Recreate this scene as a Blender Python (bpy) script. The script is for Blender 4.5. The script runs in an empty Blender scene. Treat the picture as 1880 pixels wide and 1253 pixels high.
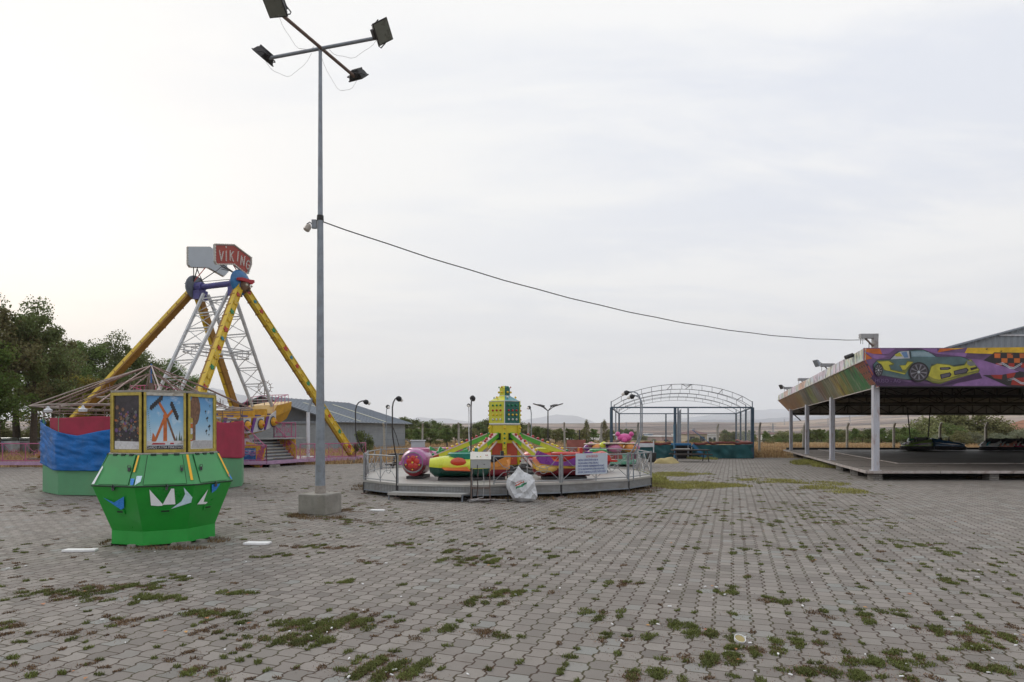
import bpy, bmesh, math, random
import numpy as np
from mathutils import Vector, Matrix
R = math.radians
scene = bpy.context.scene
COL = scene.collection
random.seed(7)

# ---------------------------------------------------------------- camera, sky, sun, exposure
F, CX, HY, EYE = 1150.0, 940.0, 792.0, 1.62      # focal length and horizon in photo pixels, eye height in metres
cd = bpy.data.cameras.new('camera'); cam = bpy.data.objects.new('camera', cd); COL.objects.link(cam)
cam.location = (0, 0, EYE); cam.rotation_euler = (R(90), 0, 0)
cd.sensor_width = 36; cd.lens = F * 36 / 1880
cd.shift_y = (HY - 626.5) / 1880; cd.clip_start = 0.1; cd.clip_end = 60000
scene.camera = cam
scene.view_settings.view_transform = 'Standard'; scene.view_settings.look = 'None'
scene.view_settings.exposure = 0.14; scene.view_settings.gamma = 1
scene.cycles.volume_bounces = 2; scene.cycles.max_bounces = 6; scene.cycles.transparent_max_bounces = 12

def mth(nt, op, *a, clamp=False):
    n = nt.nodes.new('ShaderNodeMath'); n.operation = op; n.use_clamp = clamp
    for i, x in enumerate(a):
        if isinstance(x, (int, float)): n.inputs[i].default_value = x
        else: nt.links.new(x, n.inputs[i])
    return n.outputs[0]
def mixc(nt, f, a, b, blend='MIX'):
    n = nt.nodes.new('ShaderNodeMix'); n.data_type = 'RGBA'; n.blend_type = blend
    for s, x in ((0, f), (6, a), (7, b)):
        if isinstance(x, (int, float)): n.inputs[s].default_value = x
        elif isinstance(x, (tuple, list)): n.inputs[s].default_value = (*x[:3], 1)
        else: nt.links.new(x, n.inputs[s])
    return n.outputs[2]
def noise(nt, vec, scale, detail=3, rough=.5, dist=0.0):
    n = nt.nodes.new('ShaderNodeTexNoise'); n.inputs['Scale'].default_value = scale
    n.inputs['Detail'].default_value = detail; n.inputs['Roughness'].default_value = rough
    n.inputs['Distortion'].default_value = dist
    if vec is not None: nt.links.new(vec, n.inputs['Vector'])
    return n.outputs['Fac']
def maprange(nt, x, a, b, c=0.0, d=1.0, smooth=False):
    n = nt.nodes.new('ShaderNodeMapRange'); n.clamp = True
    if smooth: n.interpolation_type = 'SMOOTHSTEP'
    nt.links.new(x, n.inputs[0])
    for i, q in enumerate((a, b, c, d)): n.inputs[i+1].default_value = q
    return n.outputs[0]
def combine(nt, x, y, z=0.0):
    n = nt.nodes.new('ShaderNodeCombineXYZ')
    for i, q in enumerate((x, y, z)):
        if isinstance(q, (int, float)): n.inputs[i].default_value = q
        else: nt.links.new(q, n.inputs[i])
    return n.outputs[0]
def sep(nt, v):
    n = nt.nodes.new('ShaderNodeSeparateXYZ'); nt.links.new(v, n.inputs[0]); return n.outputs
def vmap(nt, v, scale=(1, 1, 1), rot=(0, 0, 0), loc=(0, 0, 0)):
    n = nt.nodes.new('ShaderNodeMapping'); nt.links.new(v, n.inputs[0])
    n.inputs['Scale'].default_value = scale; n.inputs['Rotation'].default_value = rot; n.inputs['Location'].default_value = loc
    return n.outputs[0]
def ramp(nt, f, stops, interp='LINEAR'):
    n = nt.nodes.new('ShaderNodeValToRGB'); n.color_ramp.interpolation = interp
    e = n.color_ramp.elements
    while len(e) < len(stops): e.new(0.5)
    for i, (p, c) in enumerate(stops): e[i].position = p; e[i].color = (*c, 1)
    nt.links.new(f, n.inputs[0]); return n.outputs[0]

SUN_EL, SUN_AZ = 16.0, -40.0                      # a low veiled sun, left of the frame
W = bpy.data.worlds.new('World'); scene.world = W; W.use_nodes = True
nt = W.node_tree; nt.nodes.clear()
wo = nt.nodes.new('ShaderNodeOutputWorld'); bg = nt.nodes.new('ShaderNodeBackground')
sky = nt.nodes.new('ShaderNodeTexSky'); sky.sky_type = 'NISHITA'; sky.sun_disc = False
sky.sun_elevation = R(SUN_EL); sky.sun_rotation = R(SUN_AZ); sky.dust_density = 3
tc = nt.nodes.new('ShaderNodeTexCoord'); D = tc.outputs['Generated']
x, y, z = sep(nt, D)
zz = mth(nt, 'ADD', mth(nt, 'MAXIMUM', z, 0.0), 0.16)
cl = combine(nt, mth(nt, 'DIVIDE', x, zz), mth(nt, 'MULTIPLY', mth(nt, 'DIVIDE', y, zz), 1.15), 0.0)
clr = vmap(nt, cl, (.55, 1.25, 1), (0, 0, R(-33)), (3.1, 1.7, 0))
n1 = noise(nt, clr, .85, 7, .55, .35)
n2 = noise(nt, vmap(nt, cl, (1.1, 2.6, 1), (0, 0, R(-20)), (7, 4, 0)), 1.1, 7, .6, .5)
cf = maprange(nt, mth(nt, 'ADD', mth(nt, 'MULTIPLY', n1, .65), mth(nt, 'MULTIPLY', n2, .35)), .41, .58, 0, 1, True)
cloud = mixc(nt, cf, (.80, .835, .915), (.985, .985, .985))
# brighter and warmer towards the veiled sun, greyer low on the right
sd = mth(nt, 'ADD', mth(nt, 'MULTIPLY', x, math.sin(R(SUN_AZ))), mth(nt, 'MULTIPLY', y, math.cos(R(SUN_AZ))))
toward = maprange(nt, mth(nt, 'ADD', sd, mth(nt, 'MULTIPLY', n2, .12)), .35, 1.08, 0, 1, True)
cloud = mixc(nt, mth(nt, 'MULTIPLY', toward, .70), cloud, (.975, .972, .95))
low = mth(nt, 'MULTIPLY', maprange(nt, z, .0, .30, 1, 0, True), maprange(nt, sd, .45, .98, 1, .15, True))
cloud = mixc(nt, mth(nt, 'MULTIPLY', low, .75), cloud, (.845, .855, .87))
streak = noise(nt, vmap(nt, D, (2.2, 2.2, 22)), 1.6, 4, .55, .2)
cloud = mixc(nt, mth(nt, 'MULTIPLY', maprange(nt, streak, .48, .66, 0, .6, True), maprange(nt, z, .05, .33, 1, 0, True)), cloud, (.80, .82, .865))
ns = mixc(nt, 1.0, sky.outputs[0], (.11, .11, .11), 'MULTIPLY')
final = mixc(nt, .07, cloud, ns)
nt.links.new(final, bg.inputs[0]); bg.inputs[1].default_value = 1.0
nt.links.new(bg.outputs[0], wo.inputs[0])
sl = bpy.data.lights.new('sun', 'SUN'); sl.energy = 1.15; sl.angle = R(25); sl.color = (1, .95, .87)
so = bpy.data.objects.new('sun', sl); COL.objects.link(so)
sdir = Vector((math.sin(R(SUN_AZ)) * math.cos(R(SUN_EL + 14)), math.cos(R(SUN_AZ)) * math.cos(R(SUN_EL + 14)), math.sin(R(SUN_EL + 14))))
so.rotation_euler = sdir.to_track_quat('Z', 'Y').to_euler()

# ---------------------------------------------------------------- helpers
def P(px, py, Y): return Vector(((px - CX) / F * Y, Y, EYE + (HY - py) / F * Y))
def G(px, py, z=0.0):
    Y = (EYE - z) * F / (py - HY); return Vector(((px - CX) / F * Y, Y, z))
def XZ(px, Y): return (px - CX) / F * Y

MATS = {}
def mat(name, col, rough=.6, metal=0.0, var=.12, scale=6.0, bump=0.0, dirt=0.0, dirtcol=(.10, .075, .05), spec=.5, island=0.0, trans=0.0, stretch=None, coat=0.0):
    if name in MATS: return MATS[name]
    m = bpy.data.materials.new(name); m.use_nodes = True; nt = m.node_tree
    b = nt.nodes['Principled BSDF']; out = nt.nodes['Material Output']
    tc = nt.nodes.new('ShaderNodeTexCoord'); v = tc.outputs['Object']
    if stretch: v = vmap(nt, v, stretch)
    n = noise(nt, v, scale, 5, .6)
    f = maprange(nt, n, .3, .7)
    c = mixc(nt, f, tuple(q * (1 - var) for q in col), tuple(min(1, q * (1 + var)) for q in col))
    if island:
        g = nt.nodes.new('ShaderNodeNewGeometry'); oi = nt.nodes.new('ShaderNodeObjectInfo')
        hs = nt.nodes.new('ShaderNodeHueSaturation')
        nt.links.new(mth(nt, 'ADD', maprange(nt, g.outputs['Random Per Island'], 0, 1, .5 - .035 * island, .5 + .02 * island), maprange(nt, oi.outputs['Random'], 0, 1, -.02, .015)), hs.inputs['Hue'])
        nt.links.new(mth(nt, 'MULTIPLY', maprange(nt, g.outputs['Random Per Island'], 0, 1, 1 - .45 * island, 1 + .55 * island), maprange(nt, oi.outputs['Random'], 0, 1, .8, 1.2)), hs.inputs['Value'])
        nt.links.new(c, hs.inputs['Color']); c = hs.outputs[0]
    if dirt:
        n3 = noise(nt, v, scale * .35 + .7, 8, .7)
        c = mixc(nt, mth(nt, 'MULTIPLY', maprange(nt, n3, .48, .72, 0, 1, True), dirt), c, dirtcol)
    nt.links.new(c, b.inputs['Base Color'])
    nt.links.new(maprange(nt, n, .3, .7, max(0, rough - .08), min(1, rough + .1)), b.inputs['Roughness'])
    b.inputs['Metallic'].default_value = metal
    b.inputs['Specular IOR Level'].default_value = spec
    if coat: b.inputs['Coat Weight'].default_value = coat; b.inputs['Coat Roughness'].default_value = .15
    if bump:
        bp = nt.nodes.new('ShaderNodeBump'); bp.inputs['Distance'].default_value = bump; bp.inputs['Strength'].default_value = .7
        nt.links.new(noise(nt, v, scale * 4, 4, .6), bp.inputs['Height']); nt.links.new(bp.outputs[0], b.inputs['Normal'])
    if trans:
        t = nt.nodes.new('ShaderNodeBsdfTranslucent'); nt.links.new(c, t.inputs[0])
        ms = nt.nodes.new('ShaderNodeMixShader'); ms.inputs[0].default_value = trans
        nt.links.new(b.outputs[0], ms.inputs[1]); nt.links.new(t.outputs[0], ms.inputs[2]); nt.links.new(ms.outputs[0], out.inputs[0])
    MATS[name] = m; return m

def tag(o, label=None, cat=None, group=None, kind=None):
    for k, x in (('label', label), ('category', cat), ('group', group), ('kind', kind)):
        if x is not None: o[k] = x
    return o
def empty(name, loc=(0, 0, 0), rz=0.0, label=None, cat=None, group=None):
    o = bpy.data.objects.new(name, None); COL.objects.link(o); o.location = loc; o.rotation_euler = (0, 0, rz)
    o.empty_display_size = .2
    return tag(o, label, cat, group)
def dup(o, parent=None):
    c = o.copy(); COL.objects.link(c); c.parent = parent
    for ch in list(o.children): dup(ch, c)
    return c
def place(o, loc, rz=0.0, s=None, label=None, group=None):
    o.location = loc; o.rotation_euler = (0, 0, rz)
    if s is not None: o.scale = (s, s, s) if isinstance(s, (int, float)) else s
    if label: o['label'] = label
    if group: o['group'] = group
    return o

class MB:
    def __init__(s): s.v = []; s.f = []; s.m = []; s.mats = []
    def mi(s, m):
        if m not in s.mats: s.mats.append(m)
        return s.mats.index(m)
    def add(s, vs, fs, m):
        b = len(s.v); k = s.mi(m); s.v += [tuple(q) for q in vs]
        for f in fs: s.f.append(tuple(b + i for i in f)); s.m.append(k)
    def box(s, c, size, m, rz=0.0, M=None):
        x, y, z = (q / 2 for q in size); c = Vector(c)
        T = M if M is not None else Matrix.Rotation(rz, 3, 'Z')
        vs = [c + T @ Vector(p) for p in ((-x, -y, -z), (x, -y, -z), (x, y, -z), (-x, y, -z), (-x, -y, z), (x, -y, z), (x, y, z), (-x, y, z))]
        s.add(vs, ((0, 3, 2, 1), (4, 5, 6, 7), (0, 1, 5, 4), (1, 2, 6, 5), (2, 3, 7, 6), (3, 0, 4, 7)), m)
    def bar(s, a, b, w, h, m, up=(0, 0, 1), w2=None, h2=None):
        a = Vector(a); b = Vector(b); d = (b - a).normalized(); up = Vector(up)
        if abs(d.dot(up)) > .995: up = Vector((1, 0, 0))
        x = d.cross(up).normalized(); z = x.cross(d).normalized()
        w2 = w if w2 is None else w2; h2 = h if h2 is None else h2
        vs = []
        for p, ww, hh in ((a, w, h), (b, w2, h2)):
            vs += [p - x * ww / 2 - z * hh / 2, p + x * ww / 2 - z * hh / 2, p + x * ww / 2 + z * hh / 2, p - x * ww / 2 + z * hh / 2]
        s.add(vs, ((0, 1, 2, 3), (7, 6, 5, 4), (0, 4, 5, 1), (1, 5, 6, 2), (2, 6, 7, 3), (3, 7, 4, 0)), m)
    def tube(s, pts, r, m, n=8, closed=False):
        pts = [Vector(p) for p in pts]; k = len(pts); rr = r if isinstance(r, (list, tuple)) else [r] * k
        vs = []; px = None
        for i, p in enumerate(pts):
            if closed: d = pts[(i + 1) % k] - pts[i - 1]
            else: d = pts[min(i + 1, k - 1)] - pts[max(i - 1, 0)]
            d = d.normalized() if d.length > 1e-9 else Vector((0, 0, 1))
            if px is None:
                u = Vector((0, 0, 1)) if abs(d.z) < .9 else Vector((1, 0, 0)); px = d.cross(u).normalized()
            px = (px - d * px.dot(d)).normalized(); pz = px.cross(d)
            vs += [p + (px * math.cos(2 * math.pi * j / n) + pz * math.sin(2 * math.pi * j / n)) * rr[i] for j in range(n)]
        fs = []
        for i in range(k if closed else k - 1):
            a = i * n; b = ((i + 1) % k) * n
            fs += [(a + j, a + (j + 1) % n, b + (j + 1) % n, b + j) for j in range(n)]
        if not closed: fs += [tuple(range(n))[::-1], tuple((k - 1) * n + j for j in range(n))]
        s.add(vs, fs, m)
    def loft(s, rings, m, cap=True, closed=True):
        n = len(rings[0]); vs = [p for r in rings for p in r]; fs = []
        for i in range(len(rings) - 1):
            for j in range(n if closed else n - 1):
                fs.append((i * n + j, i * n + (j + 1) % n, (i + 1) * n + (j + 1) % n, (i + 1) * n + j))
        if cap: fs += [tuple(range(n))[::-1], tuple((len(rings) - 1) * n + j for j in range(n))]
        s.add(vs, fs, m)
    def lathe(s, c, prof, m, n=16, axis=None):
        c = Vector(c); T = Vector(axis).to_track_quat('Z', 'Y').to_matrix() if axis is not None else Matrix.Identity(3)
        s.loft([[c + T @ Vector((r * math.cos(2 * math.pi * j / n), r * math.sin(2 * math.pi * j / n), z)) for j in range(n)] for r, z in prof], m)
    def ball(s, c, r, m, n=8, k=5, sc=(1, 1, 1)):
        c = Vector(c)
        rings = []
        for i in range(k + 1):
            t = math.pi * (i + .0) / k; t = min(max(t, .05), math.pi - .05)
            rings.append([c + Vector((r * sc[0] * math.sin(t) * math.cos(2 * math.pi * j / n), r * sc[1] * math.sin(t) * math.sin(2 * math.pi * j / n), -r * sc[2] * math.cos(t))) for j in range(n)])
        s.loft(rings, m)
    def poly(s, pts, m): s.add(pts, (tuple(range(len(pts))),), m)
    def slab(s, pts, nrm, t, m):              # polygon with a thickness t along nrm
        pts = [Vector(p) for p in pts]; nrm = Vector(nrm).normalized() * t; n = len(pts)
        vs = pts + [p + nrm for p in pts]
        s.add(vs, [tuple(range(n))[::-1], tuple(range(n, 2 * n))] + [(i, (i + 1) % n, n + (i + 1) % n, n + i) for i in range(n)], m)
    def build(s, name, parent=None, smooth=False, bevel=0.0, local=False):
        off = Vector((0, 0, 0)); q = parent
        while q is not None and not local: off += q.location; q = q.parent
        me = bpy.data.meshes.new(name)
        me.from_pydata([(a[0] - off[0], a[1] - off[1], a[2] - off[2]) for a in s.v], [], s.f)
        for m in s.mats: me.materials.append(m)
        me.polygons.foreach_set('material_index', s.m); me.update()
        bm = bmesh.new(); bm.from_mesh(me); bmesh.ops.recalc_face_normals(bm, faces=bm.faces); bm.to_mesh(me); bm.free()
        if smooth:
            me.polygons.foreach_set('use_smooth', [True] * len(me.polygons)); me.set_sharp_from_angle(angle=R(40))
        o = bpy.data.objects.new(name, me); COL.objects.link(o); o.parent = parent
        if bevel:
            b = o.modifiers.new('bevel', 'BEVEL'); b.width = bevel; b.segments = 2; b.limit_method = 'ANGLE'
        return o

def text_mesh(name, txt, size, m, parent, M, align='CENTER', extrude=.002, sx=1.0):
    cu = bpy.data.curves.new(name, 'FONT'); cu.body = txt; cu.size = size; cu.align_x = align; cu.align_y = 'CENTER'
    cu.extrude = extrude; cu.resolution_u = 3
    to = bpy.data.objects.new(name, cu); COL.objects.link(to)
    me = bpy.data.meshes.new_from_object(to); bpy.data.objects.remove(to)
    me.name = name
    off = Vector((0, 0, 0)); q = parent
    while q is not None: off += q.location; q = q.parent
    me.transform(Matrix.Translation(-off) @ M @ Matrix.Diagonal((sx, 1, 1, 1)))
    me.materials.clear(); me.materials.append(m)
    o = bpy.data.objects.new(name, me); COL.objects.link(o); o.parent = parent; return o
def frame_mat(o, x, z):                      # text plane: x to the right, z up the letters
    x = Vector(x).normalized(); z = Vector(z).normalized(); n = x.cross(z)
    M = Matrix((x, z, n)).transposed().to_4x4(); M.translation = Vector(o); return M
def np_mesh(name, V, Q, m, parent=None, smooth=False, matidx=None, mats=None):
    me = bpy.data.meshes.new(name); k = Q.shape[1]
    me.vertices.add(len(V)); me.vertices.foreach_set('co', V.astype(np.float32).ravel())
    me.loops.add(Q.size); me.loops.foreach_set('vertex_index', Q.astype(np.int32).ravel())
    me.polygons.add(len(Q)); me.polygons.foreach_set('loop_start', (np.arange(len(Q)) * k).astype(np.int32))
    if smooth: me.polygons.foreach_set('use_smooth', np.ones(len(Q), bool))
    for q in (mats or [m]): me.materials.append(q)
    if matidx is not None: me.polygons.foreach_set('material_index', matidx.astype(np.int32))
    me.update(calc_edges=True); me.validate()
    o = bpy.data.objects.new(name, me); COL.objects.link(o); o.parent = parent; return o
# ---------------------------------------------------------------- the ground: terrain sheet, plaza paving, weeds
def smooth(a, b, x):
    t = np.clip((x - a) / (b - a), 0, 1); return t * t * (3 - 2 * t)
def vnoise(x, y, s=0):
    xi = np.floor(x); yi = np.floor(y); fx = x - xi; fy = y - yi; fx = fx * fx * (3 - 2 * fx); fy = fy * fy * (3 - 2 * fy)
    def h(a, b): q = np.sin(a * 127.1 + b * 311.7 + s * 74.7) * 43758.5453; return q - np.floor(q)
    return (h(xi, yi) * (1 - fx) + h(xi + 1, yi) * fx) * (1 - fy) + (h(xi, yi + 1) * (1 - fx) + h(xi + 1, yi + 1) * fx) * fy
def terrain_z(X, Y):
    r = np.sqrt(X * X + Y * Y); az = np.arctan2(X, Y)
    z = -0.03 + 0 * r
    out = smooth(50, 80, r)
    z = z - 9.5 * smooth(98, 270, r) - 6 * smooth(290, 700, r) + (vnoise(X / 18, Y / 18) - .5) * (.35 + .6 * smooth(95, 130, r)) * out
    rightness = smooth(.37, .60, az)
    plain = (80 + 34 * rightness) * smooth(900, 5200, r) + 60 * rightness * smooth(1400, 4200, r) * vnoise(X / 1500, Y / 1500, 3)
    plain *= (1 + .35 * (vnoise(X / 900, Y / 900, 5) - .5))
    z = z + plain - 60 * smooth(5200, 7000, r)
    return z
az = np.concatenate([np.linspace(-180, -50, 40)[:-1], np.linspace(-50, 50, 220), np.linspace(50, 180, 40)[1:-1]])
rr = np.concatenate([[0.5, 5, 12, 20, 30, 40, 50], np.geomspace(56, 9000, 90)])
A, B = np.meshgrid(R(1) * az, rr); TX = np.sin(A) * B; TY = np.cos(A) * B; TZ = terrain_z(TX, TY)
V = np.stack([TX, TY, TZ], -1).reshape(-1, 3); na = len(az); nr = len(rr)
i, j = np.meshgrid(np.arange(nr - 1), np.arange(na), indexing='ij')
Q = np.stack([i * na + j, i * na + (j + 1) % na, (i + 1) * na + (j + 1) % na, (i + 1) * na + j], -1).reshape(-1, 4)[:, ::-1]
m = bpy.data.materials.new('dry_land'); m.use_nodes = True; nt = m.node_tree; b = nt.nodes['Principled BSDF']
g = nt.nodes.new('ShaderNodeNewGeometry'); pos = g.outputs['Position']; px_, py_, pz_ = sep(nt, pos)
near = mixc(nt, maprange(nt, noise(nt, pos, .5, 6, .65), .35, .65), (.22, .15, .075), (.36, .27, .15))
near = mixc(nt, maprange(nt, noise(nt, pos, .12, 4, .6), .5, .7, 0, .6), near, (.16, .15, .06))
near = mixc(nt, maprange(nt, noise(nt, pos, 9, 4, .7), .4, .75, 0, .45), near, (.10, .07, .04))
vo = nt.nodes.new('ShaderNodeTexVoronoi'); vo.inputs['Scale'].default_value = 1.0
nt.links.new(vmap(nt, pos, (.0016, .0045, 0), (0, 0, .25)), vo.inputs['Vector'])
h1 = sep(nt, vo.outputs['Color'])[0]
fields = ramp(nt, h1, [(0, (.12, .078, .065)), (.3, (.25, .165, .125)), (.5, (.37, .27, .195)), (.7, (.17, .115, .10)), (.85, (.29, .20, .15))], 'CONSTANT')
fields = mixc(nt, maprange(nt, noise(nt, vmap(nt, pos, (.004, .018, 0)), 1.0, 6, .65), .50, .62, 0, .85), fields, (.065, .07, .045))
fields = mixc(nt, maprange(nt, noise(nt, vmap(nt, pos, (.02, .05, 0)), 1.0, 3, .6), .6, .7, 0, .6), fields, (.40, .33, .28))
dist = nt.nodes.new('ShaderNodeVectorMath'); dist.operation = 'LENGTH'; nt.links.new(pos, dist.inputs[0])
nt.links.new(mixc(nt, maprange(nt, dist.outputs['Value'], 150, 500), near, fields), b.inputs['Base Color']); b.inputs['Roughness'].default_value = .95
b.inputs['Specular IOR Level'].default_value = .1
terr = np_mesh('ground', V, Q, m, smooth=True); tag(terr, kind='structure')

# distant mountains (real relief, 12-16 km away)
mm = mat('haze_tinted_rock', (.19, .22, .28), .95, var=.3, scale=.0012, spec=.1)  # pale blue of the distant haze is put into the rock colour
def ridge(name, pts, Y, depth, seed):
    pxs = np.linspace(pts[0][0], pts[-1][0], 160); ys = np.interp(pxs, [p[0] for p in pts], [p[1] for p in pts])
    ys = ys + (vnoise(pxs / 14, pxs * 0 + seed) - .5) * 2.2 + (vnoise(pxs / 5, pxs * 0 + seed + 9) - .5) * 1.0
    k = 13; rows = []
    for t in np.linspace(-1, 1, k):
        yy = Y + t * depth; x = (pxs - CX) / F * Y * (1 + .15 * t)
        zt = EYE + (HY - ys) / F * Y
        pr = (1 - abs(t)) ** .85
        rows.append(np.stack([x, x * 0 + yy, -40 + (zt + 40) * pr * (1 - .12 * vnoise(x / 260, x * 0 + t * 4 + seed) * (abs(t) > .02))], -1))
    V = np.concatenate(rows); n = len(pxs); i, j = np.meshgrid(np.arange(k - 1), np.arange(n - 1), indexing='ij')
    Q = np.stack([i * n + j, i * n + j + 1, (i + 1) * n + j + 1, (i + 1) * n + j], -1).reshape(-1, 4)
    tag(np_mesh(name, V, Q, mm, smooth=True), kind='structure')
ridge('mountains', [(180, 800), (260, 745), (330, 722), (388, 713), (430, 722), (500, 742), (580, 752), (650, 775), (700, 800)], 9500, 1500, 1)
ridge('mountains', [(640, 800), (700, 776), (770, 767), (830, 770), (870, 776), (930, 779), (985, 768), (1025, 761), (1060, 765), (1100, 778), (1200, 775), (1300, 763), (1400, 752), (1480, 752), (1600, 758), (1750, 752), (2000, 765), (2200, 800)], 13500, 2200, 2)
ridge('hills', [(1080, 800), (1180, 780), (1260, 773), (1380, 770), (1500, 765), (1640, 760), (1800, 764), (2100, 770), (2300, 800)], 7800, 1300, 5)

# plaza paving
m = bpy.data.materials.new('interlocking_paving'); m.use_nodes = True; nt = m.node_tree; b = nt.nodes['Principled BSDF']
g = nt.nodes.new('ShaderNodeNewGeometry'); pos = g.outputs['Position']; x, y, z = sep(nt, pos)
TH = R(19.4); PW, PL = .156, .168
wob = mth(nt, 'MULTIPLY', mth(nt, 'SUBTRACT', noise(nt, pos, .55, 2, .5), .5), .06)
wob2 = mth(nt, 'MULTIPLY', mth(nt, 'SUBTRACT', noise(nt, vmap(nt, pos, loc=(31, 7, 0)), .7, 2, .5), .5), .05)
u = mth(nt, 'ADD', mth(nt, 'SUBTRACT', mth(nt, 'MULTIPLY', x, math.cos(TH)), mth(nt, 'MULTIPLY', y, math.sin(TH))), wob)
v = mth(nt, 'ADD', mth(nt, 'ADD', mth(nt, 'MULTIPLY', x, math.sin(TH)), mth(nt, 'MULTIPLY', y, math.cos(TH))), wob2)
tri = mth(nt, 'DIVIDE', mth(nt, 'PINGPONG', v, PL / 2), PL / 2)
zig = mth(nt, 'MINIMUM', mth(nt, 'MAXIMUM', mth(nt, 'MULTIPLY', mth(nt, 'SUBTRACT', tri, .5), 3.6), -.5), .5)
cu = mth(nt, 'DIVIDE', mth(nt, 'ADD', u, mth(nt, 'MULTIPLY', zig, .024)), PW)
col = mth(nt, 'FLOOR', cu); fu = mth(nt, 'SUBTRACT', cu, col)
rv = mth(nt, 'ADD', mth(nt, 'DIVIDE', v, PL), mth(nt, 'MULTIPLY', mth(nt, 'FLOORED_MODULO', col, 2.0), .5))
row = mth(nt, 'FLOOR', rv); fv = mth(nt, 'SUBTRACT', rv, row)
wn = nt.nodes.new('ShaderNodeTexWhiteNoise'); wn.noise_dimensions = '2D'; nt.links.new(combine(nt, col, row), wn.inputs['Vector'])
hr, hg, hb = sep(nt, wn.outputs['Color'])
du = mth(nt, 'MULTIPLY', mth(nt, 'MINIMUM', fu, mth(nt, 'SUBTRACT', 1.0, fu)), PW)
dv = mth(nt, 'MULTIPLY', mth(nt, 'MINIMUM', fv, mth(nt, 'SUBTRACT', 1.0, fv)), PL)
jn = noise(nt, pos, 14, 3, .6)
ju = maprange(nt, mth(nt, 'SUBTRACT', du, mth(nt, 'MULTIPLY', jn, .009)), .0008, .0046, 1, 0, True)
jv = maprange(nt, mth(nt, 'SUBTRACT', dv, mth(nt, 'MULTIPLY', jn, .005)), .0005, .0036, 1, 0, True)
joint = mth(nt, 'MAXIMUM', ju, jv)
fine = noise(nt, pos, 160, 3, .7); med = noise(nt, pos, 2.1, 7, .65); big = noise(nt, pos, .23, 5, .6)
base = mixc(nt, hr, (.175, .158, .142), (.305, .280, .252))
base = mixc(nt, mth(nt, 'MULTIPLY', hg, .35), base, (.31, .272, .25))
base = mixc(nt, maprange(nt, hb, .88, 1.0, 0, .6), base, (.31, .335, .32))
base = mixc(nt, maprange(nt, fine, .35, .72, 0, .5), base, (.16, .15, .14))
base = mixc(nt, maprange(nt, med, .50, .74, 0, .50, True), base, (.165, .145, .125))
base = mixc(nt, maprange(nt, big, .5, .72, 0, .55, True), base, (.150, .132, .115))
base = mixc(nt, maprange(nt, noise(nt, pos, .42, 6, .7), .55, .75, 0, .3, True), base, (.40, .375, .345))
jc = mixc(nt, maprange(nt, noise(nt, pos, 1.3, 4, .6), .42, .62), (.072, .050, .037), (.074, .070, .035))
colr = mixc(nt, joint, base, jc)
nt.links.new(colr, b.inputs['Base Color']); b.inputs['Roughness'].default_value = .88; b.inputs['Specular IOR Level'].default_value = .25
hgt = mth(nt, 'ADD', mth(nt, 'MULTIPLY', joint, -.007), mth(nt, 'ADD', mth(nt, 'MULTIPLY', hg, .004), mth(nt, 'MULTIPLY', fine, .0012)))
bp = nt.nodes.new('ShaderNodeBump'); bp.inputs['Distance'].default_value = 1.0; bp.inputs['Strength'].default_value = .8
nt.links.new(hgt, bp.inputs['Height']); nt.links.new(bp.outputs[0], b.inputs['Normal'])
PAVE = [(-34, -12), (34, -12), (34, 21.5), (20, 37.6), (15.0, 38.2), (8, 37.2), (-2, 36.5), (-8, 31), (-16, 28.5), (-34, 27.2)]
mb = MB()
pts = []
for k in range(len(PAVE)):
    a = Vector((*PAVE[k], 0)); c = Vector((*PAVE[(k + 1) % len(PAVE)], 0)); n = max(1, int((c - a).length / .8))
    for q in range(n):
        p = a.lerp(c, q / n)
        if a.y > 20 and c.y > 20: p += Vector((random.uniform(-.15, .15), random.uniform(-.3, .3), 0))
        pts.append((p.x, p.y, .004))
mb.poly(pts, m); pv = mb.build('pavement'); tag(pv, kind='structure')

# ---- blades and leaflets, all as real little faces
def blades(P0, hmin, hmax, wid, lean, rng):
    n = len(P0); a = rng.uniform(0, 2 * np.pi, n); h = rng.uniform(hmin, hmax, n); l = rng.uniform(0, lean, n) * h
    d = np.stack([np.cos(a), np.sin(a), 0 * a], -1); e = np.stack([-np.sin(a), np.cos(a), 0 * a], -1) * (wid * rng.uniform(.6, 1.4, n))[:, None]
    up = np.array([0, 0, 1.0])
    a0 = P0 - e; a1 = P0 + e; mid = P0 + d * (l * .35)[:, None] + up * (h * .6)[:, None]
    b0 = mid + e * .7; b1 = mid - e * .7; tip = P0 + d * l[:, None] + up * h[:, None]
    V = np.stack([a0, a1, b0, b1, b1, b0, tip + e * .12, tip - e * .12], 1).reshape(-1, 3)
    i = np.arange(n)[:, None] * 8
    return V, np.concatenate([i + np.array([[0, 1, 2, 3]]), i + np.array([[4, 5, 6, 7]])])
grass_g = mat('weed_green', (.125, .150, .045), .8, var=.35, scale=2.0, island=.8, trans=.2, spec=.2)
grass_b = mat('weed_brown', (.17, .12, .065), .9, var=.35, scale=3.0, island=.8, spec=.1)
grass_y = mat('grass_yellow', (.27, .265, .085), .85, var=.3, scale=1.5, island=.7, trans=.25, spec=.2)
straw = mat('dry_straw', (.42, .305, .155), .9, var=.3, scale=.8, island=.6, trans=.2, spec=.1)
rng = np.random.default_rng(11)
def joint_snap(x, y):
    c, s = math.cos(TH), math.sin(TH); u = x * c - y * s; v = x * s + y * c
    u = np.round(u / PW) * PW; v = np.round(v / (PL / 2)) * (PL / 2)
    return u * c + v * s, -u * s + v * c
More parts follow.
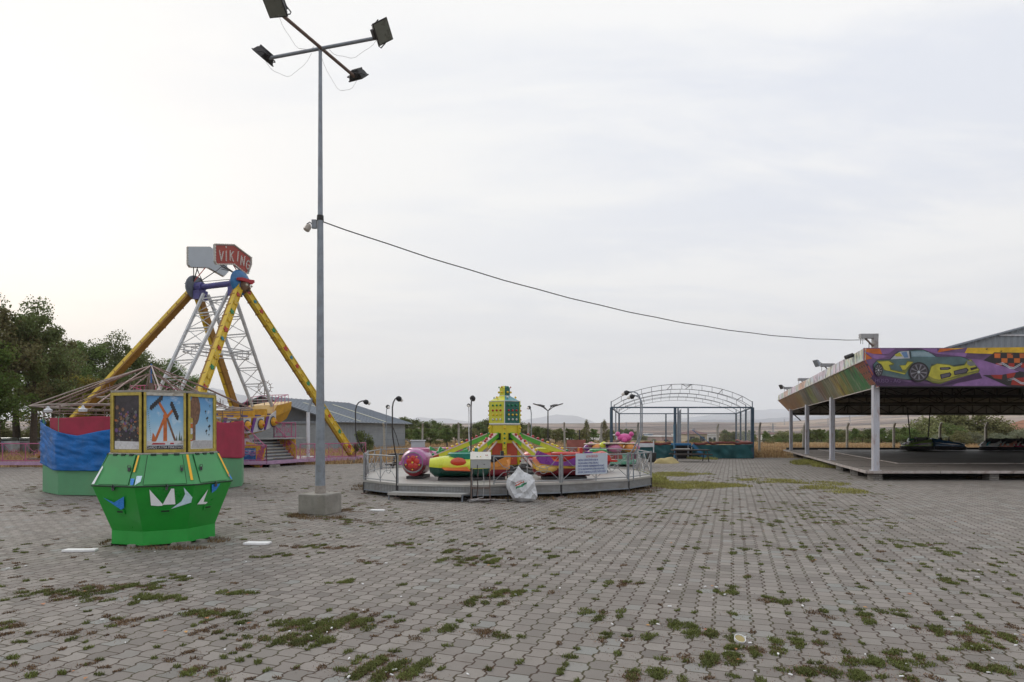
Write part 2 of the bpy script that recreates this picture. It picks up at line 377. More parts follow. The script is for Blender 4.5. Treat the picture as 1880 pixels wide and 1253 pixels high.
# (px, py, spread in metres across, along, number of tufts, browner) read off the paving
spots = [(880, 1030, .55, .35, 26, .2), (820, 1015, .25, .2, 8, .3), (930, 1090, .30, .16, 14, .3), (600, 1150, .42, .20, 34, .35), (560, 1175, .25, .12, 18, .4), (650, 1140, .22, .10, 14, .1),
         (720, 1222, .24, .12, 26, .3), (690, 1243, .22, .06, 16, .5), (1315, 1210, .17, .09, 22, .2), (1380, 1195, .2, .10, 16, .3), (1290, 1165, .25, .12, 16, .1), (1240, 1150, .2, .12, 10, .1),
         (1180, 1240, .20, .06, 14, .3), (1500, 1235, .22, .07, 20, .3), (1450, 1180, .25, .10, 12, .2), (1610, 1130, .5, .2, 20, .2), (1750, 1160, .3, .16, 22, .4), (1830, 1230, .2, .08, 16, .4), (1800, 1190, .25, .1, 14, .6), (1850, 1170, .2, .1, 10, .3),
         (1320, 1085, .25, .2, 9, .1), (1420, 1105, .3, .2, 10, .1), (1700, 1210, .2, .1, 12, .3), (1600, 1215, .25, .1, 14, .2), (1620, 1245, .2, .04, 10, .2),
         (110, 1090, .55, .12, 18, .2), (220, 1080, .55, .12, 18, .4), (290, 1100, .30, .10, 14, .3), (390, 1128, .26, .10, 14, .2), (420, 1090, .25, .15, 9, .1), (310, 1060, .25, .10, 8, .1), (10, 1148, .18, .10, 10, .9), (250, 1140, .2, .08, 7, .9), (380, 1160, .22, .08, 8, .9), (60, 1165, .25, .06, 6, .9), (160, 1100, .7, .1, 10, .6),
         (520, 1022, .3, .10, 9, .1), (600, 1005, .5, .2, 14, .4), (570, 985, .4, .3, 10, .4), (630, 1070, .2, .1, 7, .1), (690, 1035, .3, .1, 6, .7), (740, 1000, .4, .3, 10, .3), (790, 960, .7, .6, 16, .4), (640, 960, .6, .5, 14, .6), (560, 945, .5, .5, 14, .7), (520, 975, .4, .3, 6, .6),
         (860, 1005, .5, .35, 12, .2), (960, 970, .8, .6, 14, .3), (1010, 1020, .5, .4, 8, .2), (900, 1165, .15, .07, 7, .2), (810, 1160, .3, .2, 6, .2), (880, 1110, .3, .15, 8, .3), (1150, 1070, .3, .2, 8, .7), (1100, 1130, .3, .2, 8, .3), (1140, 1170, .2, .1, 10, .2),
         (1180, 905, 1.2, 1.6, 14, .2), (1290, 940, 1.5, 2.0, 30, .2), (1400, 960, 1.5, 1.8, 26, .2), (1440, 930, 1.8, 2.2, 30, .3), (1330, 880, 3., 3., 34, .3), (1560, 960, 1.4, 1.2, 18, .1), (1640, 1000, .9, .8, 10, .1), (1760, 1070, .3, .3, 6, .1), (1720, 1010, .7, .6, 10, .2), (1490, 1010, .8, .7, 10, .2), (1380, 1010, .7, .6, 9, .2),
         (60, 930, 1.6, 1.2, 40, .8), (150, 940, 1.5, 1.0, 24, .8), (20, 900, 2.0, 2.0, 40, .7), (130, 900, .8, .7, 16, .5), (470, 900, 1.5, 1.2, 18, .7), (500, 880, 2.4, 2.0, 26, .8), (420, 940, .7, .6, 8, .6), (700, 930, .8, .6, 8, .5)]
C = []; Bn = []
for (px, py, sx, sy, n, br) in spots:
    c = G(px, py)
    for k in range(int(n * (1.5 if n >= 14 and c.y < 12 and px < 1000 else .9))):
        q = (c.x + rng.normal() * sx * .5, c.y + rng.normal() * sy * .5)
        C.append((*q, rng.uniform(.018, .046) * (1 + .25 * min(c.y, 20) / 10))); Bn.append(rng.random() < br)
for k in range(1800):                                       # the loose scatter over the whole plaza
    py = 815 + 438 * rng.random() ** 1.15; px = rng.uniform(-60, 1940); c = G(px, py)
    dens = vnoise(np.array(c.x / 2.2), np.array(c.y / 2.2), 4)
    if c.y > 36 or rng.random() > dens * 1.25 - .22: continue
    if px > 1560 and py < 1000 and rng.random() < .6: continue
    C.append((c.x, c.y, rng.uniform(.010, .030) * (1 + .3 * min(c.y, 20) / 10))); Bn.append(rng.random() < (.45 if px < 700 else .25))
for k in range(1100):                                       # darker specks of weed in the joints farther back
    py = rng.uniform(862, 965); px = rng.uniform(200, 1660); c = G(px, py)
    if rng.random() > float(vnoise(np.array(c.x / 1.6), np.array(c.y / 2.6), 8)) * 1.5 - .35: continue
    C.append((c.x, c.y, rng.uniform(.022, .055))); Bn.append(rng.random() < (.5 if px < 800 else .3))
C = np.array(C); Bn = np.array(Bn)
jx, jy = joint_snap(C[:, 0], C[:, 1]); free = rng.random(len(C)) < .08
C[:, 0] = np.where(free, C[:, 0], jx + rng.normal(size=len(C)) * .006); C[:, 1] = np.where(free, C[:, 1], jy + rng.normal(size=len(C)) * .01)
def tufts(sel, name, m, per, h0, h1, label):
    P0 = []
    for (x, y, r) in C[sel]:
        k = int(per * (r / .03) ** 1.2 * (1.0 if y < 9 else .6)); a = rng.uniform(0, 6.283, k); q = r * np.sqrt(rng.random(k)) * 1.5
        ang = rng.uniform(0, 3.14); ca, sa = math.cos(ang), math.sin(ang); ex = q * np.cos(a) * 1.35; ey = q * np.sin(a) * .75
        P0.append(np.stack([x + ex * ca - ey * sa, y + ex * sa + ey * ca, 0 * a + .003], -1))
    P0 = np.concatenate(P0); Vv, Qq = blades(P0, h0, h1, .0032, 1.5, rng)
    o = np_mesh(name, Vv, Qq, m); tag(o, label, 'weeds', kind='stuff')
tufts(~Bn, 'weeds', grass_g, 105, .006, .024, 'low dark green weeds growing in the paving joints')
tufts(Bn, 'dry_weeds', grass_b, 90, .004, .016, 'low brown dried weeds lying in the paving joints')

# thin brown plant debris and soil crumbs spread round the thicker clumps
big_ = C[C[:, 2] > .028]; P0 = []
for (x, y, r) in big_:
    k = 46; P0.append(np.stack([x + rng.normal(size=k) * .085, y + rng.normal(size=k) * .065, np.full(k, .003)], -1))
P0 = np.concatenate(P0); Vv, Qq = blades(P0, .002, .007, .004, 3.5, rng)
tag(np_mesh('plant_debris', Vv, Qq, mat('debris_brown', (.20, .135, .09), .9, var=.4, scale=4, island=1.0, spec=.1)), 'thin brown plant debris strewn round the weeds on the paving', 'debris', kind='stuff')

def patch(name, polys, m, dens, h0, h1, w, label, cat='grass', lean=.9):
    Ps = []
    for (cx, cy, rx, ry) in polys:
        n = int(dens * rx * ry * 3.14); a = rng.uniform(0, 6.283, n); q = np.sqrt(rng.random(n))
        X = cx + rx * q * np.cos(a); Y = cy + ry * q * np.sin(a); keep = vnoise(X * 1.7, Y * 1.7, 9) + .25 * rng.random(n) > .34 + .3 * q ** 3
        Ps.append(np.stack([X, Y, 0 * X + .003], -1)[keep])
    P0 = np.concatenate(Ps); Vv, Qq = blades(P0, h0, h1, w, lean, rng)
    tag(np_mesh(name, Vv, Qq, m), label, cat, kind='stuff')
def el(px, py, wpx, hpx):
    c = G(px, py); a = G(px, py - hpx); b_ = G(px, py + hpx); return (c.x, (a.y + b_.y) / 2, wpx / F * c.y, (a.y - b_.y) / 2)
patch('yellow_grass', [el(1270, 892, 92, 7), el(1225, 891, 40, 9), el(1530, 901, 50, 8), el(1250, 872, 62, 4), el(1420, 884, 66, 4), el(1510, 889, 50, 4), el(1330, 893, 50, 4)], grass_y, 1000, .02, .07, .006, 'sparse yellow green grass patches lying flat on the paving')
patch('long_grass', [el(1512, 856, 34, 6), el(1500, 850, 30, 4), el(1196, 876, 12, 10), el(1205, 886, 14, 6), el(1290, 843, 26, 2)], grass_y, 900, .05, .17, .008, 'longer green grass standing at the edges of the rides')
patch('booth_weeds', [el(552, 946, 22, 4), el(634, 938, 14, 3), el(300, 1008, 95, 4), el(212, 996, 24, 6), el(410, 992, 26, 6), el(590, 952, 45, 4), el(545, 948, 16, 4)], grass_b, 2600, .01, .05, .004, 'brown and green weeds round the foot of the green machine')
patch('platform_weeds', [(-.1 + 4.2 * math.cos(a), 19 + 4.2 * math.sin(a), .5, .35) for a in np.linspace(3.3, 6.2, 12)] + [(16 + .9 * k, 21.6, .6, .3) for k in range(9)], grass_b, 700, .02, .10, .005, 'dry weeds growing under the ride platform and pavilion deck')
# dry field behind the plaza
n = 150000
az_ = rng.uniform(R(-44), R(44), n); r_ = 27 + 66 * rng.random(n) ** 1.4; X = np.sin(az_) * r_; Y = np.cos(az_) * r_
edge = np.interp(X, [p[0] for p in PAVE[2:][::-1]], [p[1] for p in PAVE[2:][::-1]])
inp = (X > 11.5 + .32 * (Y - 20.5)) & (Y < 46.5)
k = (Y > edge - .25) & ~inp & (vnoise(X * .5, Y * .5, 2) > .22)
X, Y = X[k], Y[k]; P0 = np.stack([X, Y, terrain_z(X, Y)], -1)
Vv, Qq = blades(P0, .10, .42, .018, .8, rng); tag(np_mesh('dry_grass', Vv, Qq, straw), 'dry straw coloured grass covering the field behind the plaza', 'grass', kind='stuff')
# ---------------------------------------------------------------- shared metals and paints
galv = mat('galvanised_steel', (.26, .29, .33), .55, .5, .18, 9, dirt=.35, dirtcol=(.17, .13, .10))
steel_d = mat('dark_steel', (.045, .043, .045), .55, .3, .2, 10)
rusty = mat('rusty_steel', (.20, .145, .125), .7, .3, .25, 14, dirt=.5, dirtcol=(.12, .055, .03))
white_p = mat('white_paint_metal', (.62, .64, .68), .5, 0, .06, 6, dirt=.5, dirtcol=(.30, .20, .13))
conc = mat('concrete', (.27, .255, .225), .9, 0, .28, 5, bump=.008, dirt=.75, dirtcol=(.11, .10, .075))
black = mat('black_rubber', (.02, .02, .021), .6, 0, .2, 8)
glassd = mat('lamp_glass', (.13, .14, .12), .3, 0, .15, 8, spec=.8)
red_p = mat('red_paint', (.42, .035, .025), .45, 0, .12, 5, dirt=.3)
yel_p = mat('yellow_paint', (.62, .40, .030), .45, 0, .12, 5, dirt=.4, dirtcol=(.22, .12, .03))
cable = mat('black_cable', (.018, .018, .02), .6)
wire_w = mat('thin_grey_wire', (.35, .34, .34), .6)

# ---------------------------------------------------------------- floodlight mast
mx, my = -3.78, 12.35; TOP = 9.16
mast = empty('floodlight_mast', (mx, my, 0), 0, 'tall galvanised floodlight mast with four lamps on a concrete block', 'light mast')
mb = MB(); mb.box((mx, my, .20), (.60, .60, .40), conc, R(75)); mb.build('base', mast, bevel=.02); mb = MB(); mb.tube([(mx, my, .38), (mx, my, .55)], [.108, .102], mat('mortar_sleeve', (.34, .30, .27), .9, 0, .2, 12, dirt=.4), 16); mb.build('sleeve', mast, True)
mb = MB()
mb.tube([(mx, my, .42), (mx + .0, my, 2.5), (mx, my, 5.82)], [.098, .075, .058], galv, 20); mb.tube([(mx, my, 5.82), (mx, my, TOP + .03)], [.050, .034], galv, 16)
mb.build('pole', mast, True)
mb = MB(); mb.tube([(mx, my, 5.77), (mx, my, 5.87)], [.068, .064], black, 16); mb.build('joint_band', mast, True)
mb = MB()
Ae = [Vector((-4.165, 11.35, TOP)), Vector((-3.354, 13.3, TOP))]; Be = [Vector((-4.90, 12.66, TOP)), Vector((-2.59, 12.01, TOP))]
for e in (Ae, Be):
    mb = MB(); mb.tube([e[0], e[1]], .034, rusty if e is Ae else galv, 10); mb.build('cross_arm', mast, True)
def flood(parent, at, out, pitch, s, twist=0.0):
    out = Vector((out[0], out[1], 0)).normalized(); side = Vector((-out.y, out.x, 0))
    n = (out * math.cos(pitch) - Vector((0, 0, 1)) * math.sin(pitch)).normalized()         # where the glass faces
    up = side.cross(n).normalized(); side = (side * math.cos(twist) + up * math.sin(twist)); up = side.cross(n).normalized()
    if up.z < 0: up = -up
    at = Vector(at); c = at + out * .16 * s / .34 + Vector((0, 0, .05))
    T = Matrix((side, up, n)).transposed()
    def ring(hw, hh, d): return [c + T @ Vector(p) for p in ((-hw, -hh, d), (hw, -hh, d), (hw, hh, d), (-hw, hh, d))]
    mb = MB(); w = s / 2; h = s * .44
    mb.loft([ring(w * .45, h * .5, -.15 * s / .34), ring(w * .75, h * .8, -.10 * s / .34), ring(w * .96, h * .96, -.005), ring(w * 1.06, h * 1.06, 0), ring(w * 1.06, h * 1.06, .022)], steel_d)
    for k in range(-3, 4): mb.box(c + T @ Vector((k * w * .22, 0, -.135 * s / .34)), (.008, h * 1.3, .06), steel_d, M=T)
    mb.box(c + T @ Vector((0, -h * .95, -.07)), (w * .9, .06, .10), steel_d, M=T)
    body = mb.build('lamp_housing', parent)
    mb = MB(); mb.box(c + T @ Vector((0, 0, .024)), (w * 1.9, h * 1.9, .006), glassd, M=T); mb.build('glass', body)
    mb = MB(); e1 = c + T @ Vector((-w * 1.12, 0, -.02)); e2 = c + T @ Vector((w * 1.12, 0, -.02)); dn = (at - c).normalized() * .17 * s / .34
    mb.tube([e1, e1 + dn * .8, e1 + dn + side * .05, e2 + dn - side * .05, e2 + dn * .8, e2], .011, steel_d, 6); mb.build('yoke', body, True)
    return c
cs = [flood(mast, Ae[0], (-.38, -.92), R(50), .36, .15), flood(mast, Be[1], (.75, -.65), R(30), .36, .80), flood(mast, Ae[1], (.38, .92), R(48), .33), flood(mast, Be[0], (-.95, .3), R(48), .34)]
for c, t in zip(cs, ((.45, .6), (.5, .55), (.25, .9), (.5, .75))):
    mb = MB(); s_ = Vector((mx, my, TOP - .08)).lerp(c, 0 if t[0] < .4 else .15); pts = [s_.lerp(c, q) - Vector((0, 0, t[1] * 4 * q * (1 - q) * .55 + .02 * math.sin(q * 17))) for q in np.linspace(0, 1, 13)]
    mb.tube(pts, .0035, wire_w, 4); mb.build('wire', mast)
mb = MB(); q = P(577, 412, my - .02); mb.box(q, (.09, .07, .17), galv); mb.tube([q + Vector((-.03, 0, -.02)), P(569, 408, my - .05), P(563, 412, my - .08)], .012, steel_d, 6)
bx = mb.build('junction_box', mast, bevel=.008)
mb = MB(); mb.lathe(P(569, 412, my - .08), [(.02, 0), (.06, .05), (.065, .14), (.05, .155)], mat('lamp_cover', (.40, .36, .32), .4), 8, axis=(-.45, -.2, -.87)); mb.build('lamp_cover', bx)

mb = MB(); a_ = Vector((-3.73, my, 5.75)); b_ = Vector((11.62, 20.75, 4.64))
mb.tube([a_.lerp(b_, q) - Vector((0, 0, .6 * 4 * q * (1 - q) + .006 * math.sin(q * 61))) for q in np.linspace(0, 1, 40)] + [b_ + Vector((.16, 0, .0)), b_ + Vector((.21, 0, -.1)), b_ + Vector((.21, .02, -.38))], .0115, cable, 6)
mb.tube([b_ + Vector((.0, 0, .12)), b_ + Vector((0, 0, -.14))], .006, cable, 5)
tag(mb.build('overhead_cable', None, True), 'black cable sagging from the floodlight mast to the pavilion roof', 'cable')

# ---------------------------------------------------------------- green octagonal booth
bc = Vector((-5.21, 9.41, 0)); FA = math.atan2(-bc.y, -bc.x)          # its front face looks at the plaza
booth = empty('punch_machine', bc, 0, 'green octagonal punching machine with ride posters round its top', 'game booth')
g_lo = mat('green_paint_base', (.012, .29, .030), .32, 0, .10, 2.2, dirt=.14, dirtcol=(.01, .07, .02), coat=.15, bump=.0006)
g_hi = mat('green_paint_panel', (.060, .32, .100), .45, 0, .10, 2.5, dirt=.25, dirtcol=(.09, .17, .08), coat=.1, bump=.0006)
g_pl = mat('green_paint_plinth', (.020, .33, .045), .45, 0, .1, 3, dirt=.25, dirtcol=(.03, .12, .03))
gseam = mat('dark_seam', (.012, .04, .018), .7)
def octa(ap, z, grow=0.0):
    r = ap / math.cos(math.pi / 8) + grow
    return [Vector((bc.x + r * math.cos(FA + math.pi / 8 * (2 * k - 1)), bc.y + r * math.sin(FA + math.pi / 8 * (2 * k - 1)), z)) for k in range(8)]
def facept(k, u, ap1, z1, ap2, z2, t, off=0.0):        # u -1..1 across face k, t 0..1 from level 1 to level 2
    A1, B1 = octa(ap1, z1)[k], octa(ap1, z1)[(k + 1) % 8]; A2, B2 = octa(ap2, z2)[k], octa(ap2, z2)[(k + 1) % 8]
    lo = A1.lerp(B1, (u + 1) / 2); hi = A2.lerp(B2, (u + 1) / 2); n = (B1 - A1).cross(A2 - A1).normalized()
    if n.dot(Vector((math.cos(FA + k * math.pi / 4), math.sin(FA + k * math.pi / 4), 0))) < 0: n = -n
    return lo.lerp(hi, t) + n * off
LV = [(.655, .03), (.655, .216), (.885, .863), (.693, 1.306)]
mb = MB(); mb.loft([octa(*LV[1]), octa(*LV[2])], g_lo); mb.build('body', booth)
mb = MB(); mb.loft([octa(.662, .03), octa(.660, .222)], g_pl); mb.build('plinth', booth)
mb = MB(); mb.loft([octa(.895, .857), octa(.900, .866), octa(.895, .875)], gseam); mb.build('ledge', booth)
mb = MB(); mb.loft([octa(.885, .876), octa(.69, 1.30)], g_hi); up_ = mb.build('sloping_top', booth)
lockm = mat('padlock_metal', (.10, .10, .11), .35, .8)
for k in range(8):
    mb = MB(); U = .72
    c4 = [facept(k, u, *LV[2], *LV[3], t, .006) for u, t in ((-U, .05), (U, .05), (U, .95), (-U, .95))]
    nn = (c4[1] - c4[0]).cross(c4[3] - c4[0]).normalized() * (-1 if (c4[1] - c4[0]).cross(c4[3] - c4[0]).dot(Vector((math.cos(FA + k * math.pi / 4), math.sin(FA + k * math.pi / 4), 0))) < 0 else 1)
    mb.slab(c4, nn, .010, g_hi)
    h = mb.build('hatch', booth, bevel=.002)
    mb = MB()
    for q in (.16, .5, .84): hp = c4[3].lerp(c4[2], q); mb.bar(hp - (c4[2] - c4[3]).normalized() * .035 + nn * .012, hp + (c4[2] - c4[3]).normalized() * .035 + nn * .012, .03, .014, gseam, up=nn)
    for a, b__ in ((c4[0], c4[3]), (c4[1], c4[2]), (c4[0], c4[1])): mb.bar(a - nn * .004, b__ - nn * .004, .014, .006, gseam, up=nn)
    mb.build('seam', h)
    if k in (0, 1, 7):
        mb = MB(); u = (.62, -.55, .62)[(0, 1, 7).index(k)]; q = facept(k, u, *LV[2], *LV[3], .48 if k != 7 else .5, .03)
        mb.box(q, (.05, .03, .05), lockm, FA); mb.tube([q + Vector((-.018, 0, .02)), q + Vector((-.015, 0, .055)), q + Vector((.015, 0, .055)), q + Vector((.018, 0, .02))], .005, lockm, 5); mb.build('padlock', h)
        mb = MB(); q = facept(k, 0.05, *LV[1], *LV[2], .965, .025); mb.box(q, (.055, .03, .04), lockm, FA); mb.tube([q + Vector((-.02, 0, .02)), q + Vector((0, 0, .06)), q + Vector((.02, 0, .02))], .006, lockm, 5); mb.build('padlock', booth)
        mb = MB(); q = [facept(k, u, *LV[1], *LV[2], t, .004) for u, t in ((-.24, .40), (.24, .40), (.24, .50), (-.24, .50))]
        mb.slab(q, (q[1] - q[0]).cross(q[3] - q[0]), .012, g_lo); q = [facept(k, u, *LV[1], *LV[2], t, .018) for u, t in ((-.16, .435), (.16, .435), (.16, .475), (-.16, .475))]; mb.poly(q, gseam); mb.build('coin_tray', booth)
# reflective stickers
sy = mat('orange_reflector', (.95, .50, .02), .35, 0, .03); sb = mat('blue_reflector', (.03, .24, .72), .3, 0, .25, 30, stretch=(1, 1, 5)); sw = mat('white_reflector', (.92, .94, .97), .3, 0, .03); sc_ = mat('pale_blue_reflector', (.62, .82, .95), .3, 0, .12, 30)
def sticker(k, lo, hi, pts, m, name='reflective_sticker'):
    q = [facept(k, u, *lo, *hi, t, .019) for u, t in pts]; mb = MB(); mb.poly(q, m); mb.build(name, booth)
L2, L3 = (.885, .876), (.69, 1.30)
for k, U in ((7, .86), (0, .90), (1, .90), (7, -.92)):
    if k == 7 and U < 0: sticker(7, L2, L3, [(-.98, .02), (-.86, .02), (-.86, .55), (-.93, .60)], sw)
    else:
        a = (k == 7); sh = -.0 if a else 0
        sticker(k, L2, L3, [(U - .02, .42 if a else .12), (U + .07, .42 if a else .12), (U + .10, .95), (U + .0, .95)], sy)
sticker(7, L2, L3, [(.80, .22), (.99, .22), (.99, .02), (.86, -.0 + .02)], sb); sticker(0, L2, L3, [(-.99, .30), (-.80, .30), (-.82, .12), (-.99, .01)], sc_)
B1, B2 = LV[1], LV[2]
sticker(0, B1, B2, [(-.52, .60), (-.52, .95), (-.10, .62), (-.10, .58), (-.28, .58)], sw); sticker(0, B1, B2, [(-.10, .60), (.20, .95), (.30, .95), (.38, .60)], sw)
sticker(0, B1, B2, [(.62, .97), (.98, .74), (.97, .62), (.22, .50), (.60, .66), (.70, .82)], sc_)
sticker(7, B1, B2, [(-.62, .76), (-.15, .66), (.46, .80), (.30, .55), (.12, .50)], sb); sticker(1, B1, B2, [(-.16, .98), (.30, .98), (.18, .84), (-.02, .78)], sb)
sticker(1, B1, B2, [(-.72, .56), (-.30, .88), (-.38, .60), (-.12, .58), (-.2, .54)], sw)
sticker(1, L2, L3, [(.90, .22), (.995, .22), (.995, .02), (.93, .02)], sb)
# poster section
PL1, PL2 = (.655, 1.31), (.655, 2.17)
mb = MB(); mb.loft([octa(.62, 1.30), octa(.62, 2.13)], mat('booth_core', (.10, .09, .08), .8)); mb.build('core', booth)
mb = MB(); mb.loft([octa(.672, 2.165), octa(.675, 2.195), octa(.60, 2.20)], mat('top_trim', (.33, .31, .28), .6, .2, .25, 12, dirt=.6)); mb.build('top_trim', booth); mb = MB(); mb.loft([octa(.70, 1.297), octa(.69, 1.316)], mat('top_trim', (0, 0, 0))); mb.build('bottom_trim', booth)
yf = mat('worn_yellow_frame', (.46, .36, .07), .6, 0, .25, 14, dirt=.6, dirtcol=(.16, .11, .06)); wf = mat('worn_white_frame', (.50, .48, .43), .65, 0, .2, 16, dirt=.7, dirtcol=(.16, .11, .07))
sky_b = bpy.data.materials.new('poster_sky'); sky_b.use_nodes = True; nt = sky_b.node_tree; b = nt.nodes['Principled BSDF']
zc = sep(nt, nt.nodes.new('ShaderNodeTexCoord').outputs['Object'])[2]
c = ramp(nt, maprange(nt, zc, 1.45, 2.15), [(0, (.62, .74, .82)), (.45, (.26, .50, .72)), (1, (.09, .28, .58))])
nt.links.new(mixc(nt, maprange(nt, noise(nt, nt.nodes.new('ShaderNodeTexCoord').outputs['Object'], 7, 6, .65), .55, .75, 0, .7), c, (.72, .78, .84)), b.inputs['Base Color']); b.inputs['Roughness'].default_value = .3
p_dark = mat('poster_night', (.035, .028, .035), .35, 0, .5, 14); p_or = mat('poster_orange', (.50, .13, .03), .4, 0, .25, 20); p_bk = mat('poster_black', (.03, .03, .035), .4); p_wh = mat('poster_white', (.62, .62, .64), .5, 0, .12, 30, dirt=.8, dirtcol=(.25, .22, .2)); p_br = mat('poster_brown', (.19, .10, .06), .5, 0, .5, 25); p_red = mat('poster_red', (.42, .03, .04), .45, 0, .2, 12)
def fp(k, u, t, off): return facept(k, u, *PL1, *PL2, t, off)
def ppoly(mb, k, pts, m, off): mb.poly([fp(k, u, t, off) for u, t in pts], m)
def strip(mb, k, a, c, w, m, off, w2=None):
    s = .2715; T_ = .86; dx, dy = (c[0] - a[0]) * s, (c[1] - a[1]) * T_; L = math.hypot(dx, dy); nx, ny = -dy / L / s / 2, dx / L / T_ / 2; w2 = w if w2 is None else w2
    ppoly(mb, k, [(a[0] + nx * w, a[1] + ny * w), (a[0] - nx * w, a[1] - ny * w), (c[0] - nx * w2, c[1] - ny * w2), (c[0] + nx * w2, c[1] + ny * w2)], m, off)
for k in range(8):
    fr = MB(); U = .96
    for (u0, t0, u1, t1) in ((-U, .01, -U + .12, .99), (U - .12, .01, U, .99), (-U + .12, .01, U - .12, .06), (-U + .12, .94, U - .12, .99)):
        q = [fp(k, u, t, .004) for u, t in ((u0, t0), (u1, t0), (u1, t1), (u0, t1))]; fr.slab(q, (q[1] - q[0]).cross(q[3] - q[0]), .022, wf if (t1 - t0 < .1 and t0 > .5 and k == 0) else yf)
    pf = fr.build('poster_frame', booth, bevel=.003)
    mb = MB(); ppoly(mb, k, [(-.84, .06), (.84, .06), (.84, .94), (-.84, .94)], p_dark if k in (7, 4) else sky_b, .004); ps = mb.build('poster', booth)
    mb = MB(); rg = random.Random(k)
    if k in (7, 4):                                     # a dim ride at night
        for q in range(150):
            u, t = rg.gauss(.05, .40), rg.gauss(.40, .13) + (.16 if q % 5 == 0 else 0)
            if abs(u) < .78 and .2 < t < .82:
                s = rg.uniform(.03, .13); m_ = rg.choice([p_or, p_br, mat('poster_violet', (.13, .07, .19), .4, 0, .3, 10), p_bk, p_bk, p_br, mat('poster_grey', (.15, .16, .15), .4, 0, .4, 20), mat('poster_grey', (0, 0, 0))]); n_ = rg.randint(4, 6)
                ppoly(mb, k, [(u + s * math.cos(6.283 * j / n_), t + s * .32 * math.sin(6.283 * j / n_)) for j in range(n_)], m_, .0055 + q * .00004)
        ppoly(mb, k, [(-.80, .065), (.80, .065), (.80, .19), (-.80, .20)], p_wh, .0085)
    elif k in (0, 3, 5):                                # a swinging ride on a lattice
        O = .0055
        strip(mb, k, (.02, .62), (-.46, .20), .034, p_or, O, .03); strip(mb, k, (.0, .62), (.0, .16), .042, p_or, O + .0003, .048)
        strip(mb, k, (-.30, .84), (.12, .58), .032, p_or, O + .0006); strip(mb, k, (.10, .60), (.42, .74), .032, p_or, O + .0006); strip(mb, k, (.08, .58), (.46, .20), .026, p_br, O + .0003)
        ppoly(mb, k, [(.0 + .10 * math.cos(j), .61 + .034 * math.sin(j)) for j in np.linspace(0, 5.8, 9)], p_or, O + .0009)
        for (a, c_) in (((-.62, .74), (-.16, .90)), ((.30, .80), (.56, .58))):
            strip(mb, k, a, c_, .034, p_bk, O + .0009)
            for j in range(7):
                q = j / 6; u = a[0] + (c_[0] - a[0]) * q; t = a[1] + (c_[1] - a[1]) * q; ppoly(mb, k, [(u - .085, t - .018), (u + .03, t - .045), (u + .07, t + .04), (u - .04, t + .05)], p_bk, O + .0012 + .00003 * j)
        ppoly(mb, k, [(-.62, .17), (-.56, .34), (-.46, .28), (-.42, .17)], p_or, O + .0009)
        for (u, h_) in ((.52, .30), (.66, .38), (.74, .30)): ppoly(mb, k, [(u - .06, .17), (u + .05, .17), (u + .01, h_)], mat('poster_green', (.08, .12, .08), .5), O + .0009)
        for j in range(16): t = .22 + j * .035; ppoly(mb, k, [(-.66 - .010 * j, t), (-.62 - .010 * j, t), (-.63 - .010 * j, t + .015)], mat('poster_green', (0, 0, 0)), O + .0009)
        ppoly(mb, k, [(-.80, .135), (.82, .14), (.82, .205), (-.5, .19), (-.80, .20)], p_wh, O + .0014); ppoly(mb, k, [(-.62, .14), (-.0, .14), (.0, .165), (-.55, .17)], p_red, O + .0018); ppoly(mb, k, [(.22, .145), (.42, .145), (.38, .17), (.24, .17)], p_red, O + .0018)
        ppoly(mb, k, [(-.82, .062), (.82, .062), (.82, .125), (-.82, .125)], p_bk, O + .002)
    else:                                               # chair ride seen from below
        O = .0055; strip(mb, k, (-.55, .12), (-.50, .80), .07, p_br, O, .05)
        ppoly(mb, k, [(-.45 + .50 * (1 if j < 9 else .9) * math.cos(a_) * .75, .72 + .26 * math.sin(a_)) for j, a_ in enumerate(np.linspace(0, 6.0, 15))], p_br, O + .0004)
        for j in range(5): ppoly(mb, k, [(-.78, .14 + .09 * j), (-.62, .14 + .09 * j), (-.62, .22 + .09 * j), (-.78, .22 + .09 * j)], (p_or, yf, p_wh, p_or, yf)[j], O + .0006)
        for (u, t, s) in ((.42, .58, .10), (.30, .70, .07), (.58, .44, .11), (.36, .36, .09), (.55, .30, .05), (.62, .80, .05), (.5, .9, .04)):
            ppoly(mb, k, [(u - s, t), (u - s * .2, t - .28 * s), (u + s * .9, t + .1 * s), (u + .2 * s, t + .35 * s)], p_bk, O + .0008); ppoly(mb, k, [(u - s * .3, t - .3 * s), (u + s * .3, t - .3 * s), (u, t - s * .75)], p_bk, O + .0010)
        ppoly(mb, k, [(-.80, .065), (.82, .065), (.82, .20), (-.40, .21), (-.80, .19)], p_wh, O + .0012)
        for j in range(7): strip(mb, k, (-.72 + .02 * j, .08 + .018 * j), (.74, .08 + .018 * j), .004, p_dark, O + .0015)
    mb.build('poster_picture', ps)
fdir = Vector((math.cos(FA), math.sin(FA), 0)); xr = Vector((-fdir.y, fdir.x, 0))
text_mesh('poster_lettering', 'GARDS ATMA MAKİNASI', .052, p_wh, booth, frame_mat(fp(0, 0, .094, .009), xr, (0, 0, 1)), sx=.78, extrude=.0005)
mb = MB(); rg = random.Random(3)
for k in range(9):
    mb = MB(); a = FA + rg.uniform(-1.3, 1.5); r_ = rg.uniform(.62, .72); mb.box((bc.x + r_ * math.cos(a), bc.y + r_ * math.sin(a), .02), (rg.uniform(.06, .18), rg.uniform(.05, .1), rg.uniform(.03, .05)), conc, rg.uniform(0, 3)); mb.build('levelling_stone', booth)

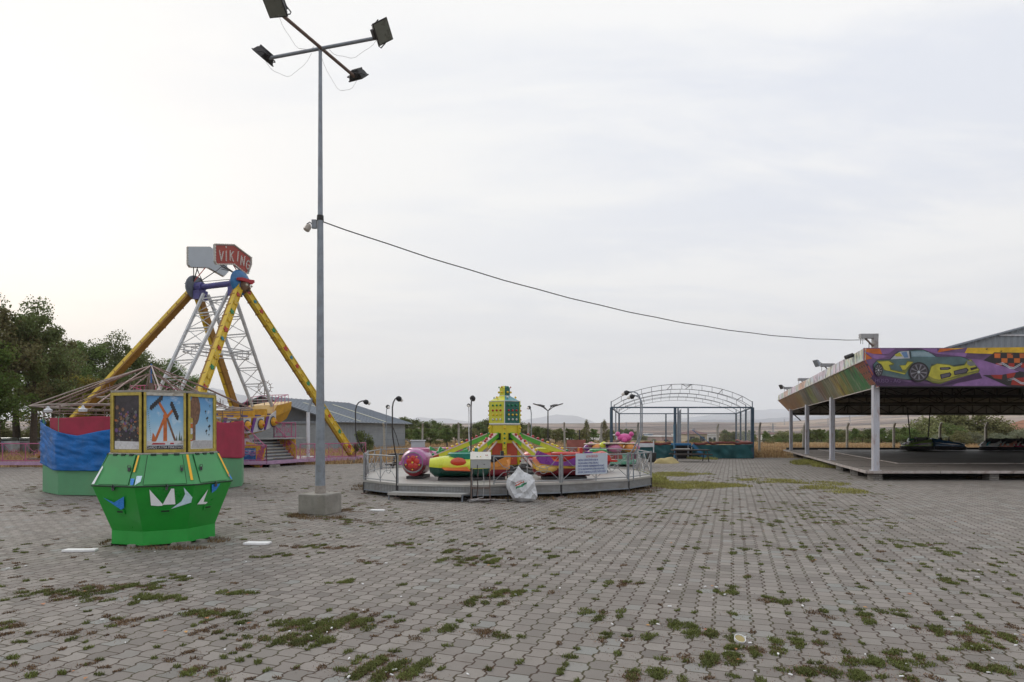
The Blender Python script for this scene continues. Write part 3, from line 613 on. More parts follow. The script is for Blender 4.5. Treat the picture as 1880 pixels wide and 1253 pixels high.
# ---------------------------------------------------------------- tent framed carousel with its fence and cloths
ec = Vector((-10.33, 17.94, 0)); ER = 2.47
enc = empty('carousel', ec, 0, 'round carousel ride with bare pink pipe roof frame and pale green panels', 'carousel')
pgreen = mat('pale_green_panel', (.10, .30, .15), .6, 0, .10, 2, dirt=.3, dirtcol=(.12, .20, .10)); pipe = mat('pinkish_pipe', (.24, .155, .135), .55, .2, .25, 12, dirt=.5, dirtcol=(.15, .08, .05)); wpipe = mat('whitish_pipe', (.38, .32, .29), .55, .1, .2, 12, dirt=.5, dirtcol=(.2, .1, .06))
N = 12; A0 = math.atan2(-ec.y, -ec.x) + R(6)
def ep(k, r, z): a = A0 + 2 * math.pi * k / N; return Vector((ec.x + r * math.cos(a), ec.y + r * math.sin(a), z))
for k in range(N):
    mb = MB(); mb.bar(ep(k + .012, ER, .45), ep(k + .988, ER, .45), .03, .84, pgreen); p = mb.build('fence_panel', enc)
    mb = MB(); mb.tube([ep(k, ER, .03), ep(k, ER, 1.98)], .022, pgreen, 6); mb.bar(ep(k, ER, 1.95), ep(k + 1, ER, 1.95), .03, .03, rusty); mb.build('post', enc)
for k in range(N):
    mb = MB(); e = ep(k, ER + .30, 2.28); rgk = random.Random(k); ap = Vector((ec.x, ec.y, 3.50))
    mb.tube([e, e.lerp(ap, .5) + Vector((0, 0, .03)), ap], .019, wpipe if k % 3 == 0 else pipe, 6); lo = ep(k, ER - .25, 2.27); mb.tube([lo, Vector((ec.x, ec.y, 3.30)).lerp(lo, .05)], .014, pipe, 6)
    mb.tube([e, ep(k, ER - .25, 2.27)], .014, wpipe, 5); mb.tube([ep(k, 1.2, 2.89), ep(k, 1.2, 2.72)], .010, pipe, 5); mb.tube([ep(k, 1.9, 2.56), ep(k, 1.9, 2.44)], .010, pipe, 5)
    mb.build('roof_spoke', enc)
    for nm_, A_, B_, r_, m_ in (('eaves_pipe', ep(k, ER + .30, 2.28), ep(k + 1, ER + .30, 2.28), .016, wpipe), ('inner_eaves_pipe', ep(k, ER - .25, 2.27), ep(k + 1, ER - .25, 2.27), .014, wpipe if k % 2 else pipe), ('middle_pipe', ep(k, ER, 2.12), ep(k + 1, ER, 2.12), .012, pipe), ('eaves_post', ep(k, ER, 1.98), ep(k, ER - .02, 2.27), .014, rusty), ('upper_ring_pipe', ep(k, 1.3, 2.55), ep(k + 1, 1.3, 2.55), .016, wpipe)):
        mb = MB(); mb.tube([A_, B_], r_, m_, 5); mb.build(nm_, enc)
mb = MB(); mb.tube([(ec.x, ec.y, .2), (ec.x, ec.y, 3.0)], .06, rusty, 10); mb.tube([(ec.x, ec.y, 3.0), (ec.x, ec.y, 3.55)], .022, mat('blue_stripe', (.05, .15, .42), .5), 8); mb.tube([(ec.x - .05, ec.y, 2.6), (ec.x - .02, ec.y, 3.45)], .02, wpipe, 8); mb.build('centre_pole', enc)
mb = MB(); mb.lathe((ec.x, ec.y, 2.5), [(.9, 0), (.95, .04), (.95, .10), (.9, .12)], wpipe, 20); mb.build('centre_ring', enc)
mb = MB(); mb.lathe((ec.x, ec.y, .12), [(2.3, 0), (2.3, .1)], rusty, 12); mb.build('floor', enc)
for k in (11, 0, 10, 1):
    mb = MB(); q = ep(k - .4, ER + .02, 2.1); mb.lathe(q, [(.09, 0), (.10, .06), (.04, .10), (.02, .16)], white_p, 8); mb.build('lamp', enc)
tarp_b = mat('blue_tarpaulin', (.004, .120, .40), .5, 0, .25, 3.5, dirt=.10, dirtcol=(.02, .17, .40), spec=.35, bump=.02); cloth_r = mat('crimson_cloth', (.40, .045, .085), .85, 0, .15, 3, dirt=.15, trans=.15)
def cloth(name, k0, k1, topf, botf, off, m, label, seed, amp=.02, nx=70, nz=26, fold='v'):
    rows = []
    for j in range(nz + 1):
        row = []
        for i in range(nx + 1):
            s = i / nx; k = k0 + (k1 - k0) * s; t = j / nz; z = botf(s) * (1 - t) + topf(s) * t
            kk = math.floor(k); base = ep(kk, ER + off, z).lerp(ep(kk + 1, ER + off, z), k - kk)
            X_, Z_ = s * (k1 - k0), t * (topf(s) - botf(s))
            if fold == 'v': w = math.sin(X_ * 9 + 1.2 * math.sin(Z_ * 2 + seed)) * .5 + (vnoise(np.array(X_ * 5), np.array(Z_ * 1.2), seed) - .5)
            else: w = (vnoise(np.array(X_ * 1.2 + Z_ * 1.5), np.array(Z_ * 5.5 - abs(X_ - 1.6) * 3.0), seed) - .5) * 1.5 + (vnoise(np.array(X_ * 3 - Z_ * 6), np.array(Z_ * 13 + X_ * 5), seed + 4) - .5) * 1.1 - abs(float(vnoise(np.array(X_ * 2.2), np.array(Z_ * 7 + X_ * 2.5), seed + 7)) - .5) * 1.6
            n = (base - Vector((ec.x, ec.y, z))).normalized(); row.append(base + n * (amp + amp * float(w)))
        rows.append(row)
    mb = MB(); mb.loft(rows, m, cap=False, closed=False); o = mb.build(name, None, True); tag(o, label, 'tarpaulin'); 
    sm = o.modifiers.new('thickness', 'SOLIDIFY'); sm.thickness = .004
    return o
# k indices: the face nearest the camera spans -.5..  left side is positive or negative by direction
LS = -1 if ep(1, ER, 0).x / ep(1, ER, 0).y > ep(-1, ER, 0).x / ep(-1, ER, 0).y else 1
def kk(a): return a * LS
cloth('blue_tarpaulin', kk(3.3), kk(-.2), lambda s: 1.93 - .42 * max(0, 1 - abs((s - .50) / .44)) ** .8 + (.0 if s > .1 else 0), lambda s: .84 - .20 * min(1, s * 3), .065, tarp_b, 'creased blue tarpaulin hung sagging over the left of the carousel fence', 3, .03, 90, 40, 'h')
cloth('red_cloth', kk(2.5), kk(-.1), lambda s: 1.97 - .02 * math.sin(s * 9), lambda s: .95, .015, cloth_r, 'crimson cloth showing above the sag of the blue tarpaulin', 5, .008)
cloth('red_cloth', kk(-.9), kk(-3.6), lambda s: 1.97 - .10 * abs(math.sin(s * 7)) - .25 * max(0, .25 - s), lambda s: .86 + .02 * math.sin(s * 12), .03, cloth_r, 'crimson cloth hanging on the right of the carousel fence', 8, .02)

# ---------------------------------------------------------------- litter
foam = mat('white_foam', (.80, .80, .80), .8, 0, .05, 20, bump=.001)
for (px, py, l, w, rz, lab) in ((148, 1013, .42, .13, .06, 'long white foam strip lying left of the green machine'), (473, 1000, .36, .16, -.1, 'white foam board lying right of the green machine'), (693, 939, .30, .13, -.25, 'small white foam sheet lying in front of the ride platform step')):
    c = G(px, py); mb = MB(); pts = [(-l / 2, -w / 2), (l * .1, -w * .55), (l / 2, -w * .35), (l * .47, w / 2), (-l * .1, w * .42), (-l * .48, w * .5)]
    mb.slab([Vector((c.x + a * math.cos(rz) - b__ * math.sin(rz), c.y + a * math.sin(rz) + b__ * math.cos(rz), .006)) for a, b__ in pts], (0, 0, 1), .028, foam); tag(mb.build('foam_board', None, bevel=.004), lab, 'litter')
c = G(1357, 1180); mb = MB(); mb.lathe((c.x, c.y, .012), [(.030, 0), (.040, .004), (.044, .03), (.040, .03), (.037, .012)], foam, 18, axis=(.1, -.45, .9)); o = mb.build('paper_cup', None, True); tag(o, 'white cup base with pale brown inside lying among weeds', 'cup')
mb = MB(); T_ = Vector((.1, -.45, .9)).normalized(); mb.lathe(Vector((c.x, c.y, .012)) + T_ * .022, [(.036, 0), (.036, .002)], mat('tea_stain', (.42, .34, .14), .5), 18, axis=T_); mb.build('cup_bottom', o)
scr = MB(); scr.box((0, 0, .005), (.035, .011, .008), foam); scr = scr.build('paper_scrap', None); lf = MB(); leafm = mat('fallen_leaf', (.42, .19, .05), .7, 0, .3, 30, island=.6)
lf.add([(-.03, 0, .004), (0, -.018, .012), (.032, 0, .006), (0, .018, .012)], ((0, 1, 2, 3),), leafm); lf = lf.build('fallen_leaf', None)
first = [True, True]
rg = random.Random(21)
for k in range(120):
    i = 0 if rg.random() < .72 else 1
    py = 950 + 300 * rg.random() ** .8; px = rg.uniform(0, 1880); q = rg.choice(spots[:36]); c = G(px, py) if rg.random() < .6 else G(q[0], q[1]) + Vector((rg.gauss(0, q[2] * .8), rg.gauss(0, q[3] * .8), 0))
    o = (scr, lf)[i]
    if not first[i]: o = o.copy(); COL.objects.link(o)
    first[i] = False
    s = rg.uniform(.3, .75) * (1 + .07 * c.y); place(o, (c.x, c.y, .010), rg.uniform(0, 6.28), (s, s * rg.uniform(.7, 1.6), s)); tag(o, ('tiny white scrap of paper littering the plaza paving', 'small dead leaf lying on the plaza paving')[i], ('litter', 'leaf')[i], ('paper scraps on the paving', 'dead leaves on the paving')[i])
# ---------------------------------------------------------------- swinging ship ride
VC = Vector((-13.35, 28.4, 0)); va = Vector((.925, -.38, 0)).normalized(); vs = Vector((.38, .925, 0)).normalized(); HZ = 8.24
def vp(t, a, z): return VC + vs * t + va * a + Vector((0, 0, z))
ride = empty('swing_ship_ride', VC, 0, 'tall swinging ship ride with yellow legs and a red VIKING sign', 'fairground ride')
ochre = mat('ochre_steel', (.30, .155, .025), .6, .1, .2, 5, dirt=.5, dirtcol=(.11, .05, .02)); yplate = mat('yellow_light_plate', (.66, .46, .035), .5, 0, .12, 6, dirt=.35, dirtcol=(.3, .15, .03))
purp = mat('purple_blue_paint', (.085, .08, .25), .5, .1, .2, 5, dirt=.3); whl = mat('white_lattice_paint', (.52, .54, .56), .55, .1, .12, 6, dirt=.45, dirtcol=(.25, .20, .17))
d_red = mat('motif_red', (.45, .05, .03), .5, 0, .2, 8); d_grn = mat('motif_green', (.03, .24, .09), .5, 0, .2, 8); d_blu = mat('motif_blue', (.03, .22, .30), .5, 0, .2, 8)
hubs = {'F': vp(0, 1.3, HZ), 'B': vp(0, -1.3, HZ)}
feet = [('F', Vector((-12.45, 22.9, .2))), ('F', Vector((-8.36, 33.0, .25))), ('B', Vector((-22.3, 29.6, .38))), ('B', Vector((-13.75, 33.1, .2)))]
for h, ft in feet:
    hub = hubs[h]; out = va if h == 'F' else -va; d = (hub - ft); L = d.length; d.normalize(); st = hub - d * .25
    n = (out - d * out.dot(d)).normalized(); w = n.cross(d).normalized()
    mb = MB(); mb.bar(ft, st, .32, .22, ochre, up=n, w2=.27, h2=.20)
    for q in np.arange(.6, L - .4, .62): mb.bar(ft + d * q - w * .157, ft + d * q + w * .157, .05, .255, ochre, up=n)
    leg = mb.build('leg', ride)
    mb = MB(); o = n * .15
    mb.bar(ft + d * .3 + o, st + o, .29, .03, yplate, up=n, w2=.25)
    for sgn in (-1, 1): mb.bar(ft + d * .3 + n * .10 + w * sgn * .150, st + n * .10 + w * sgn * .130, .03, .20, yplate, up=n)
    mb.build('light_panel', leg)
    if h == 'F':
        mb = MB(); k = 0; rgk_ = random.Random(6)
        for q in np.arange(.7, L - .5, .50):
            m_ = (d_red, yplate, d_grn, yel_p, d_red, d_blu)[k % 6]; c = ft + d * q + n * .172; s = (.145 if k % 2 == 0 else .10) * rgk_.uniform(.8, 1.15); rgk = random.Random(k)
            pts = [c + d * (s * (1 if j % 2 else .5) * math.cos(6.283 * j / 10)) + w * (s * (1 if j % 2 else .5) * math.sin(6.283 * j / 10)) for j in range(10)]
            mb.slab(pts, n, .035, m_); k += 1
        mb.build('motifs', leg)
        mb = MB()
        for q in np.arange(.5, L - .4, .26):
            for sgn in (-1, 1): mb.lathe(ft + d * q + w * sgn * .122 + n * .165, [(.022, 0), (.028, .02), (.012, .045)], (yel_p if int(q * 4) % 3 else white_p), 5, axis=n)
        mb.build('bulb_row', leg)
    mb = MB(); mb.box(ft - Vector((0, 0, .08)), (.8, .8, .12), rusty, .38); mb.build('foot_plate', leg)
for ft, q in ((feet[1], .40), (feet[3], .36)):
    top = ft[1].lerp(hubs[ft[0]], q); b = Vector((top.x, top.y, .25)) + (vs * -.3); mb = MB()
    mb.tube([b, Vector((b.x, b.y, top.z - .9))], .085, white_p, 10); mb.tube([Vector((b.x, b.y, top.z - .9)), top - Vector((0, 0, .15))], .06, galv, 8); mb.tube([top - vs * .35, top + vs * .3], .05, ochre, 6); mb.build('prop', ride, True)
mb = MB(); mb.tube([hubs['B'] - va * .1, hubs['F'] + va * .1], .13, purp, 14); mb.build('axle', ride, True)
for h, sg in (('F', 1), ('B', -1)):
    mb = MB(); c = hubs[h]; mb.lathe(c - va * sg * .42, [(.20, 0), (.24, .1), (.24, .34), (.18, .40)], purp, 12, axis=va * sg); mb.box(c - va * sg * .25 - Vector((0, 0, .38)), (.36, .5, .42), purp, math.atan2(va.y, va.x)); hh = mb.build('bearing', ride)
    mb = MB(); fm = mat('disc_blue', (.03, .16, .38), .35, 0, .3, 3, dirt=.3) if h == 'F' else mat('disc_grey', (.16, .18, .21), .5, 0, .3, 4, dirt=.5, dirtcol=(.05, .05, .05))
    mb.lathe(c + va * sg * .02, [(.54, 0), (.56, .04), (.50, .12), (.30, .20)], fm, 24, axis=va * sg)
    if h == 'F':
        up = Vector((0, 0, 1)); sk = mat('pirate_face', (.17, .10, .065), .6, 0, .4, 6); c2 = c + va * .16
        mb.ball(c2 + vs * .12 - up * .16, .30, sk, 12, 8, (.8, 1, 1.05)); mb.slab([c2 + vs * q + up * r + va * .10 for q, r in ((-.42, .10), (-.2, .15), (.2, .15), (.48, .18), (.50, .08), (.36, -.04), (.1, .0), (-.40, .0))], va, .14, mat('bandana_red', (.38, .02, .03), .6))
        for q in (.02, .30): mb.ball(c2 + vs * q - up * .14 + va * .25, .055, mat('eye_pale', (.55, .55, .45), .4), 8, 5)
        mb.ball(c2 + vs * .18 - up * .26 + va * .26, .06, sk, 8, 5); mb.box(c2 + vs * .16 - up * .37 + va * .23, (.05, .2, .05), mat('mouth_dark', (.03, .02, .02), .7), math.atan2(va.y, va.x))
    else:
        mb.tube([c - va * .2 + vs * -.45 + Vector((0, 0, .12)), c - va * .25, c - va * .2 + vs * .45 + Vector((0, 0, .02))], .03, galv, 5); mb.box(c - va * .2 + Vector((0, 0, -.28)), (.16, .22, .22), purp, math.atan2(va.y, va.x))
    mb.build('hub_disc', ride, True)
# marquee signs
def spt(hub, px, py, off=0.0):
    q = (px - CX) / F; t = (q * hub.y - hub.x) / (vs.x - vs.y * q); p = hub + vs * t; return Vector((p.x, p.y, EYE + (HY - py) / F * p.y)) + va * off
sg_red = mat('sign_red', (.34, .045, .03), .45, 0, .15, 4, dirt=.25); sg_back = mat('sign_back', (.42, .46, .50), .5, .1, .05, 3); bulb_w = mat('clear_bulb', (.75, .72, .68), .25, 0, .1, 20)
for h, pts, face in (('F', [(391, 449), (426, 450), (458, 474), (458, 486), (452, 503), (447, 503), (426, 486), (394, 486), (391, 480)], 1), ('B', [(344, 454), (384, 454), (412, 476), (417, 500), (409, 508), (381, 492), (348, 491), (344, 486)], 0)):
    hub = hubs[h]; q = [spt(hub, *p) for p in pts]; mb = MB(); mb.slab(q, va, .09, sg_back); sgn = mb.build('sign_board', ride)
    c = sum(q, Vector()) / len(q)
    if face:
        mb = MB(); mb.slab([c.lerp(p, .93) + va * .092 for p in q], va, .012, sg_red); mb.build('sign_face', sgn)
    mb = MB()
    for i in range(len(q)):
        a, b = q[i], q[(i + 1) % len(q)]; n = max(1, int((b - a).length / .11)); mb.bar(a + va * (.10 if face else .0), b + va * (.10 if face else .0), .05, .06, mat('sign_trim', (.46, .44, .40), .5, .1, .15, 12), up=va)
        for k in range(n): mb.ball(a.lerp(b, k / n) + va * (.15 if face else .05), .028, bulb_w, 5, 3)
    mb.build('bulb_border', sgn)
    if face:        # VIKING in rows of bulbs
        GL = {'V': [((-.5, 1), (0, 0)), ((.5, 1), (0, 0))], 'I': [((0, 0), (0, 1))], 'K': [((-.4, 0), (-.4, 1)), ((-.4, .45), (.45, 1)), ((-.2, .6), (.45, 0))], 'N': [((-.45, 0), (-.45, 1)), ((-.45, 1), (.45, 0)), ((.45, 0), (.45, 1))], 'G': [((.42, .85), (0, 1)), ((0, 1), (-.42, .75)), ((-.42, .75), (-.42, .25)), ((-.42, .25), (0, 0)), ((0, 0), (.42, .2)), ((.42, .2), (.42, .5)), ((.42, .5), (.1, .5))]}
        lt = MB()
        for ch, px, py, dot in (('V', 402.5, 479.5, 0), ('I', 411.5, 479.5, 1), ('K', 421.5, 479.5, 0), ('I', 432.2, 480, 0), ('N', 441, 488, 0), ('G', 450.8, 496, 0)):
            s0 = spt(hub, px, py, .112); hh = 17.5 / F * s0.y
            ww = .20; lean = Vector((0, 0, 1))
            if ch in 'ING' and px > 428: lean = (Vector((0, 0, 1)) + vs * .12).normalized()
            for (a, b) in GL[ch]:
                A_ = s0 + vs * a[0] * ww + lean * a[1] * hh; B_ = s0 + vs * b[0] * ww + lean * b[1] * hh; n = max(2, int((B_ - A_).length / .075))
                lt.bar(A_, B_, .045, .012, mat('letter_white', (.62, .58, .56), .5), up=va)
                for k in range(n + 1): lt.ball(A_.lerp(B_, k / n) + va * .02, .024, bulb_w, 5, 3)
            if dot: lt.ball(s0 + lean * (hh + .17), .04, bulb_w, 6, 4)
        lt.build('lettering', sgn)
    mb = MB(); base = hub + Vector((0, 0, .25))
    for (px, py) in (((404, 486), (425, 486), (447, 503), (398, 486)) if face else ((362, 491), (378, 491), (395, 500), (354, 490))):
        mb.tube([base + vs * (.1 if px > 380 else -.15), spt(hub, px, py - 2, .045)], .022, red_p if px in (425, 378) else steel_d, 5)
    for z0 in (.35, .6): mb.tube([spt(hub, (405 if face else 360), 486 + 14 * z0, .04), base + vs * .3 + Vector((0, 0, z0 * .3))], .015, steel_d, 5)
    mb.build('sign_struts', sgn)
mb = MB(); mb.tube([spt(hubs['B'], 395, 500), spt(hubs['F'], 410, 487)], .015, steel_d, 5); mb.tube([hubs['B'] + Vector((0, 0, .25)), spt(hubs['F'], 437, 512)], .015, steel_d, 5); mb.build('sign_brace', ride)
# ship and its lattice arms, one swinging thing under the axle
ship_y = mat('ship_yellow', (.55, .30, .025), .5, 0, .2, 3, dirt=.4, dirtcol=(.22, .10, .02)); ship_d = mat('ship_deck', (.62, .42, .16), .6, 0, .15, 4); ship_v = mat('ship_violet', (.16, .05, .26), .5, 0, .2, 5); ship_w = mat('ship_white', (.52, .52, .54), .5, 0, .15, 6); pinkm = mat('pink_paint', (.46, .10, .22), .5, 0, .15, 6, dirt=.35, dirtcol=(.2, .08, .1))
ts = np.linspace(-3.9, 3.9, 41)
def hull(t): q = abs(t) / 3.9; w_ = min(1, max(0, (abs(t) - 2.35) / .35)); return (1.08 * (1 - .28 * q ** 2.2), 2.22 + .030 * t * t + .42 * w_, 1.26 + .060 * t * t)       # half width, gunwale, keel
rings = []
for t in ts:
    w, g, k = hull(t); rings.append([vp(t, w, g), vp(t, w * .95, (g + k) / 2 + .1), vp(t, w * .55, k + .08), vp(t, 0, k), vp(t, -w * .55, k + .08), vp(t, -w * .95, (g + k) / 2 + .1), vp(t, -w, g)])
mb = MB(); mb.loft(rings, ship_y, cap=True); sh = mb.build('ship', ride)
mb = MB(); mb.loft([[vp(t, s_ * (hull(t)[0] - .02), hull(t)[1] + dz) for s_, dz in ((-1, -.03), (1, -.03), (1, .03), (-1, .03))] for t in ts], ship_d); mb.build('ship_deck', sh)
for side in (-1, 1):
    mb = MB()
    for t0 in np.arange(-2.55, 2.3, .85):
        w, g, k = hull(t0 + .4); o = side * (w * 1.0 + .03)
        def sp(t, f): ww, gg, kk_ = hull(t); return vp(t, side * (ww * (1.0 if f > .6 else .97) + .03), gg + (kk_ - gg) * (1 - f))
        mb.slab([sp(t0 + q, f) for q, f in ((.02, .30), (.18, .98), (.34, .98), (.12, .25))], va * side, .05, ship_v)
        mb.slab([sp(t0 + q, f) for q, f in ((.14, .25), (.36, .98), (.84, .98), (.84, .25))], va * side, .04, ship_w)
        c = sp(t0 + .6, .62) + va * side * .045
        mb.slab([c + vs * (.19 * math.cos(j)) + Vector((0, 0, .27 * math.sin(j))) for j in np.linspace(0, 5.76, 12)], va * side, .03, mat('motif_dark', (.06, .07, .10), .5)); mb.ball(c + va * side * .03, .17, mat('motif_sun', (.60, .30, .02), .5, 0, .3, 8), 10, 6, (1, 1, 1.25))
        mb.ball(c + va * side * .19 - Vector((0, 0, .03)), .055, d_red, 6, 4)
    mb.build('side_panel', sh)
mb = MB()
for t in np.arange(-2.1, 2.2, .83):
    w, g, k = hull(t); mb.box(vp(t, 0, g + .12), (w * 1.75, .12, .42), ship_y, math.atan2(va.y, va.x)); mb.box(vp(t + .28, 0, g + .05), (w * 1.75, .36, .14), purp, math.atan2(va.y, va.x))
mb.build('bench', sh)
for sgn in (-1, 1):
    mb = MB(); t = 3.6 * sgn; w, g, k = hull(t)
    for q in np.linspace(-1, 1, 9): mb.tube([vp(t, w * q, g), vp(t, w * q, g + .42)], .012, pinkm, 4)
    mb.tube([vp(t, -w, g + .42), vp(t, w, g + .42)], .018, pinkm, 5)
    for s_ in (-1, 1):
        mb.tube([vp(tt * sgn, s_ * hull(tt)[0], hull(tt)[1] + .42) for tt in (3.6, 3.2, 2.8, 2.4)], .018, pinkm, 5)
        for tt in (3.3, 3.0, 2.7, 2.4): mb.tube([vp(tt * sgn, s_ * hull(tt)[0], hull(tt)[1]), vp(tt * sgn, s_ * hull(tt)[0], hull(tt)[1] + .42)], .010, pinkm, 4)
    mb.build('guard_rail', sh)
mb = MB(); wc = vp(2.85, 0, 3.78); wx = (va * .9 - vs * .2).normalized(); ex = Vector((.97, .24, 0))
mb.tube([wc + ex * (.30 * math.cos(a)) + Vector((0, 0, .30 * math.sin(a))) for a in np.linspace(0, 6.283, 19)[:-1]], .016, rusty, 5, closed=True)
for a in np.linspace(0, 6.283, 13)[:-1]: mb.tube([wc + (ex * math.cos(a) + Vector((0, 0, math.sin(a)))) * .2, wc + (ex * math.cos(a) + Vector((0, 0, math.sin(a)))) * .42], .011, rusty, 4)
mb.tube([wc, vp(2.85, 0, 2.7)], .02, rusty, 5); mb.build('ship_wheel', sh)
for sgn in (-1, 1):
    end = (2.75 * sgn, 2.75); tops = [vp(.12 * sgn, a, HZ - .35) for a in (-.72, .82)]; ends = [vp(end[0], a, end[1]) for a in (-.62, .62)]
    mb = MB()
    for a, b in zip(tops, ends): mb.bar(a, b, .11, .11, whl)
    for k in range(7):
        q0 = .05 + k * .145; q1 = q0 + .145
        mb.bar(tops[0].lerp(ends[0], q0), tops[1].lerp(ends[1], q0), .05, .05, whl); mb.bar(tops[0].lerp(ends[0], q0) + Vector((0, 0, -.12)), tops[1].lerp(ends[1], q0) + Vector((0, 0, -.12)), .03, .03, whl)
        if k < 6:
            mb.tube([tops[0].lerp(ends[0], q0), tops[1].lerp(ends[1], q1)], .018, whl, 5); mb.tube([tops[1].lerp(ends[1], q0), tops[0].lerp(ends[0], q1)], .018, whl, 5)
    mb.build('lattice_arm', sh)
mb = MB()
for zc in (5.05, 5.35): mb.tube([vp(1.72 * math.cos(a), .70 * math.sin(a), zc) for a in np.linspace(0, 6.283, 25)[:-1]], .025, whl, 6, closed=True)
for s_ in (-1, 1): mb.tube([vp(-1.45, .66 * s_, 5.2), vp(1.45, .66 * s_, 5.2)], .02, whl, 5)
for a in np.linspace(0, 6.283, 13)[:-1]: mb.tube([vp(1.72 * math.cos(a), .70 * math.sin(a), 5.05), vp(1.72 * math.cos(a), .70 * math.sin(a), 5.35)], .014, whl, 4)
mb.build('hoop', sh)

# its platform with stairs, pink railings and painted panels
plat = empty('ride_platform', (-12.0, 28.6, 0), 0, 'lavender edged platform with steps and pink railings under the swinging ship', 'platform')
lav = mat('lavender_beam', (.42, .26, .40), .55, 0, .15, 6, dirt=.4, dirtcol=(.2, .13, .14)); tread = mat('pale_tread', (.34, .345, .34), .6, .1, .15, 9, dirt=.4)
E = {k: Vector(v) for k, v in {'L2': (-23.2, 27.3, 0), 'E0': (-13.2, 27.3, 0), 'E1': (-10.92, 27.85, 0), 'E2': (-10.25, 29.75, 0), 'E3': (-8.1, 32.4, 0), 'E4': (-7.85, 33.6, 0)}.items()}
def up(v, z): return Vector((v.x, v.y, z))
mb = MB()
for a, b in (('L2', 'E0'), ('E0', 'E1'), ('E1', 'E2'), ('E2', 'E3'), ('E3', 'E4')): mb.bar(up(E[a], .22), up(E[b], .22), .12, .15, lav)
mb.bar((-8.0, 33.4, .22), (-14.0, 34.6, .22), .12, .15, lav); mb.bar((-12.45, 22.9, .2), (-13.6, 27.3, .2), .2, .15, lav); mb.build('edge_beam', plat)
mb = MB(); mb.slab([up(E['E0'], .235), up(E['E1'], .235), up(E['E2'], .235), (-9.9, 33.6, .235), (-16, 34.6, .235), (-16.4, 27.5, .235)], (0, 0, 1), .04, tread); mb.build('deck', plat)
mb = MB(); b0, b1 = E['E1'] + vs * -.0, E['E2']
for k in range(8):
    q = k / 8; z = .12 + 1.13 * (k + 1) / 8; o = -va * (1.30 * q); a_, b_ = b0 + o, b1 + o
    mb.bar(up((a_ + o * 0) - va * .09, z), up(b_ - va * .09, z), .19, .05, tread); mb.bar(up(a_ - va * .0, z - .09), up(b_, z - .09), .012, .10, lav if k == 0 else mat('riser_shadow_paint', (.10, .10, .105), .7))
mb.build('stairs', plat)
mb = MB(); mb.slab([up(b0 - va * 1.35, 1.25), up(b1 - va * 1.35, 1.25), up(b1 - va * 1.35 + vs * 1.2, 1.25), up(b1 - va * .2 + vs * 1.2, 1.25), up(b1 - va * .2, 1.25)], (0, 0, 1), .05, tread)
mb.slab([vp(-3.5, 1.25, 1.25), vp(-1.0, 1.25, 1.25), vp(-1.0, 2.2, 1.25), vp(-3.5, 2.2, 1.25)], (0, 0, 1), .05, tread); mb.build('landing', plat)
painted = bpy.data.materials.new('painted_panel_warm'); painted.use_nodes = True; nt = painted.node_tree; b = nt.nodes['Principled BSDF']
o_ = nt.nodes.new('ShaderNodeTexCoord').outputs['Object']
c = ramp(nt, noise(nt, o_, 1.8, 5, .6, .8), [(0, (.20, .05, .25)), (.40, (.55, .25, .03)), (.5, (.60, .42, .06)), (.58, (.50, .10, .05)), (.66, (.18, .06, .28)), (1, (.5, .5, .5))]); nt.links.new(c, b.inputs['Base Color']); b.inputs['Roughness'].default_value = .5
wavem = bpy.data.materials.new('painted_panel_waves'); wavem.use_nodes = True; nt = wavem.node_tree; b = nt.nodes['Principled BSDF']
o_ = nt.nodes.new('ShaderNodeTexCoord').outputs['Object']
c = ramp(nt, noise(nt, vmap(nt, o_, (1.6, 1.6, 4)), 1.6, 4, .55, 1.4), [(0, (.015, .03, .10)), (.44, (.02, .09, .28)), (.52, (.05, .22, .42)), (.56, (.42, .36, .48)), (.62, (.03, .10, .30)), (1, (.4, .35, .45))]); nt.links.new(c, b.inputs['Base Color']); b.inputs['Roughness'].default_value = .5
mb = MB(); mb.bar(up(b1 - va * 1.5 + vs * .10, .74), up(b1 - va * .12 + vs * .10, .74), .03, 1.0, painted); mb.build('painted_panel', plat)
mb = MB(); mb.bar(up(b0 - va * 1.28 - vs * .1, .70), up(b0 - va * .1 - vs * .05, .42), .03, 1.0, painted); mb.build('painted_panel', plat)
mb = MB(); mb.bar(up(E['E0'] + vs * .12 - va * .4, .56), up(E['E1'] + vs * .12 - va * .25, .56), .03, .6, wavem); mb.build('painted_panel', plat)
mb = MB(); mb.bar(up(E['E0'] + vs * .10 - va * .4, .98), up(E['E1'] + vs * .10 - va * .9, 1.12), .03, .32, mat('pink_white_board', (.45, .40, .44), .6, 0, .2, 3)); mb.build('painted_panel', plat)
def rail(name, A_, B_, h, parent, m, n=2, ring=True, r=.022):
    mb = MB(); A_ = Vector(A_); B_ = Vector(B_); H = Vector((0, 0, h))
    mb.tube([A_ + H, B_ + H], r, m, 5); mb.tube([A_ + H * .08, B_ + H * .08], r * .85, m, 5)
    for k in range(n + 1): q = A_.lerp(B_, k / n); mb.tube([q, q + H], r if k in (0, n) else r * .75, m, 5)
    d = (B_ - A_) / n
    for k in range(n):
        o = A_ + d * k; mid = o + d * .5
        mb.tube([o + H, o + d * .28 + H * .62, mid + H * .52, o + d * .72 + H * .62, o + d + H], r * .5, m, 4)
        mb.tube([o + H * .1, o + d * .28 + H * .42, mid + H * .46, o + d * .72 + H * .42, o + d + H * .1], r * .5, m, 4)
        if ring: mb.tube([mid + d.normalized() * (h * .16 * math.cos(a)) + H * .5 + Vector((0, 0, h * .16 * math.sin(a))) for a in np.linspace(0, 6.283, 11)[:-1]], r * .45, m, 4, closed=True)
    return mb.build(name, parent)
pk = mat('pink_railing', (.42, .105, .22), .5, 0, .15, 9, dirt=.4, dirtcol=(.22, .12, .14))
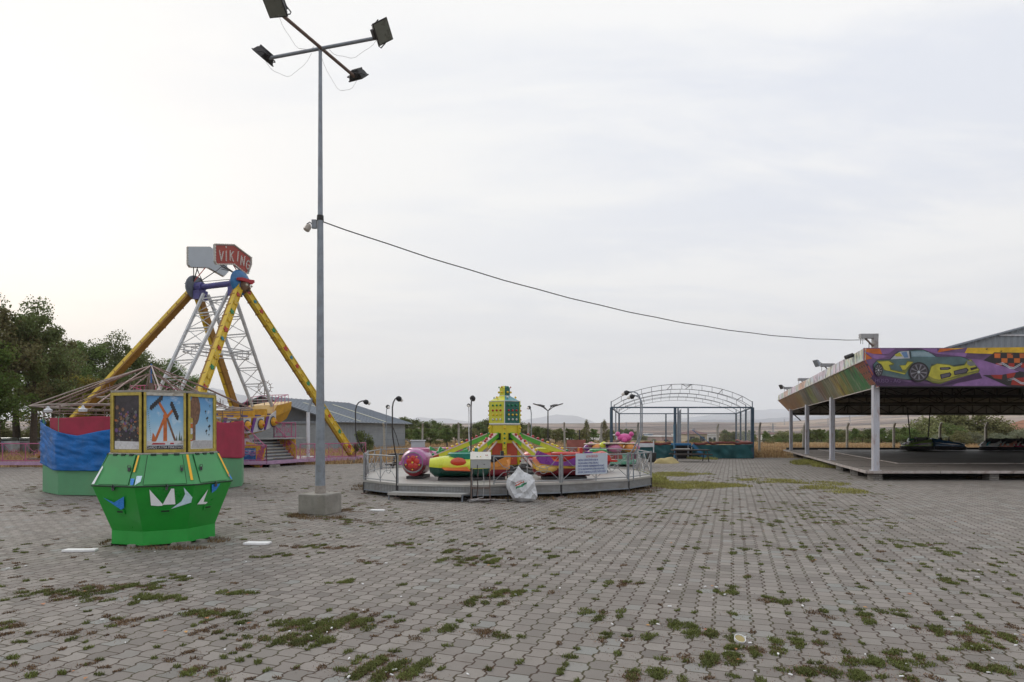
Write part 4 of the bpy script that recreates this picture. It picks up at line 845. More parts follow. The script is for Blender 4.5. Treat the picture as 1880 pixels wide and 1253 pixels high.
rail('railing', up(E['E0'], .28), up(E['E1'], .28), .72, plat, pk, 2); rail('railing', up(E['L2'], .28), up(E['L2'] + (E['E0'] - E['L2']) * .5, .28), .80, plat, pk, 5)
rail('railing', up(E['E2'] + (E['E3'] - E['E2']) * .06, .28), up(E['E3'], .28), .72, plat, pk, 4); rail('railing', up(E['E3'], .28), up(E['E4'], .28), .72, plat, pk, 1); rail('railing', up(b1 - va * 1.35, 1.30), up(b1 - va * 1.35 + vs * 1.2, 1.30), .72, plat, pk, 2)
rail('railing', up(b1 - va * 1.45 + vs * .1, 1.30), up(b1 - va * .12 + vs * .1, 1.30), .72, plat, pk, 2); rail('stair_rail', up(b0 - va * 1.35, 1.2), up(b0, .2), .72, plat, pk, 2, False); rail('stair_rail', up(b1 - va * 1.35, 1.2), up(b1, .2), .72, plat, pk, 2, False)
mb = MB(); mb.box((-10.6, 28.0, .06), (.35, .3, .12), conc); mb.box((-8.2, 32.3, .07), (.4, .3, .14), conc, .5); mb.box((-13.4, 27.4, .07), (.35, .3, .14), conc); mb.box((-17.6, 27.4, .07), (.35, .3, .14), conc); mb.build('support_block', plat)
# ---------------------------------------------------------------- small aeroplane carousel on its polygonal deck
RC = Vector((-.10, 19.1, 0)); RR = 4.28; DZ = .36
ANG = [-142, -123.7, -100.7, -71, -39.4, -19, 12, 42, 72, 102, 132, 160, 188]; RAD = [4.72, 4.8, 4.54, 4.0, 4.1, 4.26, 4.2, 4.3, 4.3, 4.4, 4.5, 4.5, 4.2]
def rp(a, r, z): return Vector((RC.x + r * math.cos(R(a)), RC.y + r * math.sin(R(a)), z))
alu = mat('aluminium_deck', (.40, .385, .36), .5, .25, .12, 3, dirt=.5, dirtcol=(.20, .17, .14)); gpost = mat('grey_railing', (.30, .31, .32), .5, .4, .15, 12, dirt=.3)
tread_p = bpy.data.materials.new('diamond_plate'); tread_p.use_nodes = True; nt = tread_p.node_tree; b = nt.nodes['Principled BSDF']
o_ = nt.nodes.new('ShaderNodeTexCoord').outputs['Object']; xx, yy, zz_ = sep(nt, o_)
hx = mth(nt, 'ADD', xx, mth(nt, 'MULTIPLY', yy, .3))
d1 = mth(nt, 'SINE', mth(nt, 'MULTIPLY', mth(nt, 'ADD', hx, zz_), 95)); d2 = mth(nt, 'SINE', mth(nt, 'MULTIPLY', mth(nt, 'SUBTRACT', hx, zz_), 95)); dd = maprange(nt, mth(nt, 'MULTIPLY', d1, d2), .1, .6)
c = mixc(nt, dd, (.20, .20, .20), (.42, .43, .44)); c = mixc(nt, maprange(nt, noise(nt, o_, 2.5, 6, .65), .45, .7, 0, .6), c, (.15, .13, .11))
nt.links.new(c, b.inputs['Base Color']); b.inputs['Roughness'].default_value = .5; b.inputs['Metallic'].default_value = .3
bp = nt.nodes.new('ShaderNodeBump'); bp.inputs['Distance'].default_value = .003; nt.links.new(dd, bp.inputs['Height']); nt.links.new(bp.outputs[0], b.inputs['Normal'])
deck = empty('ride_deck', RC, 0, 'low polygonal aluminium deck with curled grey railings round the small ride', 'platform')
K = len(ANG)
mb = MB()
for i in range(K):
    a, b_ = ANG[i], ANG[(i + 1) % K] + (360 if i == K - 1 else 0)
    mb.slab([rp(a, RAD[i], DZ - .03), rp(b_, RAD[(i + 1) % K], DZ - .03), rp(b_, 1.2, DZ - .03), rp(a, 1.2, DZ - .03)], (0, 0, 1), .03, alu)
mb.build('floor', deck)
for i in range(K):
    a, b_ = ANG[i], ANG[(i + 1) % K] + (360 if i == K - 1 else 0)
    A_, B_ = rp(a, RAD[i], 0), rp(b_, RAD[(i + 1) % K], 0); mb = MB(); mb.bar(up(A_, .225), up(B_, .225), .02, .20, tread_p); mb.bar(up(A_, DZ - .022), up(B_, DZ - .022), .07, .05, alu); mb.bar(up(A_, .115), up(B_, .115), .04, .03, galv)
    mb.build('skirt', deck)
    mb = MB(); mb.tube([up(A_, 0), up(A_, .34)], .03, steel_d, 6); mb.box(up(A_, .015), (.14, .14, .03), rusty); mb.build('foot', deck)
    if i != 1:
        A2, B2 = A_.lerp(B_, .02), A_.lerp(B_, .98)
        if i == 2: A2 = A_.lerp(B_, .24)
        rail('railing', up(A2, DZ), up(B2, DZ), .66, deck, gpost, 2, True, .017)
    mb = MB(); mb.tube([up(A_, DZ - .05), up(A_, DZ + .70)], .028, gpost, 8); mb.build('corner_post', deck)
A_, B_ = rp(ANG[1], RAD[1], 0), rp(ANG[2], RAD[2], 0); out = rp(-112, 1, 0) - RC; out.normalize()
mb = MB(); q = [A_ + out * .04, B_ + out * .04, B_ + out * .42 - (B_ - A_) * .03, A_ + out * .42 + (B_ - A_) * .0]
mb.slab([up(p, .15) for p in q], (0, 0, 1), .035, tread); mb.bar(up(q[3], .15), up(q[2], .15), .02, .06, alu)
for p in (q[2], q[3]): mb.tube([up(p - out * .05, 0), up(p - out * .05, .15)], .02, galv, 6)
mb.build('step', deck)
# notice board hung on the railing
A_, B_ = rp(-71, 4.04, 0), rp(-39.4, 4.14, 0); dr = (B_ - A_).normalized(); nn = Vector((dr.y, -dr.x, 0))
def onrail(px): q = (px - CX) / F; t = (q * A_.y - A_.x) / (dr.x - dr.y * q); return A_ + dr * t
s0, s1 = onrail(1057), onrail(1115); w = (s1 - s0).length; zc = .80; hh = .53
mb = MB(); c = up((s0 + s1) / 2, zc); T_ = Matrix((dr, -nn, Vector((0, 0, 1)))).transposed(); mb.box(c, (w, .012, hh), mat('notice_white', (.52, .58, .66), .5, 0, .05, 3, dirt=.15), M=T_)
nb = mb.build('notice_board', None, bevel=.002); tag(nb, 'white notice board with red and blue Turkish lettering on the railing', 'notice')
redl = mat('notice_red', (.50, .04, .05), .5, 0, .05); blul = mat('notice_blue', (.05, .07, .28), .5, 0, .05)
fo = nn * .008
text_mesh('lettering', 'UÇAN SEKOLİN', .085, redl, nb, frame_mat(c + fo + Vector((0, 0, .185)) + dr * .0, dr, (0, 0, 1)), sx=.62, extrude=.001)
for k, (t, wd) in enumerate((('MAKİNA GÖREVLİSİNİN UYARI VE', .70), ('TALİMATLARINA UYMAK ZORUNLU', .66), ('EMNİYET KEMERİNİN TAKILMASINDAN EMİN OLUNUZ', .88), ('ÇOCUK MAKİNADAYKEN LÜTFEN AYRILMAYINIZ', .88), ('GÖLÜNÇ DURUMDA ÇOCUĞU TAKİP EDİNİZ', .88))):
    sz = .070; nat = len(t) * sz * .62
    text_mesh('lettering', t, sz, blul, nb, frame_mat(c + fo + Vector((0, 0, .095 - .075 * k)) - dr * w * .44, dr, (0, 0, 1)), align='LEFT', sx=w * wd / nat, extrude=.001)

# ---- the ride itself
pl = empty('aeroplane_ride', RC, 0, 'childrens flying ride with a yellow and green bulb covered tower', 'fairground ride')
ty = mat('tower_yellow', (.60, .60, .045), .35, 0, .08, 4, dirt=.2, dirtcol=(.35, .3, .05), coat=.2); tg = mat('tower_green', (.008, .115, .085), .35, 0, .12, 4, coat=.2); tr = mat('tower_red', (.42, .055, .02), .4, 0, .1, 4, dirt=.2); tw = mat('tower_trim', (.60, .62, .62), .45, 0, .08, 8); ty2 = mat('tower_yellow_deep', (.62, .52, .03), .4, 0, .08, 4, dirt=.2, dirtcol=(.4, .28, .03)); tl = mat('taper_teal', (.10, .30, .34), .35, 0, .1, 5)
bR = mat('bulb_red', (.40, .012, .02), .2, 0, .1, 20, coat=.5); bG = mat('bulb_green', (.01, .20, .07), .2, 0, .1, 20, coat=.5); bY = mat('bulb_yellow', (.70, .46, .02), .2, 0, .1, 20, coat=.5); bW = mat('bulb_clear', (.55, .57, .55), .2, 0, .1, 20, coat=.5)
TX0 = RC.x - .12
def hx(k, r, z): a = R(-90 + 60 * k); return Vector((TX0 + r * math.cos(a), RC.y + r * math.sin(a), z))
def hexring(r, z): return [hx(k, r, z) for k in range(6)]
mb = MB(); mb.lathe((TX0, RC.y, DZ), [(1.15, -.02), (1.15, .06), (.7, .10), (.62, .22)], black, 24); mb.build('turntable', pl)
mb = MB(); mb.loft([hexring(.49, .60), hexring(.49, 1.83)], ty2); tower = mb.build('tower', pl)
for k in range(6):
    mb = MB(); A_, B_ = hx(k, .50, 0), hx(k + 1, .50, 0); n = ((A_ + B_) / 2 - Vector((TX0, RC.y, 0))).normalized()
    mb.slab([up(A_.lerp(B_, q), z) + n * .002 for q, z in ((.15, .62), (.85, .62), (.85, 1.26), (.15, 1.26))], n, .012, tr); mb.slab([up(A_.lerp(B_, q), z) + n * .003 for q, z in ((.26, 1.36), (.74, 1.36), (.74, 1.56), (.26, 1.56))], n, .004, gseam); mb.ball(up(A_.lerp(B_, .5), .8) + n * .02, .015, bY, 6, 4); mb.build('tower_panel', tower)
    mb = MB(); mb.bar(up(A_, .62), up(A_, 1.80), .11, .05, ty2, up=(A_ - Vector((TX0, RC.y, 0))).normalized()); mb.build('corner_strip', tower)
mb = MB(); mb.loft([hexring(.51, 1.80), hexring(.545, 1.835), hexring(.53, 1.86)], tw); mb.build('trim_ring', tower)
cab = MB()
for k in range(6):
    A_, B_ = hx(k, .525, 0), hx(k + 1, .525, 0); m_ = ty if k % 2 else tg
    cab.poly([up(A_, 1.86), up(B_, 1.86), up(B_, 2.52), up(A_, 2.52)], m_)
    A3, B3 = hx(k, .18, 0), hx(k + 1, .18, 0); cab.poly([up(A_, 2.52), up(B_, 2.52), up(A3 * 0 + B3, 2.69), up(A3, 2.69)], ty if k % 2 else tl)
    cab.poly([up(A3, 2.69), up(B3, 2.69), up(B3, 2.93), up(A3, 2.93)], m_)
    A4, B4 = hx(k, .125, 0), hx(k + 1, .125, 0); cab.poly([up(A3, 2.93), up(B3, 2.93), up(B4, 2.99), up(A4, 2.99)], m_)
cab.poly([up(hx(k, .125, 0), 2.99) for k in range(6)], tg); cabo = cab.build('cabinet', pl)
mb = MB()
for k in range(6): mb.bar(up(hx(k, .53, 0), 1.86), up(hx(k, .53, 0), 2.52), .025, .02, tw if k == 0 else (ty if k % 2 else tg), up=(hx(k, 1, 0) - Vector((TX0, RC.y, 0))).normalized())
for r_, z_ in ((.53, 2.52), (.185, 2.69)):
    for k in range(6): mb.bar(up(hx(k, r_, 0), z_), up(hx(k + 1, r_, 0), z_), .018, .018, tw)
mb.build('edge_trim', cabo)
def bulb_proto(m): mb = MB(); mb.lathe((0, 0, 0), [(.020, 0), (.026, .006), (.036, .020), (.036, .034), (.024, .052), (.010, .058)], m, 10); o = mb.build('bulb', None, True); return o.data, o
BULB = {}
for kx, m in (('R', bR), ('G', bG), ('Y', bY), ('W', bW)): BULB[kx], o = bulb_proto(m); bpy.data.objects.remove(o)
def bulb(parent, kx, p, n, s=1.0):
    o = bpy.data.objects.new('bulb', BULB[kx]); COL.objects.link(o); o.parent = parent; off = Vector((0, 0, 0)); q = parent
    while q is not None: off += q.location; q = q.parent
    o.location = Vector(p) - off; o.rotation_euler = Vector(n).to_track_quat('Z', 'Y').to_euler(); o.scale = (s, s, s)
for k in range(6):
    A_, B_ = hx(k, .527, 0), hx(k + 1, .527, 0); n = ((A_ + B_) / 2 - Vector((TX0, RC.y, 0))).normalized()
    if k in (2, 3): continue
    for z, kx in ((2.39, 'G'), (2.24, 'R'), (2.11, 'Y'), (1.97, 'W')):
        for q in ((.25, .5, .75) if k in (0, 5) else (.5,)): bulb(cabo, kx, up(A_.lerp(B_, q), z), n, .92)
    A3, B3 = hx(k, .18, 0), hx(k + 1, .18, 0); bulb(cabo, 'Y', up((A3 + B3) / 2, 2.80), n); bulb(cabo, 'R' if k % 2 else 'G', up((A3 + B3) / 2, 2.955), n, .7); bulb(cabo, 'W' if k % 2 == 0 else 'Y', up((A_ + B3) / 2, 2.62), (n + Vector((0, 0, 1))).normalized())
for k in (0, 1, 5):
    for z, kx in ((1.72, 'Y'), (1.55, 'G'), (1.41, 'G'), (1.27, 'G'), (1.12, 'Y'), (.98, 'Y' if k == 0 else 'R'), (.72, 'Y' if k == 0 else 'R')):
        n = (hx(k, 1, 0) - Vector((TX0, RC.y, 0))).normalized(); bulb(tower, kx, up(hx(k, .525, 0), z), n, .85)
ag = mat('arm_green', (.10, .42, .05), .4, 0, .15, 4); ay = mat('arm_yellow', (.58, .60, .04), .4, 0, .12, 4, dirt=.2, dirtcol=(.4, .3, .03)); aw = mat('arm_white_pink', (.66, .52, .50), .45, 0, .12, 5)
for k in range(6):
    th = R(-120 + 60 * k); d = Vector((math.cos(th), math.sin(th), 0)); c0 = Vector((TX0, RC.y, 0)); a = c0 + d * .40 + Vector((0, 0, 1.52)); e = c0 + d * 2.30 + Vector((0, 0, .74)); sl_ = (e - a).normalized(); n = Vector((0, 0, 1)) - sl_ * sl_.z; n.normalize()
    mb = MB(); mb.bar(a, a.lerp(e, .36), .11, .13, ag); mb.bar(a.lerp(e, .36), a.lerp(e, .84), .11, .13, ay); mb.bar(a.lerp(e, .84), e, .11, .13, tr); arm = mb.build('arm', pl)
    mb = MB(); mb.bar(a.lerp(e, .06) + n * .075, e + n * .075, .13, .025, aw); mb.build('lamp_rail', arm)
    mb = MB(); mb.tube([c0 + d * .48 + Vector((0, 0, 1.30)), c0 + d * 1.75 + Vector((0, 0, .52))], .028, aw, 6); mb.tube([c0 + d * .5 + Vector((0, 0, .58)), c0 + d * 2.35 + Vector((0, 0, .50))], .03, steel_d, 6); mb.tube([e, c0 + d * 2.4 + Vector((0, 0, .50))], .03, steel_d, 6); mb.build('strut', arm)
    for j in range(11):
        q = .14 + j * .078
        if k in (3, 4): continue
        bulb(arm, 'R' if j < 4 else ('Y' if j < 8 else 'G'), a.lerp(e, q) + n * .088 + Vector((-d.y, d.x, 0)) * (.02 if j % 2 else -.02), n, 1.25)
# ride vehicles: local x forward
def plastic(n, c): return mat('plastic_' + n, c, .3, 0, .10, 3, dirt=.15, coat=.35, dirtcol=(.2, .15, .1))
def vehicle(kind, ang, r, face, L, W_, H_, c_top, c_low, c_acc, c_seat, s=1.0, label=None):
    c = rp(ang, r, DZ + .07) - Vector((.2, 0, 0))
    st = 13; up_r = []; lo_r = []
    for i in range(st):
        t = i / (st - 1); x = (t - .5) * L
        if kind == 'rocket': w = W_ * (.42 + .58 * math.sin(math.pi * min(1, .12 + t * .62)) ** .6) * (1 if t < .93 else 1 - (t - .93) * 2.2); h = H_ * w / W_ * 1.0; zc = H_ * .52
        elif kind == 'plane': w = W_ * (.25 + .75 * math.sin(math.pi * (.10 + .80 * t)) ** .7); h = H_ * (.30 + .55 * math.sin(math.pi * (.08 + .80 * t)) ** .8); zc = H_ * .48 + .04 * (t - .5)
        else: w = W_ * (.30 + .70 * math.sin(math.pi * (.06 + .86 * t)) ** .55); h = H_ * (.60 + .25 * abs(2 * t - 1) ** 2); zc = H_ * .45
        up_r.append([Vector((x, w / 2 * math.cos(a), zc + (h / 2) * math.sin(a))) for a in np.linspace(-.25, math.pi + .25, 12)])
        lo_r.append([Vector((x, w / 2 * .93 * math.cos(a), zc + (zc + .0) * math.sin(a) * (.98 if 0 < i < st - 1 else .6))) for a in np.linspace(math.pi + .15, 2 * math.pi - .15, 9)])
    mb = MB(); mb.loft(up_r, c_top, cap=True, closed=False); body = mb.build('ride_vehicle', pl, True, local=True); body.location = (c.x - RC.x, c.y - RC.y, c.z); body.rotation_euler = (0, 0, R(face)); body['label'] = label
    mb = MB(); mb.loft(lo_r, c_low, cap=True, closed=True); mb.build('underside', body, True, local=True)
    mb = MB(); x0 = -.05 * L; mb.loft([[Vector((x0 + rx * L * math.cos(a), W_ * .33 * ry * math.sin(a), z)) for a in np.linspace(0, 6.283, 17)[:-1]] for rx, ry, z in ((.23, 1.1, H_ * .72), (.26, 1.2, H_ * .99), (.22, 1.0, H_ * 1.03), (.19, .9, H_ * .85))], c_seat); mb.box((x0 - .22 * L, 0, H_ * (1.02 if kind != 'rocket' else .80)), (.08, W_ * .5, H_ * .4), c_seat); mb.build('seat', body, True, local=True)
    mb = MB()
    if kind == 'rocket':
        X = L / 2; mb.lathe((X - .06, 0, H_ * .52), [(W_ * .38, -.02), (W_ * .38, .05), (W_ * .35, .07), (W_ * .32, .05)], mat('ring_grey', (.22, .24, .25), .35, .1), 20, axis=(1, 0, 0)); mb.lathe((X - .05, 0, H_ * .52), [(W_ * .335, 0), (W_ * .335, .04)], mat('ring_cream', (.62, .58, .30), .4), 20, axis=(1, 0, 0))
        for j in range(5): a = j * 1.2566 + .3; mb.ball((X + .0, W_ * .14 * math.cos(a), H_ * .52 + W_ * .14 * math.sin(a)), W_ * .11, c_acc, 8, 5, (.3, 1, 1)); mb.ball((X + .035, W_ * .25 * math.cos(a + .63), H_ * .52 + W_ * .25 * math.sin(a + .63)), .022, bY, 6, 4)
        mb.ball((X + .05, 0, H_ * .52), .03, bY, 6, 4)
    if kind == 'rocket': mb.build('nose_ring', body, True, local=True)
    for sg in (-1, 1):
        mb = MB()
        if kind == 'plane':
            mb.loft([[Vector((xx_, sg * yy_, zz_ + dz)) for xx_, dz in ((.26 * L - q * .10, -.05 * (1 - q)), (.30 * L - q * .10, .02), (-.10 * L - q * .12, .06 * (1 - q)), (-.14 * L - q * .12, -.02))] for q, yy_, zz_ in ((0, W_ * .36, H_ * .42), (.5, W_ * .62, H_ * .36), (1, W_ * .82, H_ * .34))], c_acc)
            mb.ball((.02 * L, sg * W_ * .46, H_ * .66), W_ * .14, c_acc, 10, 6, (1.8, .5, 1.0))
        elif kind == 'rocket':
            mb.loft([[Vector((x_, sg * y_, z_)) for x_, z_ in ((-.28 * L + o, H_ * .40), (.10 * L + o, H_ * .40), (.06 * L + o, H_ * .50), (-.28 * L + o, H_ * .50))] for y_, o in ((W_ * .45, 0), (W_ * .72, -.08))], c_top)
        else:
            pts = [(-.42, .62), (-.36, .95), (-.15, .82), (.0, .66), (.18, .66), (.26, .92), (.40, 1.08), (.47, .80), (.40, .58), (.2, .5), (-.1, .48)]
            mb.slab([Vector((L * a, sg * W_ * (.50 - .15 * abs(a)), H_ * b__)) for a, b__ in pts], (0, sg, 0), .05, c_acc)
            mb.ball((.30 * L, sg * W_ * .45, H_ * .36), W_ * .16, mat('vehicle_highlight', (.66, .42, .10), .35), 8, 5, (2.2, .5, .8))
        mb.build('side_fin', body, True, local=True)
    mb = MB()
    if kind != 'rocket': mb.loft([[Vector((-L * .40 + o, y_, z_)) for y_, z_ in ((-.02, H_ * .6), (.02, H_ * .6), (.02, H_ * 1.05), (-.02, H_ * 1.05))] for o in (-.12, .10)], c_acc)
    if kind != 'rocket': mb.build('tail_fin', body, True, local=True)
    mb = MB(); mb.box((0, 0, -.03), (L * .72, W_ * .6, .07), steel_d); mb.build('base_plate', body, local=True)
    return body
YG = plastic('lime', (.60, .64, .03)); TE = plastic('teal', (.01, .22, .16)); PU = plastic('pink_purple', (.34, .075, .26)); DR = plastic('dark_red', (.22, .008, .02)); RE = plastic('red', (.52, .03, .02)); OR = plastic('orange', (.62, .24, .04)); VI = plastic('violet', (.20, .035, .26)); PK = plastic('pink', (.50, .16, .30)); GRN = plastic('green', (.05, .35, .12)); DGN = plastic('dark_green', (.008, .07, .05)); BL = plastic('black', (.02, .02, .03))
rg_ = bpy.data.materials.new('plastic_sunset'); rg_.use_nodes = True; nt = rg_.node_tree; b = nt.nodes['Principled BSDF']; z3 = sep(nt, nt.nodes.new('ShaderNodeTexCoord').outputs['Object'])[2]
nt.links.new(ramp(nt, maprange(nt, z3, .12, .62), [(0, (.62, .40, .03)), (.35, (.62, .36, .05)), (.6, (.50, .10, .03)), (1, (.55, .18, .08))]), b.inputs['Base Color']); b.inputs['Roughness'].default_value = .3; b.inputs['Coat Weight'].default_value = .3
vehicle('rocket', -136, 3.1, -95, 1.25, .74, .72, PU, DR, RE, PK, label='pink purple rocket car with a round red nose')
vehicle('plane', -110, 3.05, 182, 1.55, .80, .62, YG, DGN, plastic('red_wing', (.55, .06, .02)), TE, label='lime yellow plane car with red wings')
vehicle('boat', -94, 2.75, 185, .85, .55, .55, OR, DR, OR, BL, label='small plain orange car')
vehicle('boat', -57, 3.05, 182, 1.62, .82, .62, rg_, DR, VI, RE, label='orange red car with violet wavy sides')
vehicle('rocket', 8, 3.0, 96, 1.3, .7, .62, RE, DR, YG, GRN, label='red rocket car on the far right'); vehicle('plane', 62, 3.0, 150, 1.4, .75, .6, RE, DR, PK, YG, label='red plane car at the back'); vehicle('boat', 128, 3.0, 215, 1.4, .75, .62, PK, DR, GRN, PK, label='pink and green car at the back left')

# ---- curved lamp posts round the deck
def lamp_post(a, r0, z0, H, bend, head, lab, m=steel_d, face=None, r=.016):
    b0 = rp(a, r0, z0); d = (b0 - RC); d.z = 0; d.normalize(); inw = -d if face is None else Vector((math.cos(R(face)), math.sin(R(face)), 0)); c1 = b0 + d * bend
    root = empty('lamp_post', (b0.x, b0.y, z0), 0, lab, 'lamp', 'curved lamp posts round the small ride')
    pts = [b0, Vector((b0.x, b0.y, .98 if bend else 1.2)), up(b0 + d * bend * .35, 1.12 if bend else 1.3), up(c1 - d * bend * .1, 1.48), up(c1, 1.66), up(c1, H - .24), up(c1 + inw * .03, H - .12), up(c1 + inw * .09, H - .04), up(c1 + inw * .18, H), up(c1 + inw * head, H - .005)]
    mb = MB(); mb.tube(pts, r, m, 8); mb.build('pole', root, True)
    hd = up(c1 + inw * head, H - .01); ax = (inw - Vector((0, 0, .35))).normalized(); mb = MB(); mb.lathe(hd - ax * .03, [(.022, 0), (.03, .02), (.062, .05), (.066, .11), (.05, .13)], black, 12, axis=ax); sk_ = mb.build('lamp_head', root, True)
    mb = MB(); mb.ball(hd + ax * .14, .045, bulb_w, 10, 7); mb.build('glass_bulb', sk_, True)
lamp_post(-123.7, 4.83, .05, 2.43, .14, .17, 'dark curved lamp post at the left end of the open step')
lamp_post(-142, 4.68, DZ, 2.40, .28, .24, 'dark curved lamp post at the far left corner of the deck')
lamp_post(-100.7, 4.60, 0.0, 2.42, 0, .10, 'dark straight lamp post beside the grey control box')
lamp_post(-40, 4.12, .3, 2.64, .36, .32, 'grey curved lamp post at the right corner, its head the higher of the pair', galv, 178)
lamp_post(-36, 4.12, .3, 2.56, .25, .22, 'grey curved lamp post at the right corner, its head the lower of the pair', galv, 178)
lamp_post(110, RR, DZ, 2.60, .1, .12, 'pale lamp post seen behind the ride left of the tower', white_p, -90)
lamp_post(79, RR, DZ, 2.52, 0, .12, 'slim grey lamp post seen behind the ride right of the tower', galv, -120)
lamp_post(158, RR + .1, DZ, 2.45, .0, .10, 'thin pale lamp post at the back left of the deck', galv, -60, .012)

# ---- control box, wiring and the plastic sack
cb = Vector((-.715, 14.28, 0)); box = empty('control_box', cb, .05, 'grey and white electric control box on thin legs before the ride', 'control box')
bx_g = mat('box_grey', (.36, .37, .37), .45, .1, .06, 6, dirt=.2); bx_w = mat('box_cream', (.62, .60, .54), .45, 0, .05, 6, dirt=.15)
mb = MB(); mb.loft([[Vector((x, -.12, .78)), Vector((x, .16, .78)), Vector((x, .16, 1.12)), Vector((x, -.12, .975))] for x in (-.225, .225)], bx_g); cbx = mb.build('case', box, bevel=.006, local=True)
mb = MB(); mb.slab([(-.235, -.135, .975), (.235, -.135, .975), (.235, .17, 1.132), (-.235, .17, 1.132)], (0, -.45, .9), .012, bx_w); lid = mb.build('lid', cbx, local=True)
mb = MB()
for x, m_ in ((-.08, bG), (-.0, bY), (.12, bR), (.15, bR)): mb.lathe((x, -.05 if m_ is not bR else .02, 1.035 if m_ is not bR else 1.065), [(.012, 0), (.012, .012), (.008, .016)], m_, 8, axis=(0, -.45, .9))
mb.build('button', lid, local=True)
mb = MB(); mb.ball((.08, -.124, .87), .012, black, 6, 4); mb.tube([(-.07, -.122, .86), (-.08, -.135, .72), (-.06, -.12, .4), (-.1, -.1, .15)], .008, cable, 5)
mb.build('knob', cbx, local=True)
for x in (-.2, .2):
    for y in (-.1, .13): mb = MB(); mb.tube([(x * 1.02, y, .78), (x * 1.08, y * 1.2, .0)], .011, rusty, 6); mb.build('leg', box, local=True)
mb = MB(); mb.tube([(-.21, -.1, .35), (.21, -.1, .35)], .008, rusty, 5); mb.tube([(-.21, .13, .30), (.21, .13, .30)], .008, rusty, 5); mb.build('stretcher', box, local=True)
rg = random.Random(8)
for k in range(3):
    mb = MB(); pts = [cb + Vector((-.15 + .1 * k, 0, .76)), cb + Vector((-.22 + .15 * k, -.05, .45)), cb + Vector((-.18 + .12 * k, -.08, .12))] + [cb + Vector((rg.uniform(-.45, .35), rg.uniform(-.25, .2), rg.uniform(.015, .10))) for _ in range(9)] + [cb + Vector((.3 + .4 * k, .35, .02))]
    mb.tube(pts, .009, (cable, rusty, wire_w)[k], 5); tag(mb.build('wiring', None, True), ('black loose cable tangled under the control box', 'reddish loose cable tangled under the control box', 'pale thin cable tangled under the control box')[k], 'cable')
sk0 = Vector((.19, 14.30, 0))
mb = MB(); fr = [Vector((-.28, .05, 0)), Vector((-.30, .05, .66)), Vector((-.26, .05, .73)), Vector((-.06, .05, .74)), Vector((.0, .05, .68)), Vector((.02, .05, 0))]
mb.tube([sk0 + p for p in fr], .014, black, 6); mb.tube([sk0 + p + Vector((0, .32, 0)) for p in fr], .012, black, 6); mb.box(sk0 + Vector((-.13, .2, .42)), (.30, .34, .03), black)
tag(mb.build('metal_chair', None, True), 'black tube chair half hidden behind the white sack', 'chair')
sackm = mat('white_sack', (.60, .61, .63), .5, 0, .08, 5, dirt=.12, dirtcol=(.4, .38, .36))
nt = sackm.node_tree; b = nt.nodes['Principled BSDF']; src = b.inputs['Base Color'].links[0].from_socket; o_ = nt.nodes.new('ShaderNodeTexCoord').outputs['Object']; ox, oy, oz0 = sep(nt, o_); oz = mth(nt, 'SUBTRACT', oz0, mth(nt, 'MULTIPLY', ox, .45))
wv = mth(nt, 'MULTIPLY', mth(nt, 'SUBTRACT', noise(nt, o_, 9, 3, .6), .5), .12)
def band(c0, w, c1, w1): return mth(nt, 'MULTIPLY', mth(nt, 'LESS_THAN', mth(nt, 'ABSOLUTE', mth(nt, 'SUBTRACT', mth(nt, 'ADD', oz, wv), c0)), w), mth(nt, 'LESS_THAN', mth(nt, 'ABSOLUTE', mth(nt, 'SUBTRACT', ox, c1)), w1))
cc = mixc(nt, band(.38, .024, .02, .12), src, (.04, .25, .12)); cc = mixc(nt, band(.44, .013, -.02, .10), cc, (.55, .10, .05)); cc = mixc(nt, band(.49, .009, -.05, .07), cc, (.5, .12, .10)); nt.links.new(cc, b.inputs['Base Color'])
from mathutils.geometry import delaunay_2d_cdt
def sq(px, py): p = P(px, py, 14.2); return Vector((p.x - sk0.x, max(.012, p.z)))
outl = [sq(*p) for p in ((951.5, 857), (957, 864), (963.5, 869), (970, 871), (976.6, 873.6), (982, 882), (983, 893), (986, 904), (987, 913), (983, 918), (976.6, 921), (964, 922.5), (952.6, 922), (941.6, 917), (935, 907), (930, 895.4), (929.5, 887), (931.5, 879), (938, 874), (944, 868))]
inn = [(sq(*p[:2]), p[2]) for p in ((951, 866, .05), (947, 875, .12), (956, 874, .03), (963, 878, .10), (972, 880, .05), (977, 888, .11), (938, 883, .10), (942, 889, .02), (936, 895, .12), (947, 886, .14), (955, 884, .08), (952, 895, .15), (962, 892, .05), (968, 899, .16), (960, 905, .12), (946, 898, .06), (953, 913, .17), (949, 907, .07), (941, 905, .13), (975, 900, .06), (980, 906, .12), (970, 909, .07), (974, 915, .14), (962, 915, .10), (946, 914, .12), (967, 887, .11))]
pts2 = outl + [p for p, d_ in inn]; dep = [0.0] * len(outl) + [d_ for p, d_ in inn]
cdt = delaunay_2d_cdt([Vector(p) for p in pts2], [], [list(range(len(outl)))], 1, 1e-6)
bm = bmesh.new(); vf = []
for p in cdt[0]:
    j = min(range(len(pts2)), key=lambda q: (pts2[q] - p).length); vf.append(bm.verts.new((p.x, -dep[j] * .9, p.y)))
for f in cdt[2]: bm.faces.new([vf[i] for i in f])
bd = [e for e in bm.edges if e.is_boundary]; ex = bmesh.ops.extrude_edge_only(bm, edges=bd); nv = [g for g in ex['geom'] if isinstance(g, bmesh.types.BMVert)]
for v in nv: v.co.y += .22; v.co.x *= .9; v.co.x += .01
bmesh.ops.subdivide_edges(bm, edges=bm.edges[:], cuts=3, use_grid_fill=True)
